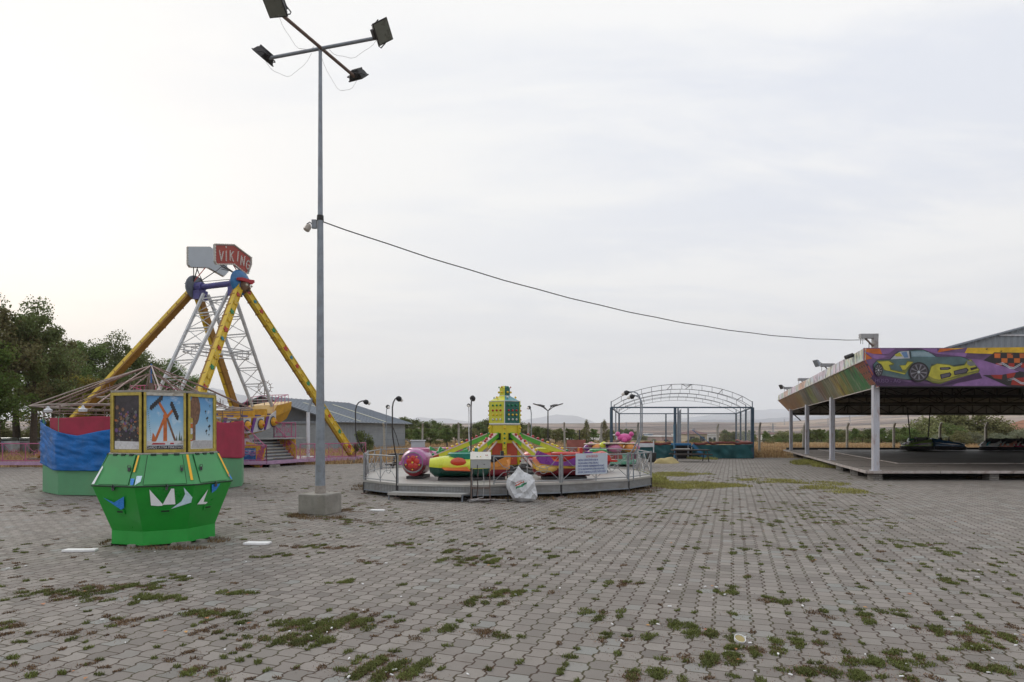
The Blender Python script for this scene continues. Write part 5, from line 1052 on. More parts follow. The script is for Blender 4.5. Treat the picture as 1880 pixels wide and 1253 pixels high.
for v in bm.verts:
    p = v.co; f1 = abs(float(vnoise(np.array(p.x * 26 + p.z * 9), np.array(p.z * 12 - p.x * 7 + p.y * 15), 3)) - .5); f2 = float(vnoise(np.array(p.x * 50), np.array(p.z * 46 + p.y * 30), 5)) - .5
    v.co.y += -.045 * f1 + .012 * f2; v.co.x += .010 * f2; v.co.z = max(.01, p.z)
me = bpy.data.meshes.new('plastic_sack'); bm.to_mesh(me); bm.free(); me.materials.append(sackm); me.polygons.foreach_set('use_smooth', [True] * len(me.polygons)); me.set_sharp_from_angle(angle=R(24))
so_ = bpy.data.objects.new('plastic_sack', me); COL.objects.link(so_); so_.location = (sk0.x, 14.26, 0); tag(so_, 'crumpled white plastic sack slumped over a chair before the ride', 'sack')
# ---------------------------------------------------------------- bumper car pavilion
pd = Vector((.32, 1.0, 0)); PDN = pd.normalized()
pav = empty('bumper_car_pavilion', (12.04, 20.8, 0), 0, 'open bumper car pavilion with painted fascia and white posts', 'pavilion')
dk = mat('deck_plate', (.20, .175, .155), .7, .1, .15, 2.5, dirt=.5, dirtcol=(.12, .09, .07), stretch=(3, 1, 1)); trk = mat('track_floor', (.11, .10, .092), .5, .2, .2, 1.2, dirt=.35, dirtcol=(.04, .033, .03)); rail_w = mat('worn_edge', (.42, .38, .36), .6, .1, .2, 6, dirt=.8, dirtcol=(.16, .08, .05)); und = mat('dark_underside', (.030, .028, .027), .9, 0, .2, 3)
def pp(x0, t, z, y0=20.5): return Vector((x0 + .32 * t, y0 + t, z))
XR = 46.0
mb = MB(); mb.slab([(11.62, 20.5, .25), (XR, 20.5, .25), (XR, 44.5, .25), (11.62 + .32 * 24, 44.5, .25)], (0, 0, 1), .06, dk); mb.build('walkway', pav)
mb = MB(); mb.slab([(15.5, 25.1, .318), (XR, 25.1, .318), (XR, 44.3, .318), (15.5 + .32 * 19.2, 44.3, .318)], (0, 0, 1), .006, trk); mb.build('track', pav)
mb = MB()
for k in range(60): mb.box((13.0 + k * .085 * 4.6, 22.8, .3135), (.01, 4.3, .004), und)
for k in range(9): a = pp(11.7, 2.6 * k, .314); mb.bar(a, a + Vector((3.2, 0, 0)), .02, .005, und)
mb.bar((15.45, 25.05, .33), (XR, 25.05, .33), .03, .03, rail_w); mb.bar((15.45, 25.05, .33), (15.5 + .32 * 19.2, 44.3, .33), .05, .03, rail_w); mb.build('floor_seams', pav)
mb = MB(); x = 11.62
while x < XR:
    mb.bar((x + .01, 20.47, .28), (min(x + 2.35, XR), 20.47, .28), .05, .085, rail_w); x += 2.37
for k in range(9): mb.bar(pp(11.60, 2.66 * k + .02, .28), pp(11.60, 2.66 * k + 2.64, .28), .05, .085, rail_w)
mb.build('edge_rail', pav)
mb = MB(); mb.bar((21.5, 44.3, .38), (XR, 44.3, .38), .2, .16, black); mb.bar((19.5, 44.5, .38), (21.5, 44.3, .38), .2, .16, black); mb.build('back_bumper', pav)
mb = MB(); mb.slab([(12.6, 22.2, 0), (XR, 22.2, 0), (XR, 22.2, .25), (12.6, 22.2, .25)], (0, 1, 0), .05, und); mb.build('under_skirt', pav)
brick = bpy.data.materials.new('grey_brickwork'); brick.use_nodes = True; nt = brick.node_tree; b = nt.nodes['Principled BSDF']; bt = nt.nodes.new('ShaderNodeTexBrick'); bt.inputs['Scale'].default_value = 1.0; bt.inputs['Brick Width'].default_value = .2; bt.inputs['Row Height'].default_value = .065; bt.inputs['Mortar Size'].default_value = .008; bt.inputs['Color1'].default_value = (.24, .23, .21, 1); bt.inputs['Color2'].default_value = (.17, .16, .15, 1); bt.inputs['Mortar'].default_value = (.09, .08, .07, 1)
nt.links.new(vmap(nt, nt.nodes.new('ShaderNodeTexCoord').outputs['Object'], rot=(R(90), 0, 0)), bt.inputs['Vector']); nt.links.new(bt.outputs['Color'], b.inputs['Base Color']); b.inputs['Roughness'].default_value = .9
for x, y, rz in ((12.02, 20.75, 0), (15.85, 20.75, 0), (19.7, 20.75, 0), (23.5, 20.75, 0), (12.62, 22.9, .31), (13.45, 25.5, .31), (14.4, 28.1, .31), (15.6, 31.9, .31), (17, 36, .31), (18.2, 40, .31)):
    mb = MB(); mb.box((x, y, .118), (.30, .34, .235), brick, rz); mb.build('brick_pier', pav)
postm = mat('pavilion_post', (.46, .47, .52), .5, .1, .08, 5, dirt=.8, dirtcol=(.26, .13, .08), stretch=(3, 3, .6))
for t in (0, 7.5, 15.0, 22.3):
    c = pp(12.04, t, 0, 20.75); mb = MB(); mb.box((c.x, c.y, 1.72), (.19, .17, 2.84), postm, -.1); mb.box((c.x, c.y, .32), (.28, .26, .03), postm, -.1); mb.build('post', pav, bevel=.006)
for x in (30.0, 36.5): mb = MB(); mb.box((x, 20.75, 1.72), (.2, .18, 2.84), postm); mb.build('post', pav)
# folded fascia: front board flat, side in two facets
ZT, ZM, ZB = 4.33, 3.93, 3.06
front_c = bpy.data.materials.new('fascia_violet'); front_c.use_nodes = True; nt = front_c.node_tree; b = nt.nodes['Principled BSDF']; o_ = nt.nodes.new('ShaderNodeTexCoord').outputs['Object']
c = mixc(nt, maprange(nt, noise(nt, o_, .9, 4, .55), .35, .7), (.075, .030, .10), (.19, .105, .24)); c = mixc(nt, maprange(nt, noise(nt, vmap(nt, o_, (1, 1, 2)), 1.3, 4), .45, .65, 0, .65), c, (.035, .014, .05)); nt.links.new(c, b.inputs['Base Color']); b.inputs['Roughness'].default_value = .4
mb = MB(); X0 = 11.46; mb.slab([(X0, 20.38, ZT), (X0, 20.38, ZM), (11.93, 20.38, ZB), (XR, 20.38, ZB), (XR, 20.38, ZT + .02)][::-1], (0, 1, 0), .06, front_c); fas = mb.build('fascia', pav)
FY = 20.378
def fpx(px, py): return ((px - CX) / F * FY, EYE + (HY - py) / F * FY)
art = MB(); lay = [0]
def shp(pts, m, new=True):
    if new: lay[0] += 1
    o = FY - .0022 - lay[0] * .0009; art.poly([(fpx(px, py)[0] * o / FY, o, EYE + (fpx(px, py)[1] - EYE) * o / FY) for px, py in pts], m)
def am(n, c, v=.3): return mat('mural_' + n, c, .5, 0, v, 2.6, dirt=.38, dirtcol=tuple(q * .35 for q in c))
Vd, Or, Ye, Bk, Rd, Te, TeL, TeD, Lm, LmD, Gy, Wt, Li = am('violet_dark', (.055, .02, .075)), am('orange', (.55, .13, .02), .3), am('yellow', (.68, .42, .02)), am('black', (.018, .014, .016)), am('red', (.32, .02, .012), .3), am('teal', (.075, .135, .145)), am('pale_teal', (.17, .27, .32)), am('dark_teal', (.025, .045, .05)), am('lime', (.47, .43, .045)), am('lime_dark', (.14, .15, .03)), am('grey', (.10, .09, .12)), am('white', (.45, .47, .52)), am('lilac', (.24, .12, .31))
def z6(pts): return [(1560 + a / 5.875, 620 + b__ / 5.871) for a, b__ in pts]      # from a 5.87x enlargement
shp(z6([(155, 120), (330, 120), (350, 180), (250, 175), (160, 150)]), Or); shp(z6([(155, 160), (245, 225), (160, 245)]), Or); shp(z6([(325, 118), (495, 118), (420, 175), (355, 182)]), Li); shp(z6([(160, 150), (250, 178), (440, 200), (300, 235), (245, 220)]), Li)
shp(z6([(760, 118), (940, 118), (950, 160), (1240, 165), (1260, 118), (1880, 106), (1880, 118), (1270, 160), (1250, 210), (930, 175)]), Li)
shp(z6([(975, 118), (1245, 116), (1100, 135), (945, 163)]), Or); shp(z6([(1060, 117), (1240, 115), (1140, 128)]), Ye)
shp(z6([(1270, 112), (1900, 104), (1900, 200), (1550, 178), (1240, 168)]), Ye); shp(z6([(1560, 160), (1900, 165), (1900, 300), (1750, 330), (1430, 255), (1540, 180)]), Bk)
for i in range(6):
    for j in range(3):
        if (i + j) % 2 == 0: a, b_ = 1560 + i * 68 + j * 8, 172 + j * 52; shp(z6([(a, b_), (a + 66, b_ + 1), (a + 64, b_ + 50), (a + 2, b_ + 49)]), Or if j < 2 else Rd, i + j == 0)
shp(z6([(1430, 255), (1840, 365), (1880, 372), (1880, 525), (1700, 520), (1440, 408), (1560, 395), (1440, 400)]), Bk); shp(z6([(1520, 405), (1650, 395), (1640, 450), (1560, 440)]), Rd); shp(z6([(1755, 440), (1890, 430), (1890, 520), (1740, 510)]), Rd); shp(z6([(1690, 385), (1790, 380), (1770, 430), (1700, 440)]), Rd, False)
shp(z6([(1240, 225), (1420, 240), (1830, 368), (1640, 402), (1430, 405), (1690, 520), (1100, 522), (1380, 380)]), Li)
for a0, b0_ in ((1570, 290), (1690, 455)):
    for o2 in (0, 14): shp(z6([(a0, b0_ + o2), (a0 + 80, b0_ - 22 + o2), (a0 + 160, b0_ + 25 + o2), (a0 + 200, b0_ + 30 + o2), (a0 + 290, b0_ - 22 + o2), (a0 + 290, b0_ - 15 + o2), (a0 + 200, b0_ + 38 + o2), (a0 + 155, b0_ + 33 + o2), (a0 + 78, b0_ - 14 + o2)]), Wt)
for a, b_ in ((1478, 122), (1635, 145), (1752, 178)): shp(z6([(a - 16, b_ - 6), (a - 3, b_), (a + 14, b_ - 8), (a + 5, b_ + 5), (a + 10, b_ + 16), (a - 2, b_ + 8), (a - 14, b_ + 14), (a - 6, b_ + 3)]), Bk)
# the low slung car: shadow, body, glass, flames, wheels, grilles
shp(z6([(265, 380), (620, 480), (980, 510), (1400, 380), (1430, 440), (1000, 522), (300, 520), (230, 440)]), Vd)
shp(z6([(250, 290), (300, 240), (430, 235), (520, 150), (640, 140), (700, 125), (800, 135), (900, 180), (940, 208), (1200, 205), (1290, 235), (1380, 320), (1405, 350), (1390, 380), (1100, 455), (960, 500), (820, 465), (620, 455), (330, 400), (260, 350)]), TeD)
shp(z6([(262, 290), (305, 246), (440, 240), (525, 155), (560, 148), (640, 145), (800, 140), (890, 182), (935, 212), (1195, 210), (1280, 240), (1290, 275), (1100, 300), (880, 290), (840, 440), (620, 450), (335, 395), (270, 345)]), Te)
shp(z6([(660, 150), (790, 140), (880, 175), (925, 210), (660, 208)]), TeL); shp(z6([(540, 155), (640, 145), (650, 225), (600, 225), (440, 236), (500, 180)]), Wt); shp(z6([(555, 160), (615, 152), (632, 215), (590, 220)]), am('glass_blue', (.12, .22, .40))); shp(z6([(485, 185), (540, 160), (570, 205), (500, 205)]), Lm); shp(z6([(640, 150), (660, 150), (668, 225), (650, 225)]), TeD); shp(z6([(668, 160), (850, 158), (900, 195), (680, 200)]), am('glass_pale', (.24, .33, .38)))
shp(z6([(340, 385), (610, 430), (612, 455), (330, 405)]), am('sill', (.10, .14, .15)))
shp(z6([(285, 250), (430, 245), (480, 280), (470, 300), (430, 300), (450, 345), (560, 365), (580, 350), (530, 300), (600, 295), (620, 250), (690, 262), (640, 330), (600, 398), (430, 360), (370, 355), (330, 290)]), LmD); shp(z6([(300, 262), (420, 255), (465, 285), (420, 295), (440, 350), (600, 388), (590, 398), (400, 355), (375, 345), (345, 290)]), Lm); shp(z6([(545, 305), (605, 300), (630, 262), (685, 266), (640, 300), (600, 345), (570, 350)]), Lm)
shp(z6([(870, 310), (940, 278), (1080, 290), (1130, 310), (1230, 295), (1260, 250), (1310, 232), (1380, 320), (1405, 350), (1390, 378), (1270, 405), (1060, 470), (980, 500), (900, 490), (815, 450), (860, 400)]), LmD); shp(z6([(885, 315), (945, 285), (1075, 300), (1125, 318), (1240, 300), (1275, 255), (1305, 245), (1365, 320), (1395, 350), (1240, 385), (1060, 440), (960, 455), (900, 440), (850, 410)]), Lm); shp(z6([(850, 415), (950, 458), (1060, 448), (1250, 395), (1385, 365), (1385, 376), (1260, 412), (1060, 468), (970, 482), (880, 462)]), am('lime_shadow', (.24, .23, .04)))
shp(z6([(972, 322), (1080, 318), (1095, 335), (1060, 350), (975, 350)]), Bk); shp(z6([(985, 328), (1075, 326), (1060, 344), (985, 344)]), Gy); shp(z6([(1120, 360), (1260, 325), (1285, 350), (1260, 385), (1130, 408)]), Bk); shp(z6([(1132, 366), (1255, 335), (1270, 352), (1250, 376), (1138, 398)]), Gy); shp(z6([(975, 398), (1080, 375), (1100, 395), (1085, 425), (985, 448)]), Bk); shp(z6([(988, 402), (1075, 384), (1085, 398), (1072, 418), (992, 438)]), Gy); shp(z6([(1270, 250), (1340, 262), (1365, 300), (1300, 308), (1265, 285)]), am('headlamp', (.20, .21, .20), .5)); shp(z6([(1300, 328), (1370, 315), (1375, 335), (1310, 355)]), Bk)
for cx_, cy_, rx, ry in ((745, 372, 112, 108), (312, 352, 46, 70)):
    el_ = lambda f, n=22, p=0: [(cx_ + rx * f * math.cos(q + p), cy_ + ry * f * math.sin(q + p)) for q in np.linspace(0, 6.283, n + 1)[:-1]]
    shp(z6(el_(1.0)), Bk); shp(z6(el_(.84)), Gy); shp(z6(el_(.76)), am('tyre', (.035, .03, .035)))
    for j in range(9): q = j * .698; shp(z6([(cx_, cy_), (cx_ + rx * .76 * math.cos(q), cy_ + ry * .76 * math.sin(q)), (cx_ + rx * .76 * math.cos(q + .24), cy_ + ry * .76 * math.sin(q + .24))]), am('spoke', (.20, .19, .22)), j == 0)
    shp(z6(el_(.14, 10)), Wt)
art.build('mural', fas)
text_mesh('mural_lettering', 'HÜSO - AG', .17, am('lettering_violet', (.16, .10, .22)), fas, frame_mat((fpx(1628, 700)[0], FY - .055, fpx(1628, 700)[1]), (1, 0, 0), (0, 0, 1)), extrude=.001)
def streaks(name, stops, sc_, rot):
    m = bpy.data.materials.new(name); m.use_nodes = True; nt = m.node_tree; b = nt.nodes['Principled BSDF']; o_ = nt.nodes.new('ShaderNodeTexCoord').outputs['Object']; ox, oy, oz = sep(nt, o_)
    al = mth(nt, 'ADD', oy, mth(nt, 'MULTIPLY', oz, rot)); zone = noise(nt, combine(nt, mth(nt, 'MULTIPLY', al, .16), mth(nt, 'MULTIPLY', oz, .25), 2.0), 1.7, 2, .4, .3)
    fine_ = noise(nt, combine(nt, mth(nt, 'MULTIPLY', al, sc_), mth(nt, 'MULTIPLY', oz, .8), 0.0), 1.0, 5, .7, .8)
    f = mth(nt, 'ADD', mth(nt, 'MULTIPLY', zone, 2.1), mth(nt, 'MULTIPLY', fine_, 1.15)); f = mth(nt, 'SUBTRACT', f, 1.12)
    c = ramp(nt, f, stops); c = mixc(nt, maprange(nt, noise(nt, combine(nt, mth(nt, 'MULTIPLY', al, sc_ * 2.3), oz, 5.0), 1.0, 4, .7, .5), .48, .60, 0, .85), c, (.05, .04, .04)); c = mixc(nt, maprange(nt, noise(nt, combine(nt, mth(nt, 'MULTIPLY', al, sc_ * 1.7), oz, 9.0), 1.0, 4, .7, .5), .56, .66, 0, .7), c, (.40, .36, .31))
    nt.links.new(c, b.inputs['Base Color']); b.inputs['Roughness'].default_value = .45; return m, c, al
low = bpy.data.materials.new('fascia_streaks'); low.use_nodes = True; nt = low.node_tree; b = nt.nodes['Principled BSDF']; o_ = nt.nodes.new('ShaderNodeTexCoord').outputs['Object']; ox, oy, oz = sep(nt, o_)
def s1(sc_, zs, sd, det=4): return noise(nt, combine(nt, mth(nt, 'MULTIPLY', oy, sc_), mth(nt, 'MULTIPLY', oz, zs), sd), 1.0, det, .65, .5)
posn = mth(nt, 'ADD', mth(nt, 'DIVIDE', oy, 26.0), mth(nt, 'MULTIPLY', mth(nt, 'SUBTRACT', s1(2.2, .7, 0.0), .5), .20))
c = ramp(nt, posn, [(0, (.05, .17, .07)), (.06, (.035, .20, .06)), (.13, (.06, .16, .06)), (.17, (.36, .27, .04)), (.22, (.25, .24, .17)), (.29, (.10, .13, .06)), (.34, (.17, .08, .055)), (.39, (.14, .16, .19)), (.45, (.17, .22, .05)), (.50, (.05, .06, .05)), (.56, (.15, .15, .13)), (.62, (.30, .19, .05)), (.70, (.20, .095, .05)), (1, (.27, .13, .065))])
c = mixc(nt, maprange(nt, s1(4.5, .9, 5.0), .50, .62, 0, .85), c, (.035, .03, .03)); c = mixc(nt, maprange(nt, s1(6.5, 1.1, 9.0), .54, .64, 0, .75), c, (.36, .31, .25)); c = mixc(nt, maprange(nt, s1(3.1, .8, 14.0), .56, .66, 0, .6), c, (.33, .13, .05))
bk = nt.nodes.new('ShaderNodeTexBrick'); bk.inputs['Scale'].default_value = 1.0; bk.inputs['Brick Width'].default_value = .42; bk.inputs['Row Height'].default_value = .16; bk.inputs['Mortar Size'].default_value = .035; bk.inputs['Color1'].default_value = (.42, .08, .045, 1); bk.inputs['Color2'].default_value = (.34, .10, .06, 1); bk.inputs['Mortar'].default_value = (.06, .05, .04, 1)
nt.links.new(combine(nt, oz, oy, 0.0), bk.inputs['Vector']); c = mixc(nt, mth(nt, 'MULTIPLY', maprange(nt, mth(nt, 'SUBTRACT', oy, mth(nt, 'MULTIPLY', mth(nt, 'SUBTRACT', oz, 3.5), .9)), .75, .65), .95), c, bk.outputs['Color'])
nt.links.new(c, b.inputs['Base Color']); b.inputs['Roughness'].default_value = .45
pale, pc, al = streaks('fascia_pale_streaks', [(0, (.62, .60, .64)), (.25, (.66, .50, .58)), (.4, (.50, .58, .64)), (.5, (.66, .60, .42)), (.6, (.42, .56, .46)), (.7, (.56, .58, .58)), (.85, (.62, .38, .28)), (1, (.66, .36, .20))], 1.2, -.3)
mb = MB(); n_ = 12; TE_ = 26.9
def sf(x0, t, z): return Vector((x0 + .32 * t, 20.38 + t, z))
rows = [[sf(X0 + .02, TE_ * k / n_, ZT), sf(X0, TE_ * k / n_, ZM)] for k in range(n_ + 1)]
mb.slab([rows[0][0], rows[0][1], rows[-1][1], rows[-1][0]], (1, -.32, 0), .04, pale); mb.build('side_fascia_upper', pav)
mb = MB(); mb.slab([sf(X0, 0, ZM), sf(X0 + .47, 0, ZB), sf(X0 + .47 + .05, TE_ * .915, ZB), sf(X0, TE_, ZM)], (1, -.32, .2), .04, low); mb.build('side_fascia_lower', pav)
mb = MB(); mb.bar(sf(X0 - .01, 0, ZM), sf(X0 - .01, TE_, ZM), .03, .03, rail_w); mb.bar(sf(X0 + .47, 0, ZB), sf(X0 + .52, TE_ * .915, ZB), .03, .03, rail_w); mb.bar((X0 + .47, 20.36, ZB - .0), (XR, 20.36, ZB), .03, .03, und); mb.build('fascia_trim', pav)
# roof and its dark trusses
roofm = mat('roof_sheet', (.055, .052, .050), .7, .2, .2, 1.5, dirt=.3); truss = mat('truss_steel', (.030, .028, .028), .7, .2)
XL = lambda t: 11.55 + .32 * t
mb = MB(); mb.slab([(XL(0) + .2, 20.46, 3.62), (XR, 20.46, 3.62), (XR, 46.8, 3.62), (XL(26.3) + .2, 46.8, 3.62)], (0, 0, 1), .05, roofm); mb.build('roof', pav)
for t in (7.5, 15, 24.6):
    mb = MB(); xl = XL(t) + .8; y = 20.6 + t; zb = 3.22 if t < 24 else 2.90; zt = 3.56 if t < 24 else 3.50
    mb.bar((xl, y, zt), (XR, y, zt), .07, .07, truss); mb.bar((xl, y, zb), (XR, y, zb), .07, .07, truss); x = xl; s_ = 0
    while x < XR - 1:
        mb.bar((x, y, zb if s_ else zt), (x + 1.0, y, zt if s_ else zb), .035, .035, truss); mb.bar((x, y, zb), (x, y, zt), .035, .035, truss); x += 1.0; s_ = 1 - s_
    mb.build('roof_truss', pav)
mb = MB(); mb.slab([(XL(26) + 1.0, 46.6, 2.80), (XR, 46.6, 2.80), (XR, 46.6, 3.62), (XL(26) + 1.0, 46.6, 3.62)], (0, 1, 0), .03, mat('back_sheet', (.36, .36, .36), .7, 0, .2, 2, dirt=.5)); mb.build('back_fascia', pav)
mb = MB(); rg = random.Random(5)
for k in range(9): mb = MB(); x = 13.5 + rg.random() * 7; y = 24 + rg.random() * 16; x = max(x, 12.8 + .32 * (y - 20.5)); mb.tube([(x, y, 3.4), (x + rg.uniform(-.6, .6), y, 3.02 - rg.random() * .18), (x + rg.uniform(-.9, .9), y + .5, 3.3)], .02, truss, 4); mb.build('hanging_wire', pav)
mb = MB()
mb.tube([(19.4, 43.5, 3.0), (19.6, 43.5, 2.75), (19.9, 43.4, 2.45), (20.0, 43.4, 2.35)], .04, truss, 5); mb.build('hanging_wire', pav)
# sheet metal gable roof rising behind the front board
shed_m = bpy.data.materials.new('corrugated_grey'); shed_m.use_nodes = True; nt = shed_m.node_tree; b = nt.nodes['Principled BSDF']; o_ = nt.nodes.new('ShaderNodeTexCoord').outputs['Object']; ox, oy, oz = sep(nt, o_)
wv = mth(nt, 'SINE', mth(nt, 'MULTIPLY', mth(nt, 'ADD', ox, mth(nt, 'MULTIPLY', oy, .6)), 30)); c = mixc(nt, maprange(nt, noise(nt, o_, 1.2, 6, .6), .35, .7), (.30, .335, .37), (.24, .265, .295)); c = mixc(nt, maprange(nt, wv, .6, .95, 0, .25), c, (.11, .12, .13)); nt.links.new(c, b.inputs['Base Color']); b.inputs['Roughness'].default_value = .5; b.inputs['Metallic'].default_value = .3; bp = nt.nodes.new('ShaderNodeBump'); bp.inputs['Distance'].default_value = .02; nt.links.new(wv, bp.inputs['Height']); nt.links.new(bp.outputs[0], b.inputs['Normal'])
gx0, gxr, gz0, gz1, gy = 14.8, 26, 4.44, 7.45, 21.2
mb = MB(); mb.slab([(gx0, gy, gz0), (gxr * 2 - gx0, gy, gz0), (gxr, gy, gz1)], (0, 1, 0), .05, shed_m); gab = mb.build('gable_wall', pav)
mb = MB()
for z in (4.86, 5.25, 5.7, 6.2): x = gx0 + (z - gz0) / (gz1 - gz0) * (gxr - gx0) + .1; mb.bar((x, gy - .03, z), (2 * gxr - x, gy - .03, z), .03, .05, white_p)
mb.bar((gx0 - .1, gy - .06, gz0 - .0), (gxr, gy - .06, gz1 + .03), .16, .05, galv); mb.build('purlin', gab)
mb = MB(); mb.slab([(gx0 - .05, gy - .04, gz0 + .0), (gxr, gy - .04, gz1), (gxr + 8, gy + 25, gz1), (gx0 + 7.95, gy + 25, gz0)], (-.25, 0, 1), .05, galv); mb.build('gable_roof', pav)
# roof edge brackets and lamps
brk = mat('bracket_steel', (.33, .33, .34), .5, .2, .15, 8, dirt=.6, dirtcol=(.2, .10, .06))
for t, s_, lamp in ((0, 1.0, 0), (7.4, 1.0, 1), (14.9, .95, 0), (22.0, .95, 1)):
    x, y = 12.02 + .32 * t, 20.75 + t; mb = MB(); z = 4.30 if t == 0 else 4.12; h = z + .54 * s_
    mb.bar((x, y, 3.7), (x, y, h), .17, .14, brk); mb.bar((x + .085, y, h - .075), (x - .50, y, h - .075), .14, .15, brk); mb.bar((x - .05, y, h - .42), (x - .32, y, h - .14), .05, .04, rusty); mb.tube([(x - .47, y, h - .14), (x - .47, y, h - .33)], .01, rusty, 4)
    br = mb.build('bracket', pav)
    if lamp:
        mb = MB(); q = Vector((x - .60, y, h + .06)); T_ = Matrix.Rotation(R(-25), 3, 'Y'); mb.loft([[q + T_ @ Vector((dx, dy * s2, dz * s2)) for dy, dz in ((-.18, -.15), (.18, -.15), (.18, .15), (-.18, .15))] for dx, s2 in ((-.14, 1.1), (-.10, 1.0), (.0, .5))], galv if t < 10 else steel_d); mb.tube([q + Vector((.02, 0, 0)), (x - .45, y, h)], .015, steel_d, 4); mb.build('floodlight', br)
mb = MB(); mb.tube([P(1552, 657, 22.0), P(1566, 652, 22.0)], .075, steel_d, 10); mb.tube([P(1566, 652, 22.0), P(1580, 652, 21.5)], .022, steel_d, 6); mb.tube([P(1580, 652, 21.5), (12.0, 21.4, 3.7)], .02, steel_d, 5); mb.build('spotlight', pav)

# bumper cars
def bumper_car(loc, rz, colr, acc, label, pole, s=1.0):
    t = empty('bumper_car', (0, 0, 0), 0, label, 'bumper car', 'bumper cars parked on the track'); L, W_ = 1.9, 1.15
    def oval(l, w, z, k=2.6, x0=0, lift=0): return [Vector((x0 + math.copysign(abs(math.cos(a)) ** (2 / k), math.cos(a)) * l / 2, math.copysign(abs(math.sin(a)) ** (2 / k), math.sin(a)) * w / 2, z + lift * math.cos(a))) for a in np.linspace(0, 6.283, 25)[:-1]]
    mb = MB(); mb.loft([oval(L * .96, W_ * .95, .05), oval(L, W_, .10), oval(L, W_, .24), oval(L * .95, W_ * .94, .28)], black); mb.build('bumper', t, True)
    mb = MB(); mb.loft([oval(L * .93, W_ * .90, .26), oval(L * .92, W_ * .92, .40, 2.4, -.01, -.03), oval(L * .84, W_ * .84, .54, 2.3, -.05, -.10), oval(L * .70, W_ * .72, .62, 2.2, -.12, -.14), oval(L * .56, W_ * .58, .60, 2.2, -.16, -.12), oval(L * .50, W_ * .50, .36, 2.2, -.16)], colr, cap=True); bd = mb.build('body', t, True)
    mb = MB()
    for sg in (-1, 1): mb.loft([[Vector((x, sg * (W_ * .46 + o), z)) for x, z in ((-.7, .50), (.2, .36), (.75, .34), (.2, .44))] for o in (-.03, .012)], acc); mb.ball((.80, sg * .26, .42), .09, bulb_w, 8, 5, (.6, 1, .7))
    mb.loft([[Vector((x, y, z)) for y in (-.05, .05)] + [Vector((x, y, z - .03)) for y in (.05, -.05)] for x, z in ((.88, .38), (.60, .53), (.30, .60))], acc); mb.build('stripe', bd)
    mb = MB(); mb.box((-.30, 0, .56), (.14, .78, .48), black, M=Matrix.Rotation(R(-14), 3, 'Y')); mb.box((-.10, 0, .42), (.44, .74, .12), black); mb.build('seat', t, bevel=.04)
    mb = MB(); mb.tube([(.18, 0, .46), (.10, 0, .68)], .02, steel_d, 6); c = Vector((.09, 0, .70)); mb.tube([c + Vector((.05 * math.cos(a) * .4, .13 * math.sin(a), .13 * math.cos(a))) for a in np.linspace(0, 6.283, 15)[:-1]], .016, black, 5, closed=True); mb.build('steering_wheel', t, True)
    if pole: mb = MB(); mb.tube([(-.68, 0, .5), (-.86, 0, 2.60)], .032, steel_d, 6); mb.build('contact_pole', t, True)
    place(t, loc, rz, s * 1.12); return t
pc_ = lambda n, c: mat('car_' + n, tuple(min(.85, q * 1.35 + .01) for q in c), .3, 0, .1, 4, coat=.5)
bumper_car((26.9, 41.6, .318), R(186), pc_('green', (.16, .24, .06)), pc_('lilac', (.30, .22, .34)), 'green bumper car with lilac flames and two black seats, leftmost on the track', True); bumper_car((27.8, 42.3, .318), R(-20), pc_('dark_green', (.02, .10, .06)), pc_('silver', (.4, .42, .44)), 'dark green bumper car in the middle of the parked group of three', True)
bumper_car((28.75, 41.4, .318), R(-28), pc_('blue', (.02, .09, .20)), pc_('white', (.6, .62, .64)), 'dark blue bumper car with a white stripe, right of the group of three', False)
for k, (n, c, a, cc, lb) in enumerate((('white', (.55, .58, .55), (.05, .30, .34), 0, 'white bumper car with a teal stripe at the left end of the row'), ('pink', (.60, .28, .22), (.7, .68, .62), 0, 'salmon pink bumper car second in the row'), ('crimson', (.36, .02, .08), (.65, .6, .6), 0, 'crimson bumper car third in the row'), ('scarlet', (.42, .07, .05), (.62, .5, .45), 0, 'brick red bumper car fourth in the row'), ('teal', (.02, .20, .24), (.5, .6, .62), 0, 'teal bumper car fifth in the row'), ('yellow', (.55, .42, .05), (.1, .1, .1), 0, 'yellow bumper car at the right end of the row'))):
    bumper_car((31.6 + k * .78, 41.3 - k * .28, .318), R(-142), pc_(n, c), pc_(n + '_trim', a), lb, False, .92)
# ---------------------------------------------------------------- framed trampoline enclosure
blu = mat('navy_steel', (.05, .085, .125), .5, .2, .2, 6, dirt=.25, dirtcol=(.2, .2, .2)); teal_t = mat('teal_tarpaulin', (.012, .085, .095), .6, 0, .25, 1.5, dirt=.2, dirtcol=(.04, .14, .14)); redb = mat('red_brown_pad', (.16, .045, .035), .7, 0, .3, 5)
CFL, CFR, CBL, CBR = Vector((5.86, 37, 0)), Vector((14.2, 37, 0)), Vector((8.6, 50.3, 0)), Vector((18.0, 50.3, 0))
cage = empty('trampoline_enclosure', CFL, 0, 'navy trampoline enclosure with arched bare roof frame and teal skirts', 'trampoline')
ZC, ZA, ZD = 3.02, 4.40, .85
def cl_(u, v, z=0): a = CFL.lerp(CFR, u); b_ = CBL.lerp(CBR, u); return up(a.lerp(b_, v), z)
for u, v, w in ((0, 0, .15), (1, 0, .17), (0, .06, .12), (0, 1, .12), (1, 1, .12), (1, .33, .10), (1, .66, .10), (.452, .0, .14), (.475, .05, .09), (.545, .0, .08), (.40, 1, .10), (.5, .28, .08), (.5, .42, .08), (.5, .55, .08), (0, .5, .08)):
    mb = MB(); mb.box(cl_(u, v, ZC / 2), (w, w * .7, ZC), blu if w > .09 else galv); mb.build('post', cage)
mb = MB()
for a, b_ in (((0, 0), (1, 0)), ((0, 1), (1, 1)), ((0, 0), (0, 1)), ((1, 0), (1, 1))): mb.bar(cl_(*a, ZC), cl_(*b_, ZC), .05, .08, blu)
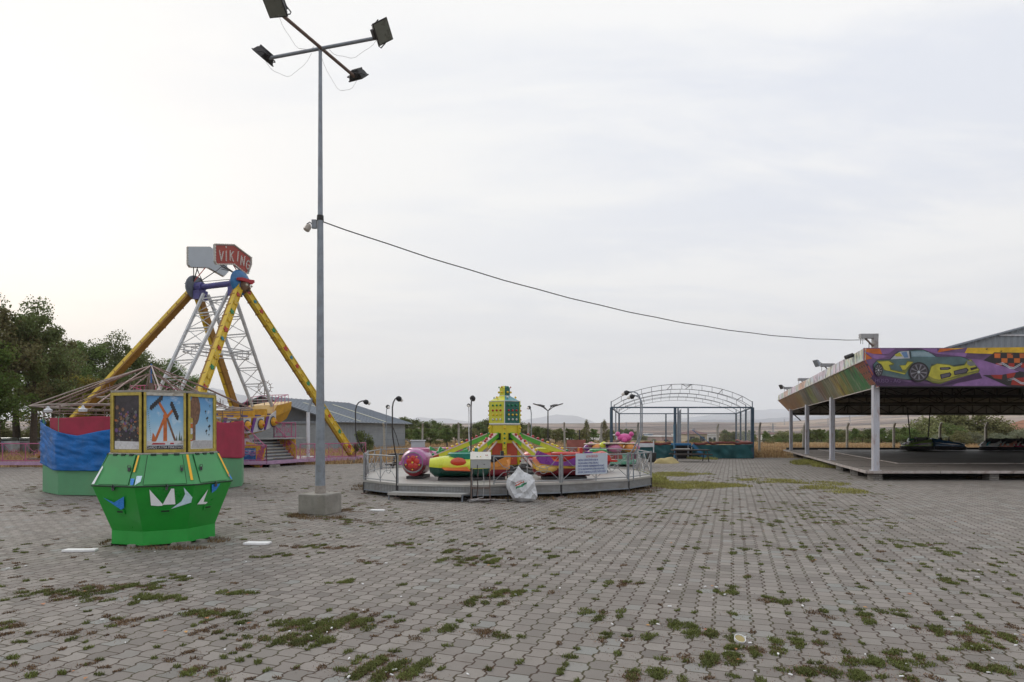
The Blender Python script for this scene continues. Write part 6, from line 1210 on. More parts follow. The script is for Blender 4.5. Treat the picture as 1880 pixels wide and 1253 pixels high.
mb.build('top_frame', cage)
dgal = mat('dull_frame', (.22, .225, .235), .6, .2, .1, 5)
for k in range(4):
    v = k / 3; mb = MB(); A_, B_ = cl_(0, v, ZC + .35), cl_(1, v, ZC + .35); n = 14; top = []; bot = []
    for i in range(n + 1):
        q = i / n; c = A_.lerp(B_, q); zz_ = ZC + .32 + (ZA - ZC - .32) * (1 - (2 * q - 1) ** 2) ** .85; top.append(up(c, zz_)); bot.append(up(c, zz_ - .30 if 0 < i < n else zz_ - .32))
    mb.tube(top, .018, dgal, 5); mb.tube(bot, .015, dgal, 5)
    for i in range(1, n): mb.tube([top[i], bot[i]], .013, dgal, 4)
    mb.tube([up(A_, ZC), up(A_, ZC + .36)], .03, blu, 5); mb.tube([up(B_, ZC), up(B_, ZC + .36)], .03, blu, 5); mb.build('roof_arch', cage)
mb = MB()
def arch(q, v): return up(cl_(q, v), ZC + .32 + (ZA - ZC - .32) * (1 - (2 * q - 1) ** 2) ** .85)
for q in (.43, .57, .79, .93): mb.tube([arch(q, 0), arch(q - .03, .33) if q < .6 else arch(q, .33)], .022, dgal, 5)
mb.tube([arch(.5, 0), arch(.53, .0) - Vector((0, 0, .12)), arch(.57, 0)], .02, dgal, 4); mb.build('roof_brace', cage)
mb = MB(); mb.slab([cl_(.0, 0, .42), cl_(1, 0, .42), cl_(1, 1, .42), cl_(0, 1, .42)], (0, 0, 1), .04, black)
mb.build('mat', cage)
mb = MB(); rg = random.Random(2)
for a, b_ in (((0, 0), (.42, 0)), ((.58, 0), (1, 0)), ((1, 0), (1, 1)), ((0, 0), (0, 1))):
    A_, B_ = cl_(*a, ZD + .05), cl_(*b_, ZD + .05); n = 12; mb.tube([A_.lerp(B_, i / n) + Vector((0, rg.uniform(-.04, .04), rg.uniform(-.05, .05))) for i in range(n + 1)], .085, redb, 6)
mb.build('edge_pad', cage)
def skirt(u0, u1, seed, parent):
    mb = MB(); rows = []
    for j in range(9):
        row = []
        for i in range(41):
            u = u0 + (u1 - u0) * i / 40; t = j / 8; w = math.sin(i * .8 + t * 3 + seed) * .05 * (1 - t) + (float(vnoise(np.array(i * .3 + t * 2.0), np.array(t * 3.0), seed)) - .5) * .16; c = cl_(u, 0, .02 + (ZD - .06) * t); c.y += w - .06; row.append(c)
        rows.append(row)
    mb.loft(rows, teal_t, cap=False, closed=False); o = mb.build('skirt', parent, True); return o
skirt(0, .44, 1, cage); skirt(.57, 1, 5, cage)
mb = MB(); mb.slab([cl_(0, 0, .02), cl_(0, 1, .02), cl_(0, 1, .5), cl_(0, 0, ZD)], (1, 0, 0), .02, teal_t); mb.slab([cl_(1, 0, .02), cl_(1, 1, .02), cl_(1, 1, ZD), cl_(1, 0, ZD)], (1, 0, 0), .02, teal_t); mb.build('skirt', cage)
stb = mat('blue_steps', (.02, .13, .28), .5, 0, .2, 4); mb = MB(); c = cl_(.50, 0); mb.box((c.x - .15, c.y - .35, .86), (1.0, .8, .12), stb); mb.box((c.x - .62, c.y - .72, .42), (.06, .05, .84), stb)
for k in range(4): mb.box((c.x + .55 + .17 * k, c.y - .35, .72 - .19 * k), (.2, .8, .05), stb)
mb.bar((c.x + .42, c.y - .74, .84), (c.x + 1.2, c.y - .74, .05), .05, .16, stb); mb.tube([(c.x - .66, c.y - .74, .02), (c.x - .66, c.y - .74, 2.0)], .035, mat('blue_pole', (.10, .22, .30), .5), 6); mb.tube([(c.x + .4, c.y - .72, 1.7), (c.x + 1.4, c.y - .72, .95)], .02, stb, 5); mb.build('steps', cage)
mb = MB(); mb.box((c.x - .1, c.y + .2, .42), (1.4, .1, .8), und); mb.build('doorway', cage); mb = MB(); mb.box(cl_(.25, -.02, .80), (.9, .06, .22), white_p); mb.box(cl_(.30, -.02, .62), (.05, .05, .9), white_p); mb.build('board', cage)
netm = bpy.data.materials.new('fine_net'); netm.use_nodes = True; nt = netm.node_tree; b = nt.nodes['Principled BSDF']; b.inputs['Base Color'].default_value = (.42, .43, .44, 1)
b.inputs['Alpha'].default_value = .32
mb = MB(); mb.poly([cl_(1, .02, ZD + .1), cl_(1, .98, ZD + .1), cl_(1, .98, ZC - .1), cl_(1, .5, ZC - .22), cl_(1, .02, ZC - .08)], netm); mb.build('net', cage)
netm2 = netm.copy(); netm2.node_tree.nodes['Principled BSDF'].inputs['Alpha'].default_value = .13
mb = MB(); mb.poly([cl_(0, .99, ZD), cl_(1, .99, ZD), cl_(1, .99, ZC - .1), cl_(0, .99, ZC - .1)], netm2); mb.poly([cl_(.5, .03, ZD), cl_(.5, .97, ZD), cl_(.5, .97, ZC), cl_(.5, .03, ZC)], netm2); mb.build('net', cage)
# bench, sand heap and bin in front of it
mb = MB(); q = Vector((9.45, 33.2, 0)); dwood = mat('dark_wood', (.05, .04, .035), .8, 0, .3, 6)
tb = empty('picnic_table', q, 0, 'dark metal picnic table in front of the trampolines', 'table')
mb.box(q + Vector((0, 0, .62)), (1.9, .7, .06), dwood); mb.build('table_top', tb)
for sg in (-1, 1):
    mb = MB(); mb.box(q + Vector((0, sg * .62, .40)), (1.9, .25, .05), dwood); mb.build('seat', tb); mb = MB(); mb.tube([q + Vector((sg * .82, -.55, 0)), q + Vector((sg * .82, -.2, .62))], .025, steel_d, 5); mb.tube([q + Vector((sg * .82, .55, 0)), q + Vector((sg * .82, .2, .62))], .025, steel_d, 5); mb.tube([q + Vector((sg * .82, -.62, .38)), q + Vector((sg * .82, .62, .38))], .02, steel_d, 5); mb.build('leg_frame', tb)
mb = MB(); mb.slab([q + Vector(p) for p in ((-.9, -.25, .66), (-.1, -.3, .66), (.0, .1, .66), (-.7, .2, .66))], (0, 0, 1), .04, mat('pale_board', (.45, .43, .40), .7, 0, .15, 5)); tag(mb.build('pale_board', None), 'pale folded board lying on the left of the dark table', 'board')
heap = mat('sand', (.42, .34, .16), .95, 0, .15, 6, bump=.01); bm = bmesh.new(); bmesh.ops.create_icosphere(bm, subdivisions=4, radius=1)
for v in bm.verts:
    p = v.co; r_ = math.hypot(p.x, p.y); h = max(0, p.z) ** 1.5 * .34 * (.7 + .6 * float(vnoise(np.array(p.x * 2.5 + 4), np.array(p.y * 2.5), 2))); v.co = Vector((p.x * .62 + .12 * math.sin(p.y * 3), p.y * .45, h - .01))
me = bpy.data.meshes.new('sand_heap'); bm.to_mesh(me); bm.free(); me.materials.append(heap); me.polygons.foreach_set('use_smooth', [True] * len(me.polygons)); o = bpy.data.objects.new('sand_heap', me); COL.objects.link(o); o.location = G(1224, 851); tag(o, 'small heap of yellow sand beside the trampoline steps', 'sand heap')
mb = MB(); q = G(1196, 849); mb.lathe(q, [(.20, .02), (.24, .1), (.26, .45), (.24, .5)], black, 12); tag(mb.build('waste_bin', None, True), 'black bin left of the sand heap', 'bin')
mb = MB(); q = Vector((5.1, 33.0, 0)); mb.tube([q, q + Vector((0, 0, 1.9)), q + Vector((.0, 0, 2.1))], .035, galv, 6); 

# ---------------------------------------------------------------- pink kiddie train and second ride far behind the deck
kt = empty('toddler_carousel', (4.7, 29.5, 0), 0, 'pink toddler carousel with cream canopy and a round eared animal', 'fairground ride')
q = Vector((4.7, 29.5, 0)); crm = mat('cream_canopy', (.58, .50, .40), .6, 0, .1, 4); mint = mat('mint_green', (.14, .38, .26), .5, 0, .15, 4); redm = mat('dull_red_panel', (.30, .09, .07), .6, 0, .2, 4)
mb = MB(); mb.lathe(q, [(1.15, .10), (1.2, .14), (1.2, .26), (1.1, .30)], mint, 20); mb.build('base', kt)
mb = MB()
for k in range(10): a = 6.283 * k / 10; a2 = 6.283 * (k + 1) / 10; mb.slab([q + Vector((1.02 * math.cos(a), 1.02 * math.sin(a), .35)), q + Vector((1.02 * math.cos(a2), 1.02 * math.sin(a2), .35)), q + Vector((1.02 * math.cos(a2), 1.02 * math.sin(a2), .62)), q + Vector((1.02 * math.cos(a), 1.02 * math.sin(a), .62))], (math.cos(a + .3), math.sin(a + .3), 0), .04, redm if k % 2 else mint)
mb.build('panel', kt)
for k, m_ in enumerate((PK, OR, VI, PK, VI, OR, PK, OR)):
    a = 6.283 * k / 8; c = q + Vector((1.0 * math.cos(a), 1.0 * math.sin(a), .84)); mb = MB(); mb.ball(c, .34, m_, 10, 6, (1, .8, .62)); mb.ball(c + Vector((.22 * math.cos(a + 1.5), .22 * math.sin(a + 1.5), .12)), .16, (OR, PK, YG)[k % 3], 8, 5); mb.build('seat_car', kt, True)
for dx, dy, w_, z_ in ((-.95, -.5, .8, 1.03), (-.05, -.95, 1.0, 1.07), (.75, -.6, .7, 1.05), (.3, .6, 1.2, 1.02)):
    mb = MB(); mb.box(q + Vector((dx, dy, z_)), (w_, .55, .055), crm); mb.build('canopy', kt, bevel=.02)
mb = MB()
for k in range(8): a = 6.283 * k / 8; mb.tube([q + Vector((1.1 * math.cos(a), 1.1 * math.sin(a), .3)), q + Vector((1.1 * math.cos(a), 1.1 * math.sin(a), 1.05))], .02, pinkm, 5)
mb.build('pole', kt)
hot = mat('hot_pink', (.62, .08, .30), .4, 0, .1, 4, coat=.2); c = q + Vector((.62, .1, 1.30)); mb = MB(); mb.ball(c, .26, hot, 12, 8, (1.35, 1, .8)); mb.ball(c + Vector((-.05, -.22, -.1)), .13, hot, 10, 6)
for sg in (-1, 1): mb.ball(c + Vector((sg * .32, 0, .18)), .12, hot, 8, 6); 
mb.build('animal_figure', kt, True)
mb = MB(); mb.box((3.0, 30.2, .55), (1.0, .9, .12), mint); mb.box((3.1, 30.3, .9), (.9, .1, .6), redm); mb.tube([(2.6, 29.8, 0), (2.6, 29.8, .6)], .03, steel_d, 5); mb.tube([(3.4, 29.8, 0), (3.4, 29.8, .6)], .03, steel_d, 5); tag(mb.build('ticket_table', None), 'small mint green table left of the toddler carousel', 'table')

# ---------------------------------------------------------------- cabinet and picnic table behind the small ride
cabn = empty('electric_cabinet', (XZ(767.5, 24.4), 24.4, 0), 0, 'white double door electric cabinet on posts behind the ride', 'cabinet'); q = cabn.location.copy()
cabw = mat('cabinet_white', (.48, .49, .54), .45, 0, .05, 5, dirt=.2, dirtcol=(.3, .28, .26)); mb = MB(); mb.box(q + Vector((0, 0, .94)), (.50, .32, .60), cabw); mb.box(q + Vector((0, -.01, 1.255)), (.56, .40, .035), white_p); mb.build('case', cabn, bevel=.006)
mb = MB()
for sg in (-1, 1): mb.box(q + Vector((sg * .118, -.163, .94)), (.222, .01, .54), cabw); mb.box(q + Vector((sg * .02, -.172, .92)), (.012, .01, .06), steel_d)
mb.build('door', cabn)
mb = MB()
for sg in (-1, 1): mb.tube([q + Vector((sg * .2, 0, 0)), q + Vector((sg * .2, 0, .65))], .022, galv, 6)
mb.build('leg', cabn)
for (px, Y, rz, s_, lab) in ((756, 22.9, .05, 1.0, 'dark picnic table behind the pink rocket car'), (795, 25.6, -.1, .9, 'dark picnic table right of the white electric cabinet')):
    x = XZ(px, Y); tb = empty('picnic_table', (x, Y, 0), 0, lab, 'table', 'dark picnic tables behind the small ride'); q = Vector((x, Y, 0)); mb = MB()
    for k in range(4): mb.box(q + Vector((0, -.3 + .2 * k, .78)), (1.6 * s_, .18, .045), dwood)
    mb.build('table_top', tb)
    for sg in (-1, 1):
        mb = MB(); mb.box(q + Vector((0, sg * .72, .44)), (1.6 * s_, .26, .045), dwood); mb.build('seat', tb)
        mb = MB(); mb.bar(q + Vector((sg * .6, -.7, .0)), q + Vector((sg * .6, -.15, .76)), .05, .07, dwood); mb.bar(q + Vector((sg * .6, .7, .0)), q + Vector((sg * .6, .15, .76)), .05, .07, dwood); mb.bar(q + Vector((sg * .6, -.8, .41)), q + Vector((sg * .6, .8, .41)), .05, .06, dwood); mb.build('leg_frame', tb)
# twin headed park lamps
def twin(px, Y, ztop, lab):
    x = XZ(px, Y); z0 = float(terrain_z(np.array(x), np.array(float(Y)))); t = empty('park_lamp', (x, Y, z0), 0, lab, 'street lamp'); mb = MB(); mb.tube([(x, Y, z0), (x, Y, ztop)], [.06, .045], steel_d, 8); mb.build('pole', t, True)
    for ax_, ay in ((-.72, .0), (.72, .0), (-.45, .75), (.45, .75)):
        mb = MB(); e = Vector((x + ax_, Y + ay, ztop + .40)); mb.tube([(x, Y, ztop - .05), (x + ax_ * .55, Y + ay * .55, ztop + .24), e], .035, steel_d, 6); arm = mb.build('arm', t, True)
        mb = MB(); d = Vector((ax_, ay, .22)).normalized(); mb.bar(e - d * .10, e + d * .55, .42, .10, steel_d, w2=.38, h2=.06); mb.bar(e - d * .02 - Vector((0, 0, .05)), e + d * .5 - Vector((0, 0, .04)), .34, .02, bulb_w); mb.build('lamp_head', arm)
twin(1006, 52, 3.35, 'dark park lamp with four flat heads right of the ride tower')

# ---------------------------------------------------------------- concrete fence posts and wires round the field
fpost = mat('fence_post_concrete', (.34, .33, .30), .9, 0, .15, 6, dirt=.3); FP = []
for px, Y in [(775, 49.5), (842, 49), (906, 48.5), (969, 48.2), (1037, 47.8), (1103, 47.4), (1172, 47.0), (1243, 56), (1318, 55), (1394, 47.5), (1475, 48), (1555, 50), (1641, 49), (1725, 47.5), (1810, 46.5), (1897, 46), (706, 50.5), (640, 66)]: FP.append((XZ(px, Y), Y))
FP.sort(); mb = MB(); mb.bar((0, 0, -.2), (0, 0, 1.95), .15, .14, fpost); mb.bar((0, 0, 1.93), (0, -.22, 2.30), .13, .12, fpost); p0 = mb.build('fence_post', None)
rg = random.Random(4)
for k, (x, y) in enumerate(FP):
    o = p0 if k == 0 else p0.copy()
    if k: COL.objects.link(o)
    o.location = (x, y, float(terrain_z(np.array(x), np.array(y)))); o.rotation_euler = (R(rg.uniform(-1.5, 1.5)), R(rg.uniform(-2, 2)), rg.uniform(-.2, .2)); tag(o, 'pale concrete fence post with a bent top at the field edge', 'fence post', 'concrete fence posts along the field')
mb = MB()
for z in (.45, .95, 1.5, 1.9, 2.2):
    for a, b_ in zip(FP, FP[1:]): a3, b3 = Vector((a[0], a[1] - .09, z)), Vector((b_[0], b_[1] - .09, z)); mb.tube([a3, a3.lerp(b3, .5) - Vector((0, 0, .04)), b3], .007, steel_d, 3)
tag(mb.build('fence_wire', None), 'thin barbed wires strung between the concrete posts', 'wire')
for px, Y, h, lab in ((1064, 50, 1.75, 'thin dark stake standing in the field left of the poplar'), (821, 40, .9, 'short dark stake in the dry grass behind the ride')):
    x = XZ(px, Y); mb = MB(); z0 = float(terrain_z(np.array(x), np.array(float(Y)))); mb.tube([(x, Y, z0 - .1), (x, Y, z0 + h)], .05, steel_d, 6); tag(mb.build('stake', None), lab, 'stake')

# ---------------------------------------------------------------- grey sheet metal warehouse
wh = empty('warehouse', (-14.7, 52, 0), 0, 'grey corrugated warehouse with a blue grey gabled roof behind the swing ship', 'warehouse')
c0 = Vector((-14.7, 52, 0)); dl = Vector((.3, .954, 0)).normalized(); dg = Vector((-.954, .3, 0)).normalized(); LL, HW, EZ, RZ, WZ = 12.6, 7.0, 2.48, 4.55, -.5
def wp(l, g, z): return up(c0 + dl * l + dg * g, z)
wallm = shed_m; darkw = mat('dark_gable_sheet', (.12, .13, .145), .7, .1, .15, 2, dirt=.3); plank = mat('grey_siding', (.27, .29, .31), .7, 0, .12, 3, dirt=.3, stretch=(1, 1, 6))
mb = MB(); mb.slab([wp(0, 0, WZ), wp(LL, 0, WZ), wp(LL, 0, EZ), wp(0, 0, EZ)], dg, .1, shed_m); mb.slab([wp(LL, 0, WZ), wp(LL, 2 * HW, WZ), wp(LL, 2 * HW, EZ), wp(LL, HW, RZ), wp(LL, 0, EZ)], -dl, .1, shed_m); mb.slab([wp(0, 2 * HW, WZ), wp(LL, 2 * HW, WZ), wp(LL, 2 * HW, EZ), wp(0, 2 * HW, EZ)], -dg, .1, shed_m); mb.build('wall', wh)
mb = MB(); mb.slab([wp(.0, .1, WZ), wp(.0, 2 * HW - .1, WZ), wp(.0, 2 * HW - .1, EZ - .1), wp(.0, .1, EZ - .1)], dl, .08, plank); mb.slab([wp(.3, .1, EZ - .1), wp(.3, 2 * HW - .1, EZ - .1), wp(.3, HW, RZ - .1)], dl, .05, darkw); mb.bar(wp(-.05, 0, EZ - .12), wp(-.05, 2 * HW, EZ - .12), .12, .22, galv); mb.build('gable', wh)
roofb = mat('blue_grey_roof', (.185, .215, .255), .5, .3, .10, 1.5, dirt=.25, dirtcol=(.12, .13, .14)); sky_l = mat('skylight_strip', (.50, .50, .38), .5, 0, .08, 4); sl_ = (RZ - EZ) / HW
nseg = 1
mb = MB(); mb.slab([wp(-.5, -.55, EZ - .55 * sl_ + .02), wp(LL + .5, -.55, EZ - .55 * sl_ + .02), wp(LL + .5, HW, RZ + .02), wp(-.5, HW, RZ + .02)], (0, 0, 1), .06, roofb); mb.slab([wp(-.5, 2 * HW + .55, EZ - .55 * sl_ + .02), wp(LL + .5, 2 * HW + .55, EZ - .55 * sl_ + .02), wp(LL + .5, HW, RZ + .02), wp(-.5, HW, RZ + .02)], (0, 0, 1), .06, roofb)
for k in range(21): l = -.5 + k * .68; mb.bar(wp(l, -.55, EZ - .55 * sl_ + .10), wp(l, HW, RZ + .10), .03, .05, roofb)
rf = mb.build('roof', wh)
mb = MB()
for l in (3.4, 8.0): mb.slab([wp(l, -.3, EZ - .3 * sl_ + .095), wp(l + .42, -.3, EZ - .3 * sl_ + .095), wp(l + .42, HW * .8, EZ + .8 * (RZ - EZ) + .095), wp(l, HW * .8, EZ + .8 * (RZ - EZ) + .095)], (0, 0, 1), .012, sky_l)
mb.build('skylight', rf)
mb = MB(); mb.tube([wp(9.6, -.1, EZ - .2), wp(10.2, -.25, 1.2), wp(10.9, -.3, -.2)], .035, cable, 5); mb.tube([wp(12.6, -.1, .8), wp(12.2, -1.6, -.1)], .05, galv, 5); mb.build('downpipe', wh)
# the longer roof beyond it
mb = MB(); A_ = Vector((-34, 66, 0))
lw = empty('far_shed', (-33, 66, 0), 0, 'long dark fronted shed beyond the legs of the swing ship', 'shed'); mb.slab([(-40, 66, -.5), (-25, 64, -.5), (-25, 64, 3.0), (-40, 66, 3.0)], (0, 1, 0), .2, darkw); mb.build('wall', lw); mb = MB(); mb.slab([(-40.5, 65.6, 2.9), (-24.5, 63.4, 2.9), (-23, 70, 4.6), (-39, 72, 4.6)], (0, 0, 1), .08, roofb); mb.build('roof', lw)

# ---------------------------------------------------------------- houses of the town below, and the tiled house on the right
tile = mat('clay_tiles', (.26, .125, .075), .85, 0, .25, 3, dirt=.3, dirtcol=(.14, .08, .06)); tile2 = mat('dark_tiles', (.17, .09, .09), .85, 0, .2, 3); wcols = [mat('render_white', (.66, .66, .66), .8, 0, .08, 2), mat('render_cream', (.42, .37, .27), .8, 0, .1, 2), mat('render_pink', (.40, .28, .27), .8, 0, .1, 2), mat('render_grey', (.33, .33, .34), .8, 0, .1, 2), mat('render_blue', (.28, .36, .48), .8, 0, .1, 2)]; win = mat('window_dark', (.04, .05, .06), .25)
cur_names = []
def house(px, y_eave, Y, wpx, dep, flr, wall, roofk, rz, lab, zoff=0):
    x = XZ(px, Y); W_ = wpx / F * Y; ze = EYE + (HY - y_eave) / F * Y; H = 2.8 * flr; z0 = ze - H - 6
    t = empty('house', (x, Y, ze - H), rz, lab, 'house', 'houses of the town below the field'); mb = MB(); mb.box((0, 0, (H - 6) / 2), (W_, dep, H + 6), wall); wl = mb.build('wall', t, local=True)
    mb = MB(); nwin = max(2, int(W_ / 3.2))
    for f in range(flr):
        for k in range(nwin):
            for sg in (-1, 1): mb.box((-W_ / 2 + W_ * (k + .5) / nwin, sg * (dep / 2 + .02), 2.8 * f + 1.5), (min(1.3, W_ / nwin * .5), .1, 1.25), win)
    mb.build('window', wl, local=True); mb = MB(); o = .5; r_ = min(dep, W_) * .22
    if roofk == 'flat': mb.box((0, 0, H + .12), (W_ + .5, dep + .5, .26), wcols[0])
    else:
        m_ = tile if roofk == 'tile' else tile2; a = [Vector((-W_ / 2 - o, -dep / 2 - o, H)), Vector((W_ / 2 + o, -dep / 2 - o, H)), Vector((W_ / 2 + o, dep / 2 + o, H)), Vector((-W_ / 2 - o, dep / 2 + o, H))]; q1, q2 = Vector((-W_ / 2 + dep * .35, 0, H + r_)), Vector((W_ / 2 - dep * .35, 0, H + r_))
        if q2.x < q1.x: q1 = q2 = Vector((0, 0, H + r_))
        if q1 == q2: mb.add(a + [q1], ((0, 1, 4), (1, 2, 4), (2, 3, 4), (3, 0, 4), (3, 2, 1, 0)), m_)
        else: mb.add(a + [q1, q2], ((0, 1, 5, 4), (1, 2, 5), (2, 3, 4, 5), (3, 0, 4), (3, 2, 1, 0)), m_)
        mb.box((W_ * .15, dep * .12, H + r_ * .9), (.7, .7, 1.0), wcols[3])
    mb.build('roof', t, local=True); return t
HS = [(1215, 802, 150, 32, 12, 2, 2, 'flat', .1, 'low flat roofed pinkish house seen through the left bay of the trampoline frame'), (1271, 797, 170, 34, 14, 3, 1, 'dark', -.1, 'cream house with a dark roof seen through the middle of the trampoline frame'), (1296, 799, 185, 17, 10, 3, 0, 'flat', .05, 'white flat roofed block right of the cream house'), (1247, 799, 200, 12, 9, 2, 0, 'flat', 0, 'small white block left of the cream house'),
      (1095, 801, 210, 15, 12, 2, 0, 'flat', .2, 'white block between the two poplars'), (1082, 807, 190, 12, 9, 1, 3, 'flat', .1, 'low grey building left of the white block'), (1232, 806, 260, 10, 10, 2, 0, 'flat', .1, 'pale far house behind the pinkish house'), (1414, 797, 190, 13, 10, 2, 0, 'dark', .1, 'white house with a violet brown roof right of the trampoline frame'), (1190, 797, 300, 9, 9, 2, 4, 'flat', 0, 'tiny bluish house left of the trampolines'),
      (824, 797, 150, 10, 8, 2, 4, 'tile', .1, 'pale blue house among the green trees left of the tower'), (1338, 797, 260, 12, 9, 1, 2, 'dark', .2, 'low violet roofed house seen through the right bay of the trampoline frame'), (1545, 799, 320, 10, 10, 2, 3, 'dark', 0, 'far grey house left of the middle pavilion post'), (1046, 803, 240, 9, 9, 2, 0, 'flat', 0, 'tiny white building left of the left poplar')]
for (px, ye, Y, wpx, dep, flr, wc, rk, rz, lab) in HS: t = house(px, ye, Y, wpx, dep, flr, wcols[wc], rk, rz, lab)
rg = random.Random(12); houses = []
proto = {}
for k in range(70):
    px = rg.uniform(1400, 1720) if k < 42 else rg.uniform(1020, 1420); Y = rg.uniform(420, 900); x = XZ(px, Y); zt = float(terrain_z(np.array(x), np.array(Y))); key = k % 6
    if key not in proto:
        m0, m1 = wcols[key % 4], (tile, tile2, tile, tile2, wcols[0], tile)[key]; t = empty('house', (0, 0, 0), 0); w_, d_, h_ = (9, 12, 8, 14, 10, 7)[key], (8, 9, 8, 9, 10, 9)[key], (6, 5, 8, 5, 9, 4)[key]
        mb = MB(); mb.box((0, 0, h_ / 2 - 2), (w_, d_, h_ + 4), m0); mb.build('wall', t, local=True); mb = MB(); a = [Vector((sx * (w_ / 2 + .5), sy * (d_ / 2 + .5), h_)) for sx, sy in ((-1, -1), (1, -1), (1, 1), (-1, 1))]; mb.add(a + [Vector((-w_ * .2, 0, h_ + 2)), Vector((w_ * .2, 0, h_ + 2))], ((0, 1, 5, 4), (1, 2, 5), (2, 3, 4, 5), (3, 0, 4), (3, 2, 1, 0)), m1); mb.build('roof', t, local=True); proto[key] = t; o = t
    else: o = dup(proto[key])
    place(o, (x, Y, zt), rg.uniform(-.5, .5), rg.uniform(.9, 1.3)); tag(o, 'tiny tile roofed house in the far town below the brown plain', 'house', 'far houses scattered on the plain')
rh = empty('tiled_house', (59.5, 74, 0), 0, 'brown tiled house with a blue metal hood roof behind the bumper cars', 'house'); mb = MB(); mb.box((60.5, 76, 1.0), (12, 9, 3.6), wcols[2]); mb.build('wall', rh)
mb = MB(); mb.add([(53, 71, 2.6), (68, 71, 2.6), (68, 81, 2.6), (53, 81, 2.6), (58.3, 76, 5.1), (64, 76, 5.1)], ((0, 1, 5, 4), (1, 2, 5), (2, 3, 4, 5), (3, 0, 4)), tile); mb.add([(54.6, 69.6, 1.5), (60.0, 69.6, 1.5), (57.4, 72.4, 2.9), (57.4, 69.6, 2.6)], ((0, 3, 2), (3, 1, 2)), tile); mb.add([(54.6, 69.5, 1.5), (60.0, 69.5, 1.5), (57.4, 69.5, 2.65)], ((0, 1, 2),), galv); rr_ = mb.build('roof', rh)
mb = MB(); mb.slab([(55.8, 71.0, 3.0), (57.6, 71.0, 3.0), (59.4, 73.6, 4.9), (58.0, 73.6, 4.9)], (0, -1, 1), .1, mat('blue_sheet', (.15, .21, .27), .4, .2)); mb.box((58.3, 75, 5.0), (1.6, 1.2, .9), wcols[3]); mb.build('chimney', rr_); mb = MB(); mb.box((63.5, 75, 5.2), (2.0, 1.2, .8), tile2); mb.build('chimney', rr_)
rh.location = (106.0, 120, -1.9); rh.scale = (1.35, 1.35, 1.35)
# power pylons on the plain
pyl = MB(); 
for sx in (-1, 1):
    for sy in (-1, 1): pyl.bar((sx * 3, sy * 3, -4), (sx * .4, sy * .4, 30), .6, .6, galv)
for z in (18, 23, 28): pyl.bar((-7, 0, z), (7, 0, z), .7, .7, galv)
for k in range(5): z = k * 5; w = 3 - 2.6 * z / 30; pyl.bar((-w, -w, z), (w - .4, -w + .4, z + 5), .35, .35, galv); pyl.bar((w, -w, z), (-w + .4, -w + .4, z + 5), .35, .35, galv)
pyl = pyl.build('power_pylon', None)
for k, (px, Y) in enumerate(((1419, 1500), (1318, 1700), (1150, 2600), (1131, 1900), (1481, 2400), (1520, 2600), (1440, 3000), (1560, 2800), (1610, 2500))):
    o = pyl if k == 0 else pyl.copy()
    if k: COL.objects.link(o)
    x = XZ(px, Y); o.location = (x, Y, float(terrain_z(np.array(x), np.array(float(Y))))); o.rotation_euler = (0, 0, .3 * k); tag(o, 'grey lattice power pylon on the hazy brown plain', 'pylon', 'power pylons on the plain')
# ---------------------------------------------------------------- trees and bushes
bark = mat('bark', (.065, .05, .038), .95, 0, .3, 8, bump=.01)
def leafmat(n, c, isl=.8): return mat(n, c, .75, 0, .35, .5, island=isl, trans=.28, spec=.25)
LF = {'dark': leafmat('foliage_dark', (0.125, 0.152, 0.060)), 'mid': leafmat('foliage_mid', (0.130, 0.180, 0.058)), 'olive': leafmat('foliage_olive', (0.198, 0.206, 0.090)), 'yellow': leafmat('foliage_yellow', (0.254, 0.235, 0.053)), 'grey': leafmat('foliage_grey', (0.216, 0.235, 0.160)), 'fresh': leafmat('foliage_fresh', (0.095, 0.155, 0.040)), 'rust': leafmat('foliage_rust', (0.170, 0.172, 0.075))}
def limbs(seed, H, spread, n, base, m=None):
    rg = random.Random(seed); mb = MB(); tips = []
    tr_ = [Vector((0, 0, -.3))]
    for k in range(1, 7): tr_.append(Vector((rg.gauss(0, .04) * H * .3 * k / 6, rg.gauss(0, .04) * H * .3 * k / 6, H * .86 * k / 6)))
    r0 = .022 * H; mb.tube(tr_, [r0 * (1.25 - 1.1 * k / 6) for k in range(7)], bark, 7)
    for k in range(n):
        q = base + (1 - base) * (k + .5) / n; z = q * H * .86; i = min(5, int(z / (H * .86) * 6)); o = tr_[i].lerp(tr_[i + 1], z / (H * .86) * 6 - i); a = k * 2.4 + rg.uniform(-.4, .4); L = spread * (1.15 - .75 * q) * rg.uniform(.75, 1.15); d = Vector((math.cos(a), math.sin(a), rg.uniform(.25, .9)))
        p1 = o + d * L * .5; p2 = o + Vector((d.x, d.y, d.z * 1.15)) * L; mb.tube([o, p1, p2], [r0 * .45 * (1.1 - q), r0 * .28 * (1.1 - q), r0 * .08], bark, 5); tips += [p1, p2, p1.lerp(p2, .5)]
        for s_ in range(2): b_ = p1 + Vector((rg.uniform(-1, 1), rg.uniform(-1, 1), rg.uniform(0, .8))) * L * .45; mb.tube([p1, b_], [r0 * .18 * (1.1 - q), r0 * .05], bark, 4); tips.append(b_)
    tips.append(tr_[-1]); return mb, tips
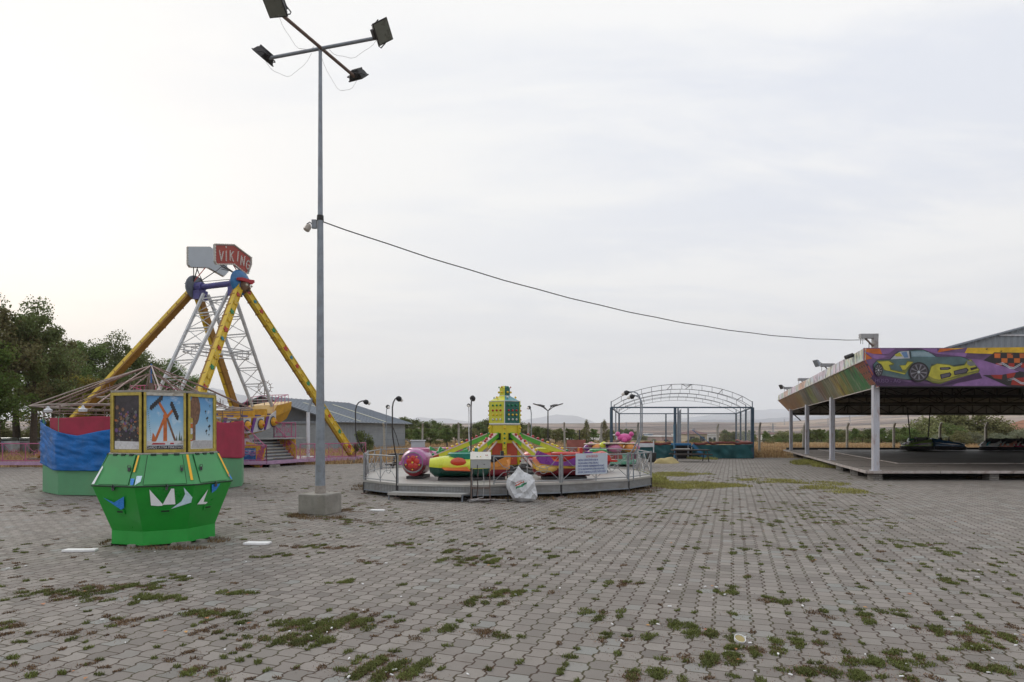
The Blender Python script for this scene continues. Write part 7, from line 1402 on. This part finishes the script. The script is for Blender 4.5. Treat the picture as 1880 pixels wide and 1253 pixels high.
def leaves(seed, centres, rad, n_per, ls, flat=.75, up_b=.3):
    rng = np.random.default_rng(seed); P_ = []
    for c in centres:
        n = max(4, int(n_per * rng.uniform(.45, 1.5))); r_ = rad * rng.uniform(.40, 1.25); v = rng.normal(size=(n, 3)); v /= np.linalg.norm(v, axis=1)[:, None]; q = r_ * rng.random(n) ** .45
        P_.append(np.array(c) + v * q[:, None] * np.array([1, 1, flat]))
    P_ = np.concatenate(P_); n = len(P_); a = rng.normal(size=(n, 3)); a /= np.linalg.norm(a, axis=1)[:, None]; b_ = rng.normal(size=(n, 3)); b_ -= a * (a * b_).sum(1)[:, None]; b_ /= np.linalg.norm(b_, axis=1)[:, None]
    s_ = ls * rng.uniform(.55, 1.35, n)[:, None]; V = np.stack([P_ - a * s_, P_ + b_ * s_ * .55, P_ + a * s_, P_ - b_ * s_ * .55], 1).reshape(-1, 3); return V, np.arange(n * 4).reshape(-1, 4)
def tree_proto(kind, seed, H, spread, nl, base, leaf, rad, n_per, ls, nm='tree'):
    t = empty(nm, (0, 0, 0)); mb, tips = limbs(seed, H, spread, nl, base); mb.build('trunk', t, True, local=True)
    V, Q = leaves(seed, [tuple(p) for p in tips], rad, n_per, ls); np_mesh('crown', V, Q, LF[leaf], t); return t
def bush_proto(seed, W_, H, leaf, n, ls, nm='bush'):
    t = empty(nm, (0, 0, 0)); rng = np.random.default_rng(seed); rg = random.Random(seed); cs_ = []
    mb = MB()
    for k in range(14):
        a = rg.uniform(0, 6.28); q = rg.random() ** .6; c = (W_ / 2 * q * math.cos(a), W_ / 2 * q * math.sin(a), H * (.18 + .68 * rg.random() * (1 - .55 * q * q))); cs_.append(c); mb.tube([(0, 0, -.2), (c[0] * .5, c[1] * .5, c[2] * .6), c], [.05 * H / 2, .03 * H / 2, .01], bark, 4)
    mb.build('stems', t, True, local=True); V, Q = leaves(seed, cs_, W_ * .21, n, ls, .9); V[:, 2] = np.maximum(V[:, 2], -.1); np_mesh('crown', V, Q, LF[leaf], t); return t
USED = set()
def plant(p, x, y, s, rz, label, cat, group, z=None):
    if id(p) in USED: o = dup(p)
    else: o = p; USED.add(id(p))
    z = float(terrain_z(np.array(float(x)), np.array(float(y)))) if z is None else z
    place(o, (x, y, z), rz, s); tag(o, label, cat, group); return o
rg = random.Random(77)
# tall trees on the left
BIG = [tree_proto('a', 1, 10, 3.6, 13, .30, 'dark', 1.05, 190, .10), tree_proto('b', 2, 10, 3.2, 13, .28, 'rust', 1.0, 150, .10), tree_proto('c', 3, 10, 3.8, 12, .26, 'mid', 1.2, 250, .10), tree_proto('d', 4, 10, 3.4, 13, .22, 'fresh', 1.2, 280, .10), tree_proto('e', 6, 10, 3.2, 12, .20, 'yellow', 1.25, 250, .11)]
def T(px, Y, ytop, k, lab, grp='tall trees left of the swing ship', squash=1.0):
    x = XZ(px, Y); z0 = float(terrain_z(np.array(float(x)), np.array(float(Y)))); H = EYE + (HY - ytop) / F * Y - z0; s = H / 9.5; plant(BIG[k], x, Y, (s * squash, s * squash, s), rg.uniform(0, 6), lab, 'tree', grp)
T(-6, 39, 560, 1, 'tallest dark tree at the left edge of the photo with sparse top twigs'); T(62, 41, 575, 0, 'dark broad tree second from the left edge', squash=.9); T(98, 45, 598, 1, 'tall thin brownish tree leaning right of the dark pair', squash=.7); T(-30, 30, 640, 3, 'bright green tree at the left edge in front of the dark trees', squash=1.1); T(30, 47, 590, 2, 'dark green tree behind the trunks at the left'); T(-70, 42, 560, 0, 'dark tree beyond the left edge', squash=1)
T(150, 60, 632, 2, 'green tree left of the yellow ship leg'); T(190, 62, 622, 0, 'green tree behind the left yellow leg with bare top twigs', squash=.8); T(128, 48, 690, 4, 'yellowing bushy tree behind the carousel, left one', squash=1.25); T(172, 50, 700, 4, 'yellowing bushy tree behind the carousel, right one', squash=1.25); T(235, 66, 645, 2, 'mid green tree under the left yellow leg'); T(272, 70, 655, 0, 'dark green tree right of the left yellow leg', squash=.9); T(310, 74, 668, 2, 'green tree seen through the white lattice arm', squash=.9); T(110, 56, 660, 0, 'dark tree in the gap right of the tall brownish tree'); T(215, 56, 690, 0, 'low dark tree behind the carousel apex'); T(345, 80, 690, 2, 'small green tree behind the punching machine posters', squash=.9)
# forest mass behind the small ride
MID = [tree_proto('m', 20 + k, 8, 3.3, 9, .12, lf, 1.35, 95, .21) for k, lf in enumerate(('dark', 'mid', 'mid', 'olive', 'dark'))]
def Fm(px, Y, ytop, k, lab, grp, sq=1.0):
    x = XZ(px, Y); z0 = float(terrain_z(np.array(float(x)), np.array(float(Y)))); H = EYE + (HY - ytop) / F * Y - z0; s = max(.25, H / 7.9); plant(MID[k], x, Y, (s * sq, s * sq, s), rg.uniform(0, 6), lab, 'tree', grp)
gA = 'trees of the wood behind the small ride'
for (px, Y, yt, k) in [(742, 92, 771, 0), (762, 96, 776, 4), (780, 90, 779, 0), (800, 98, 781, 1), (818, 94, 786, 4), (840, 100, 785, 2), (858, 96, 790, 0), (752, 76, 789, 2), (775, 72, 796, 1), (797, 70, 800, 2), (815, 74, 799, 1), (836, 70, 803, 2), (852, 72, 803, 4), (870, 74, 802, 3), (878, 98, 781, 0), (890, 104, 776, 0), (905, 100, 775, 4), (925, 100, 782, 0), (948, 98, 779, 0), (966, 102, 786, 2), (985, 100, 788, 0), (1000, 98, 791, 4), (965, 72, 803, 3), (985, 70, 806, 2), (1008, 72, 805, 4), (1028, 80, 800, 2), (1050, 82, 801, 0), (1068, 72, 809, 3), (1090, 76, 808, 2), (1120, 78, 808, 3), (730, 84, 776, 0), (890, 70, 806, 2), (910, 72, 803, 1), (930, 70, 806, 2), (948, 74, 800, 1), (1020, 66, 812, 3), (1045, 66, 813, 2), (862, 62, 812, 3), (790, 62, 812, 1), (765, 64, 810, 2), (820, 62, 812, 1), (742, 60, 805, 2)]:
    Fm(px, Y * 1.22, yt - (6 if Y > 88 else 2), k, 'dense green tree of the wood behind the small ride', gA, 1.2)
gB = 'trees of the valley beyond the field'
for k in range(84):
    px = rg.uniform(1110, 1740); Y = rg.uniform(85, 170); yt = 800 + rg.uniform(-7, 6) + (9 if 1185 < px < 1315 else 0) + (5 if px < 1250 else 0) - (6 if 1330 < px < 1700 and rg.random() < .25 else 0)
    if 1185 < px < 1312: continue
    Fm(px, Y + 12, yt, rg.choice((0, 1, 2, 3, 3, 4)), 'green tree in the shallow valley beyond the dry field', gB, rg.uniform(.9, 1.4))
for k in range(46):
    px = rg.uniform(980, 1720); Y = rg.uniform(200, 420); x = XZ(px, Y); plant(MID[rg.choice((0, 1, 4, 3))], x, Y, rg.uniform(.8, 1.3), rg.uniform(0, 6), 'far tree among the houses of the town', 'tree', 'far trees among the town houses')
for (px, Y, yt) in ((1508, 100, 790), (1500, 96, 800), (1660, 80, 786), (1645, 84, 793), (1675, 76, 792), (1594, 88, 793), (1618, 86, 797), (1570, 90, 796), (1530, 92, 797), (1350, 110, 795)): Fm(px, Y, yt, rg.choice((0, 2, 4)), 'darker bushy tree behind the pavilion posts', 'bushy trees seen between the pavilion posts', 1.2)
for k in range(70):
    px = rg.uniform(990, 1740); Y = rg.choice((520, 640, 800, 1000, 1250)) + rg.uniform(-25, 25) + (px - 1300) * .25; x = XZ(px, Y); plant(MID[rg.choice((0, 1, 4))], x, Y, rg.uniform(.7, 1.2), rg.uniform(0, 6), 'tiny far tree of a hedge line on the plain', 'tree', 'far hedge trees on the plain')
# poplars with wind blown pale leaves
POP = empty('poplar_tree', (0, 0, 0)); mb = MB(); mb.tube([(0, 0, -.3), (0, 0, 5.6)], [.10, .02], bark, 6)
pr = random.Random(6); cs_ = []
for k in range(46): z = .8 + 5.0 * k / 46; w = .62 * math.sin(math.pi * min(1, .12 + .86 * (k / 46))) + .08; a = k * 2.4; c = Vector((w * math.cos(a), w * math.sin(a), z + .3)); mb.tube([(0, 0, z - .3), c], [.025, .006], bark, 4); cs_.append(tuple(c))
mb.build('trunk', POP, True, local=True); V, Q = leaves(31, cs_, .42, 80, .085, 1.2); V[:, 0] += .05 * V[:, 2] * (V[:, 2] / 6); np_mesh('crown', V, Q, LF['olive'], POP)
for px, Y, yt, lab in ((1077, 58, 771, 'left one of two pale green poplars behind the field fence'), (1111, 60, 771, 'right one of two pale green poplars, beside the trampoline frame'), (1240, 90, 790, 'slim poplar seen through the trampoline frame')):
    x = XZ(px, Y); z0 = float(terrain_z(np.array(x), np.array(float(Y)))); H = EYE + (HY - yt) / F * Y - z0; s = H / 6.3; plant(POP, x, Y, (s * .85, s * .85, s), rg.uniform(0, 6), lab, 'tree', 'pale green poplars')
# bushes
BU = [bush_proto(40, 2.6, 2.3, 'dark', 300, .075), bush_proto(41, 3.0, 2.2, 'olive', 330, .07), bush_proto(42, 2.8, 2.0, 'mid', 320, .07), bush_proto(43, 2.6, 1.9, 'grey', 300, .06)]
def Bp(px, Y, yt, k, lab, grp, sq=1.0):
    x = XZ(px, Y); z0 = float(terrain_z(np.array(float(x)), np.array(float(Y)))); H = EYE + (HY - yt) / F * Y - z0; s = H / 2.35; plant(BU[k], x, Y, (s * sq, s * sq, s), rg.uniform(0, 6), lab, 'bush', grp)
Bp(664, 44, 790, 0, 'dark green bush growing against the warehouse wall', None, .85); Bp(654, 43, 815, 0, 'low dark bush at the foot of the warehouse bush', None, .9)
gC = 'bushes of the hedge behind the pavilion'
for (px, Y, yt, k) in [(1665, 58, 786, 2), (1690, 60, 772, 2), (1712, 57, 758, 1), (1740, 58, 745, 1), (1768, 60, 742, 1), (1795, 58, 748, 1), (1815, 56, 765, 1), (1700, 54, 790, 2), (1725, 52, 792, 3), (1755, 51, 786, 1), (1785, 52, 788, 3), (1805, 50, 800, 3), (1830, 54, 790, 3), (1850, 55, 786, 3), (1872, 52, 782, 3), (1842, 50, 800, 3), (1895, 54, 776, 3), (1640, 60, 800, 2), (1655, 54, 808, 3), (1620, 62, 805, 2), (1600, 64, 802, 0), (1575, 64, 806, 2), (1548, 66, 806, 1), (1520, 66, 800, 2), (1470, 68, 812, 3), (1440, 68, 811, 2), (1415, 66, 814, 3), (1395, 70, 812, 1), (1500, 70, 808, 1), (1680, 56, 800, 2), (1735, 56, 770, 2), (1770, 55, 775, 1)]:
    Bp(px, Y * 1.42, yt, k, 'bushy green hedge plant behind the bumper car pavilion', gC, 1.25)
for k in range(44):
    px = rg.uniform(1120, 1640); Y = rg.uniform(82, 98); Bp(px, Y, 808 + rg.uniform(-5, 3), rg.choice((1, 2, 3, 0)), 'low green shrub at the far edge of the dry field', 'low shrubs at the far edge of the field', 1.4)
for k in range(40):
    px = rg.uniform(690, 1100); Y = rg.uniform(76, 88); Bp(px, Y, 810 + rg.uniform(-5, 4), rg.choice((1, 2, 0)), 'low green shrub at the foot of the wood', 'low shrubs at the foot of the wood', 1.4)
for k in range(20):
    px = rg.uniform(-40, 330); Y = rg.uniform(48, 60); Bp(px, Y, 790 + rg.uniform(-25, 10), rg.choice((0, 2, 1)), 'dark green shrub in the undergrowth below the tall left trees', 'shrubs below the tall left trees', 1.1)
for px, Y, yt, k in ((360, 62, 742, 0), (400, 60, 750, 2), (320, 58, 745, 0), (290, 60, 740, 2)): Bp(px, Y, yt, k, 'dark bush behind the posters of the punching machine', 'bushes behind the punching machine')
for px, Y in ((10, 46), (52, 47), (-20, 45)):
    x = XZ(px, Y); mb = MB(); mb.box((x, Y, .45), (1.6, .8, .9), (white_p, wcols[3], wcols[4])[(px // 30) % 3]); mb.box((x + .1, Y, 1.0), (1.2, .7, .3), (glassd)); 
    tag(mb.build('parked_car', None, bevel=.12), {10: 'pale car parked behind the left tree trunks', 52: 'grey white car parked right of the trunks at the left', -20: 'pale car parked beyond the left edge'}[px], 'car')
# air: one even box of thin haze over the whole scene, sky outside
hz = MB(); hz.box((0, 1500, 480), (42000, 36000, 1500), mat('haze_box', (1, 1, 1))); hz = hz.build('haze'); hz.data.materials.clear()
m = bpy.data.materials.new('thin_haze'); m.use_nodes = True; nt = m.node_tree; nt.nodes.clear(); o_ = nt.nodes.new('ShaderNodeOutputMaterial'); v_ = nt.nodes.new('ShaderNodeVolumePrincipled'); v_.inputs['Color'].default_value = (.95, .975, 1.0, 1); v_.inputs['Density'].default_value = .00011; v_.inputs['Anisotropy'].default_value = .0; nt.links.new(v_.outputs[0], o_.inputs['Volume'])
hz.data.materials.append(m); hz['kind'] = 'stuff'; tag(hz, 'thin pale haze in the air over the plain', 'haze')
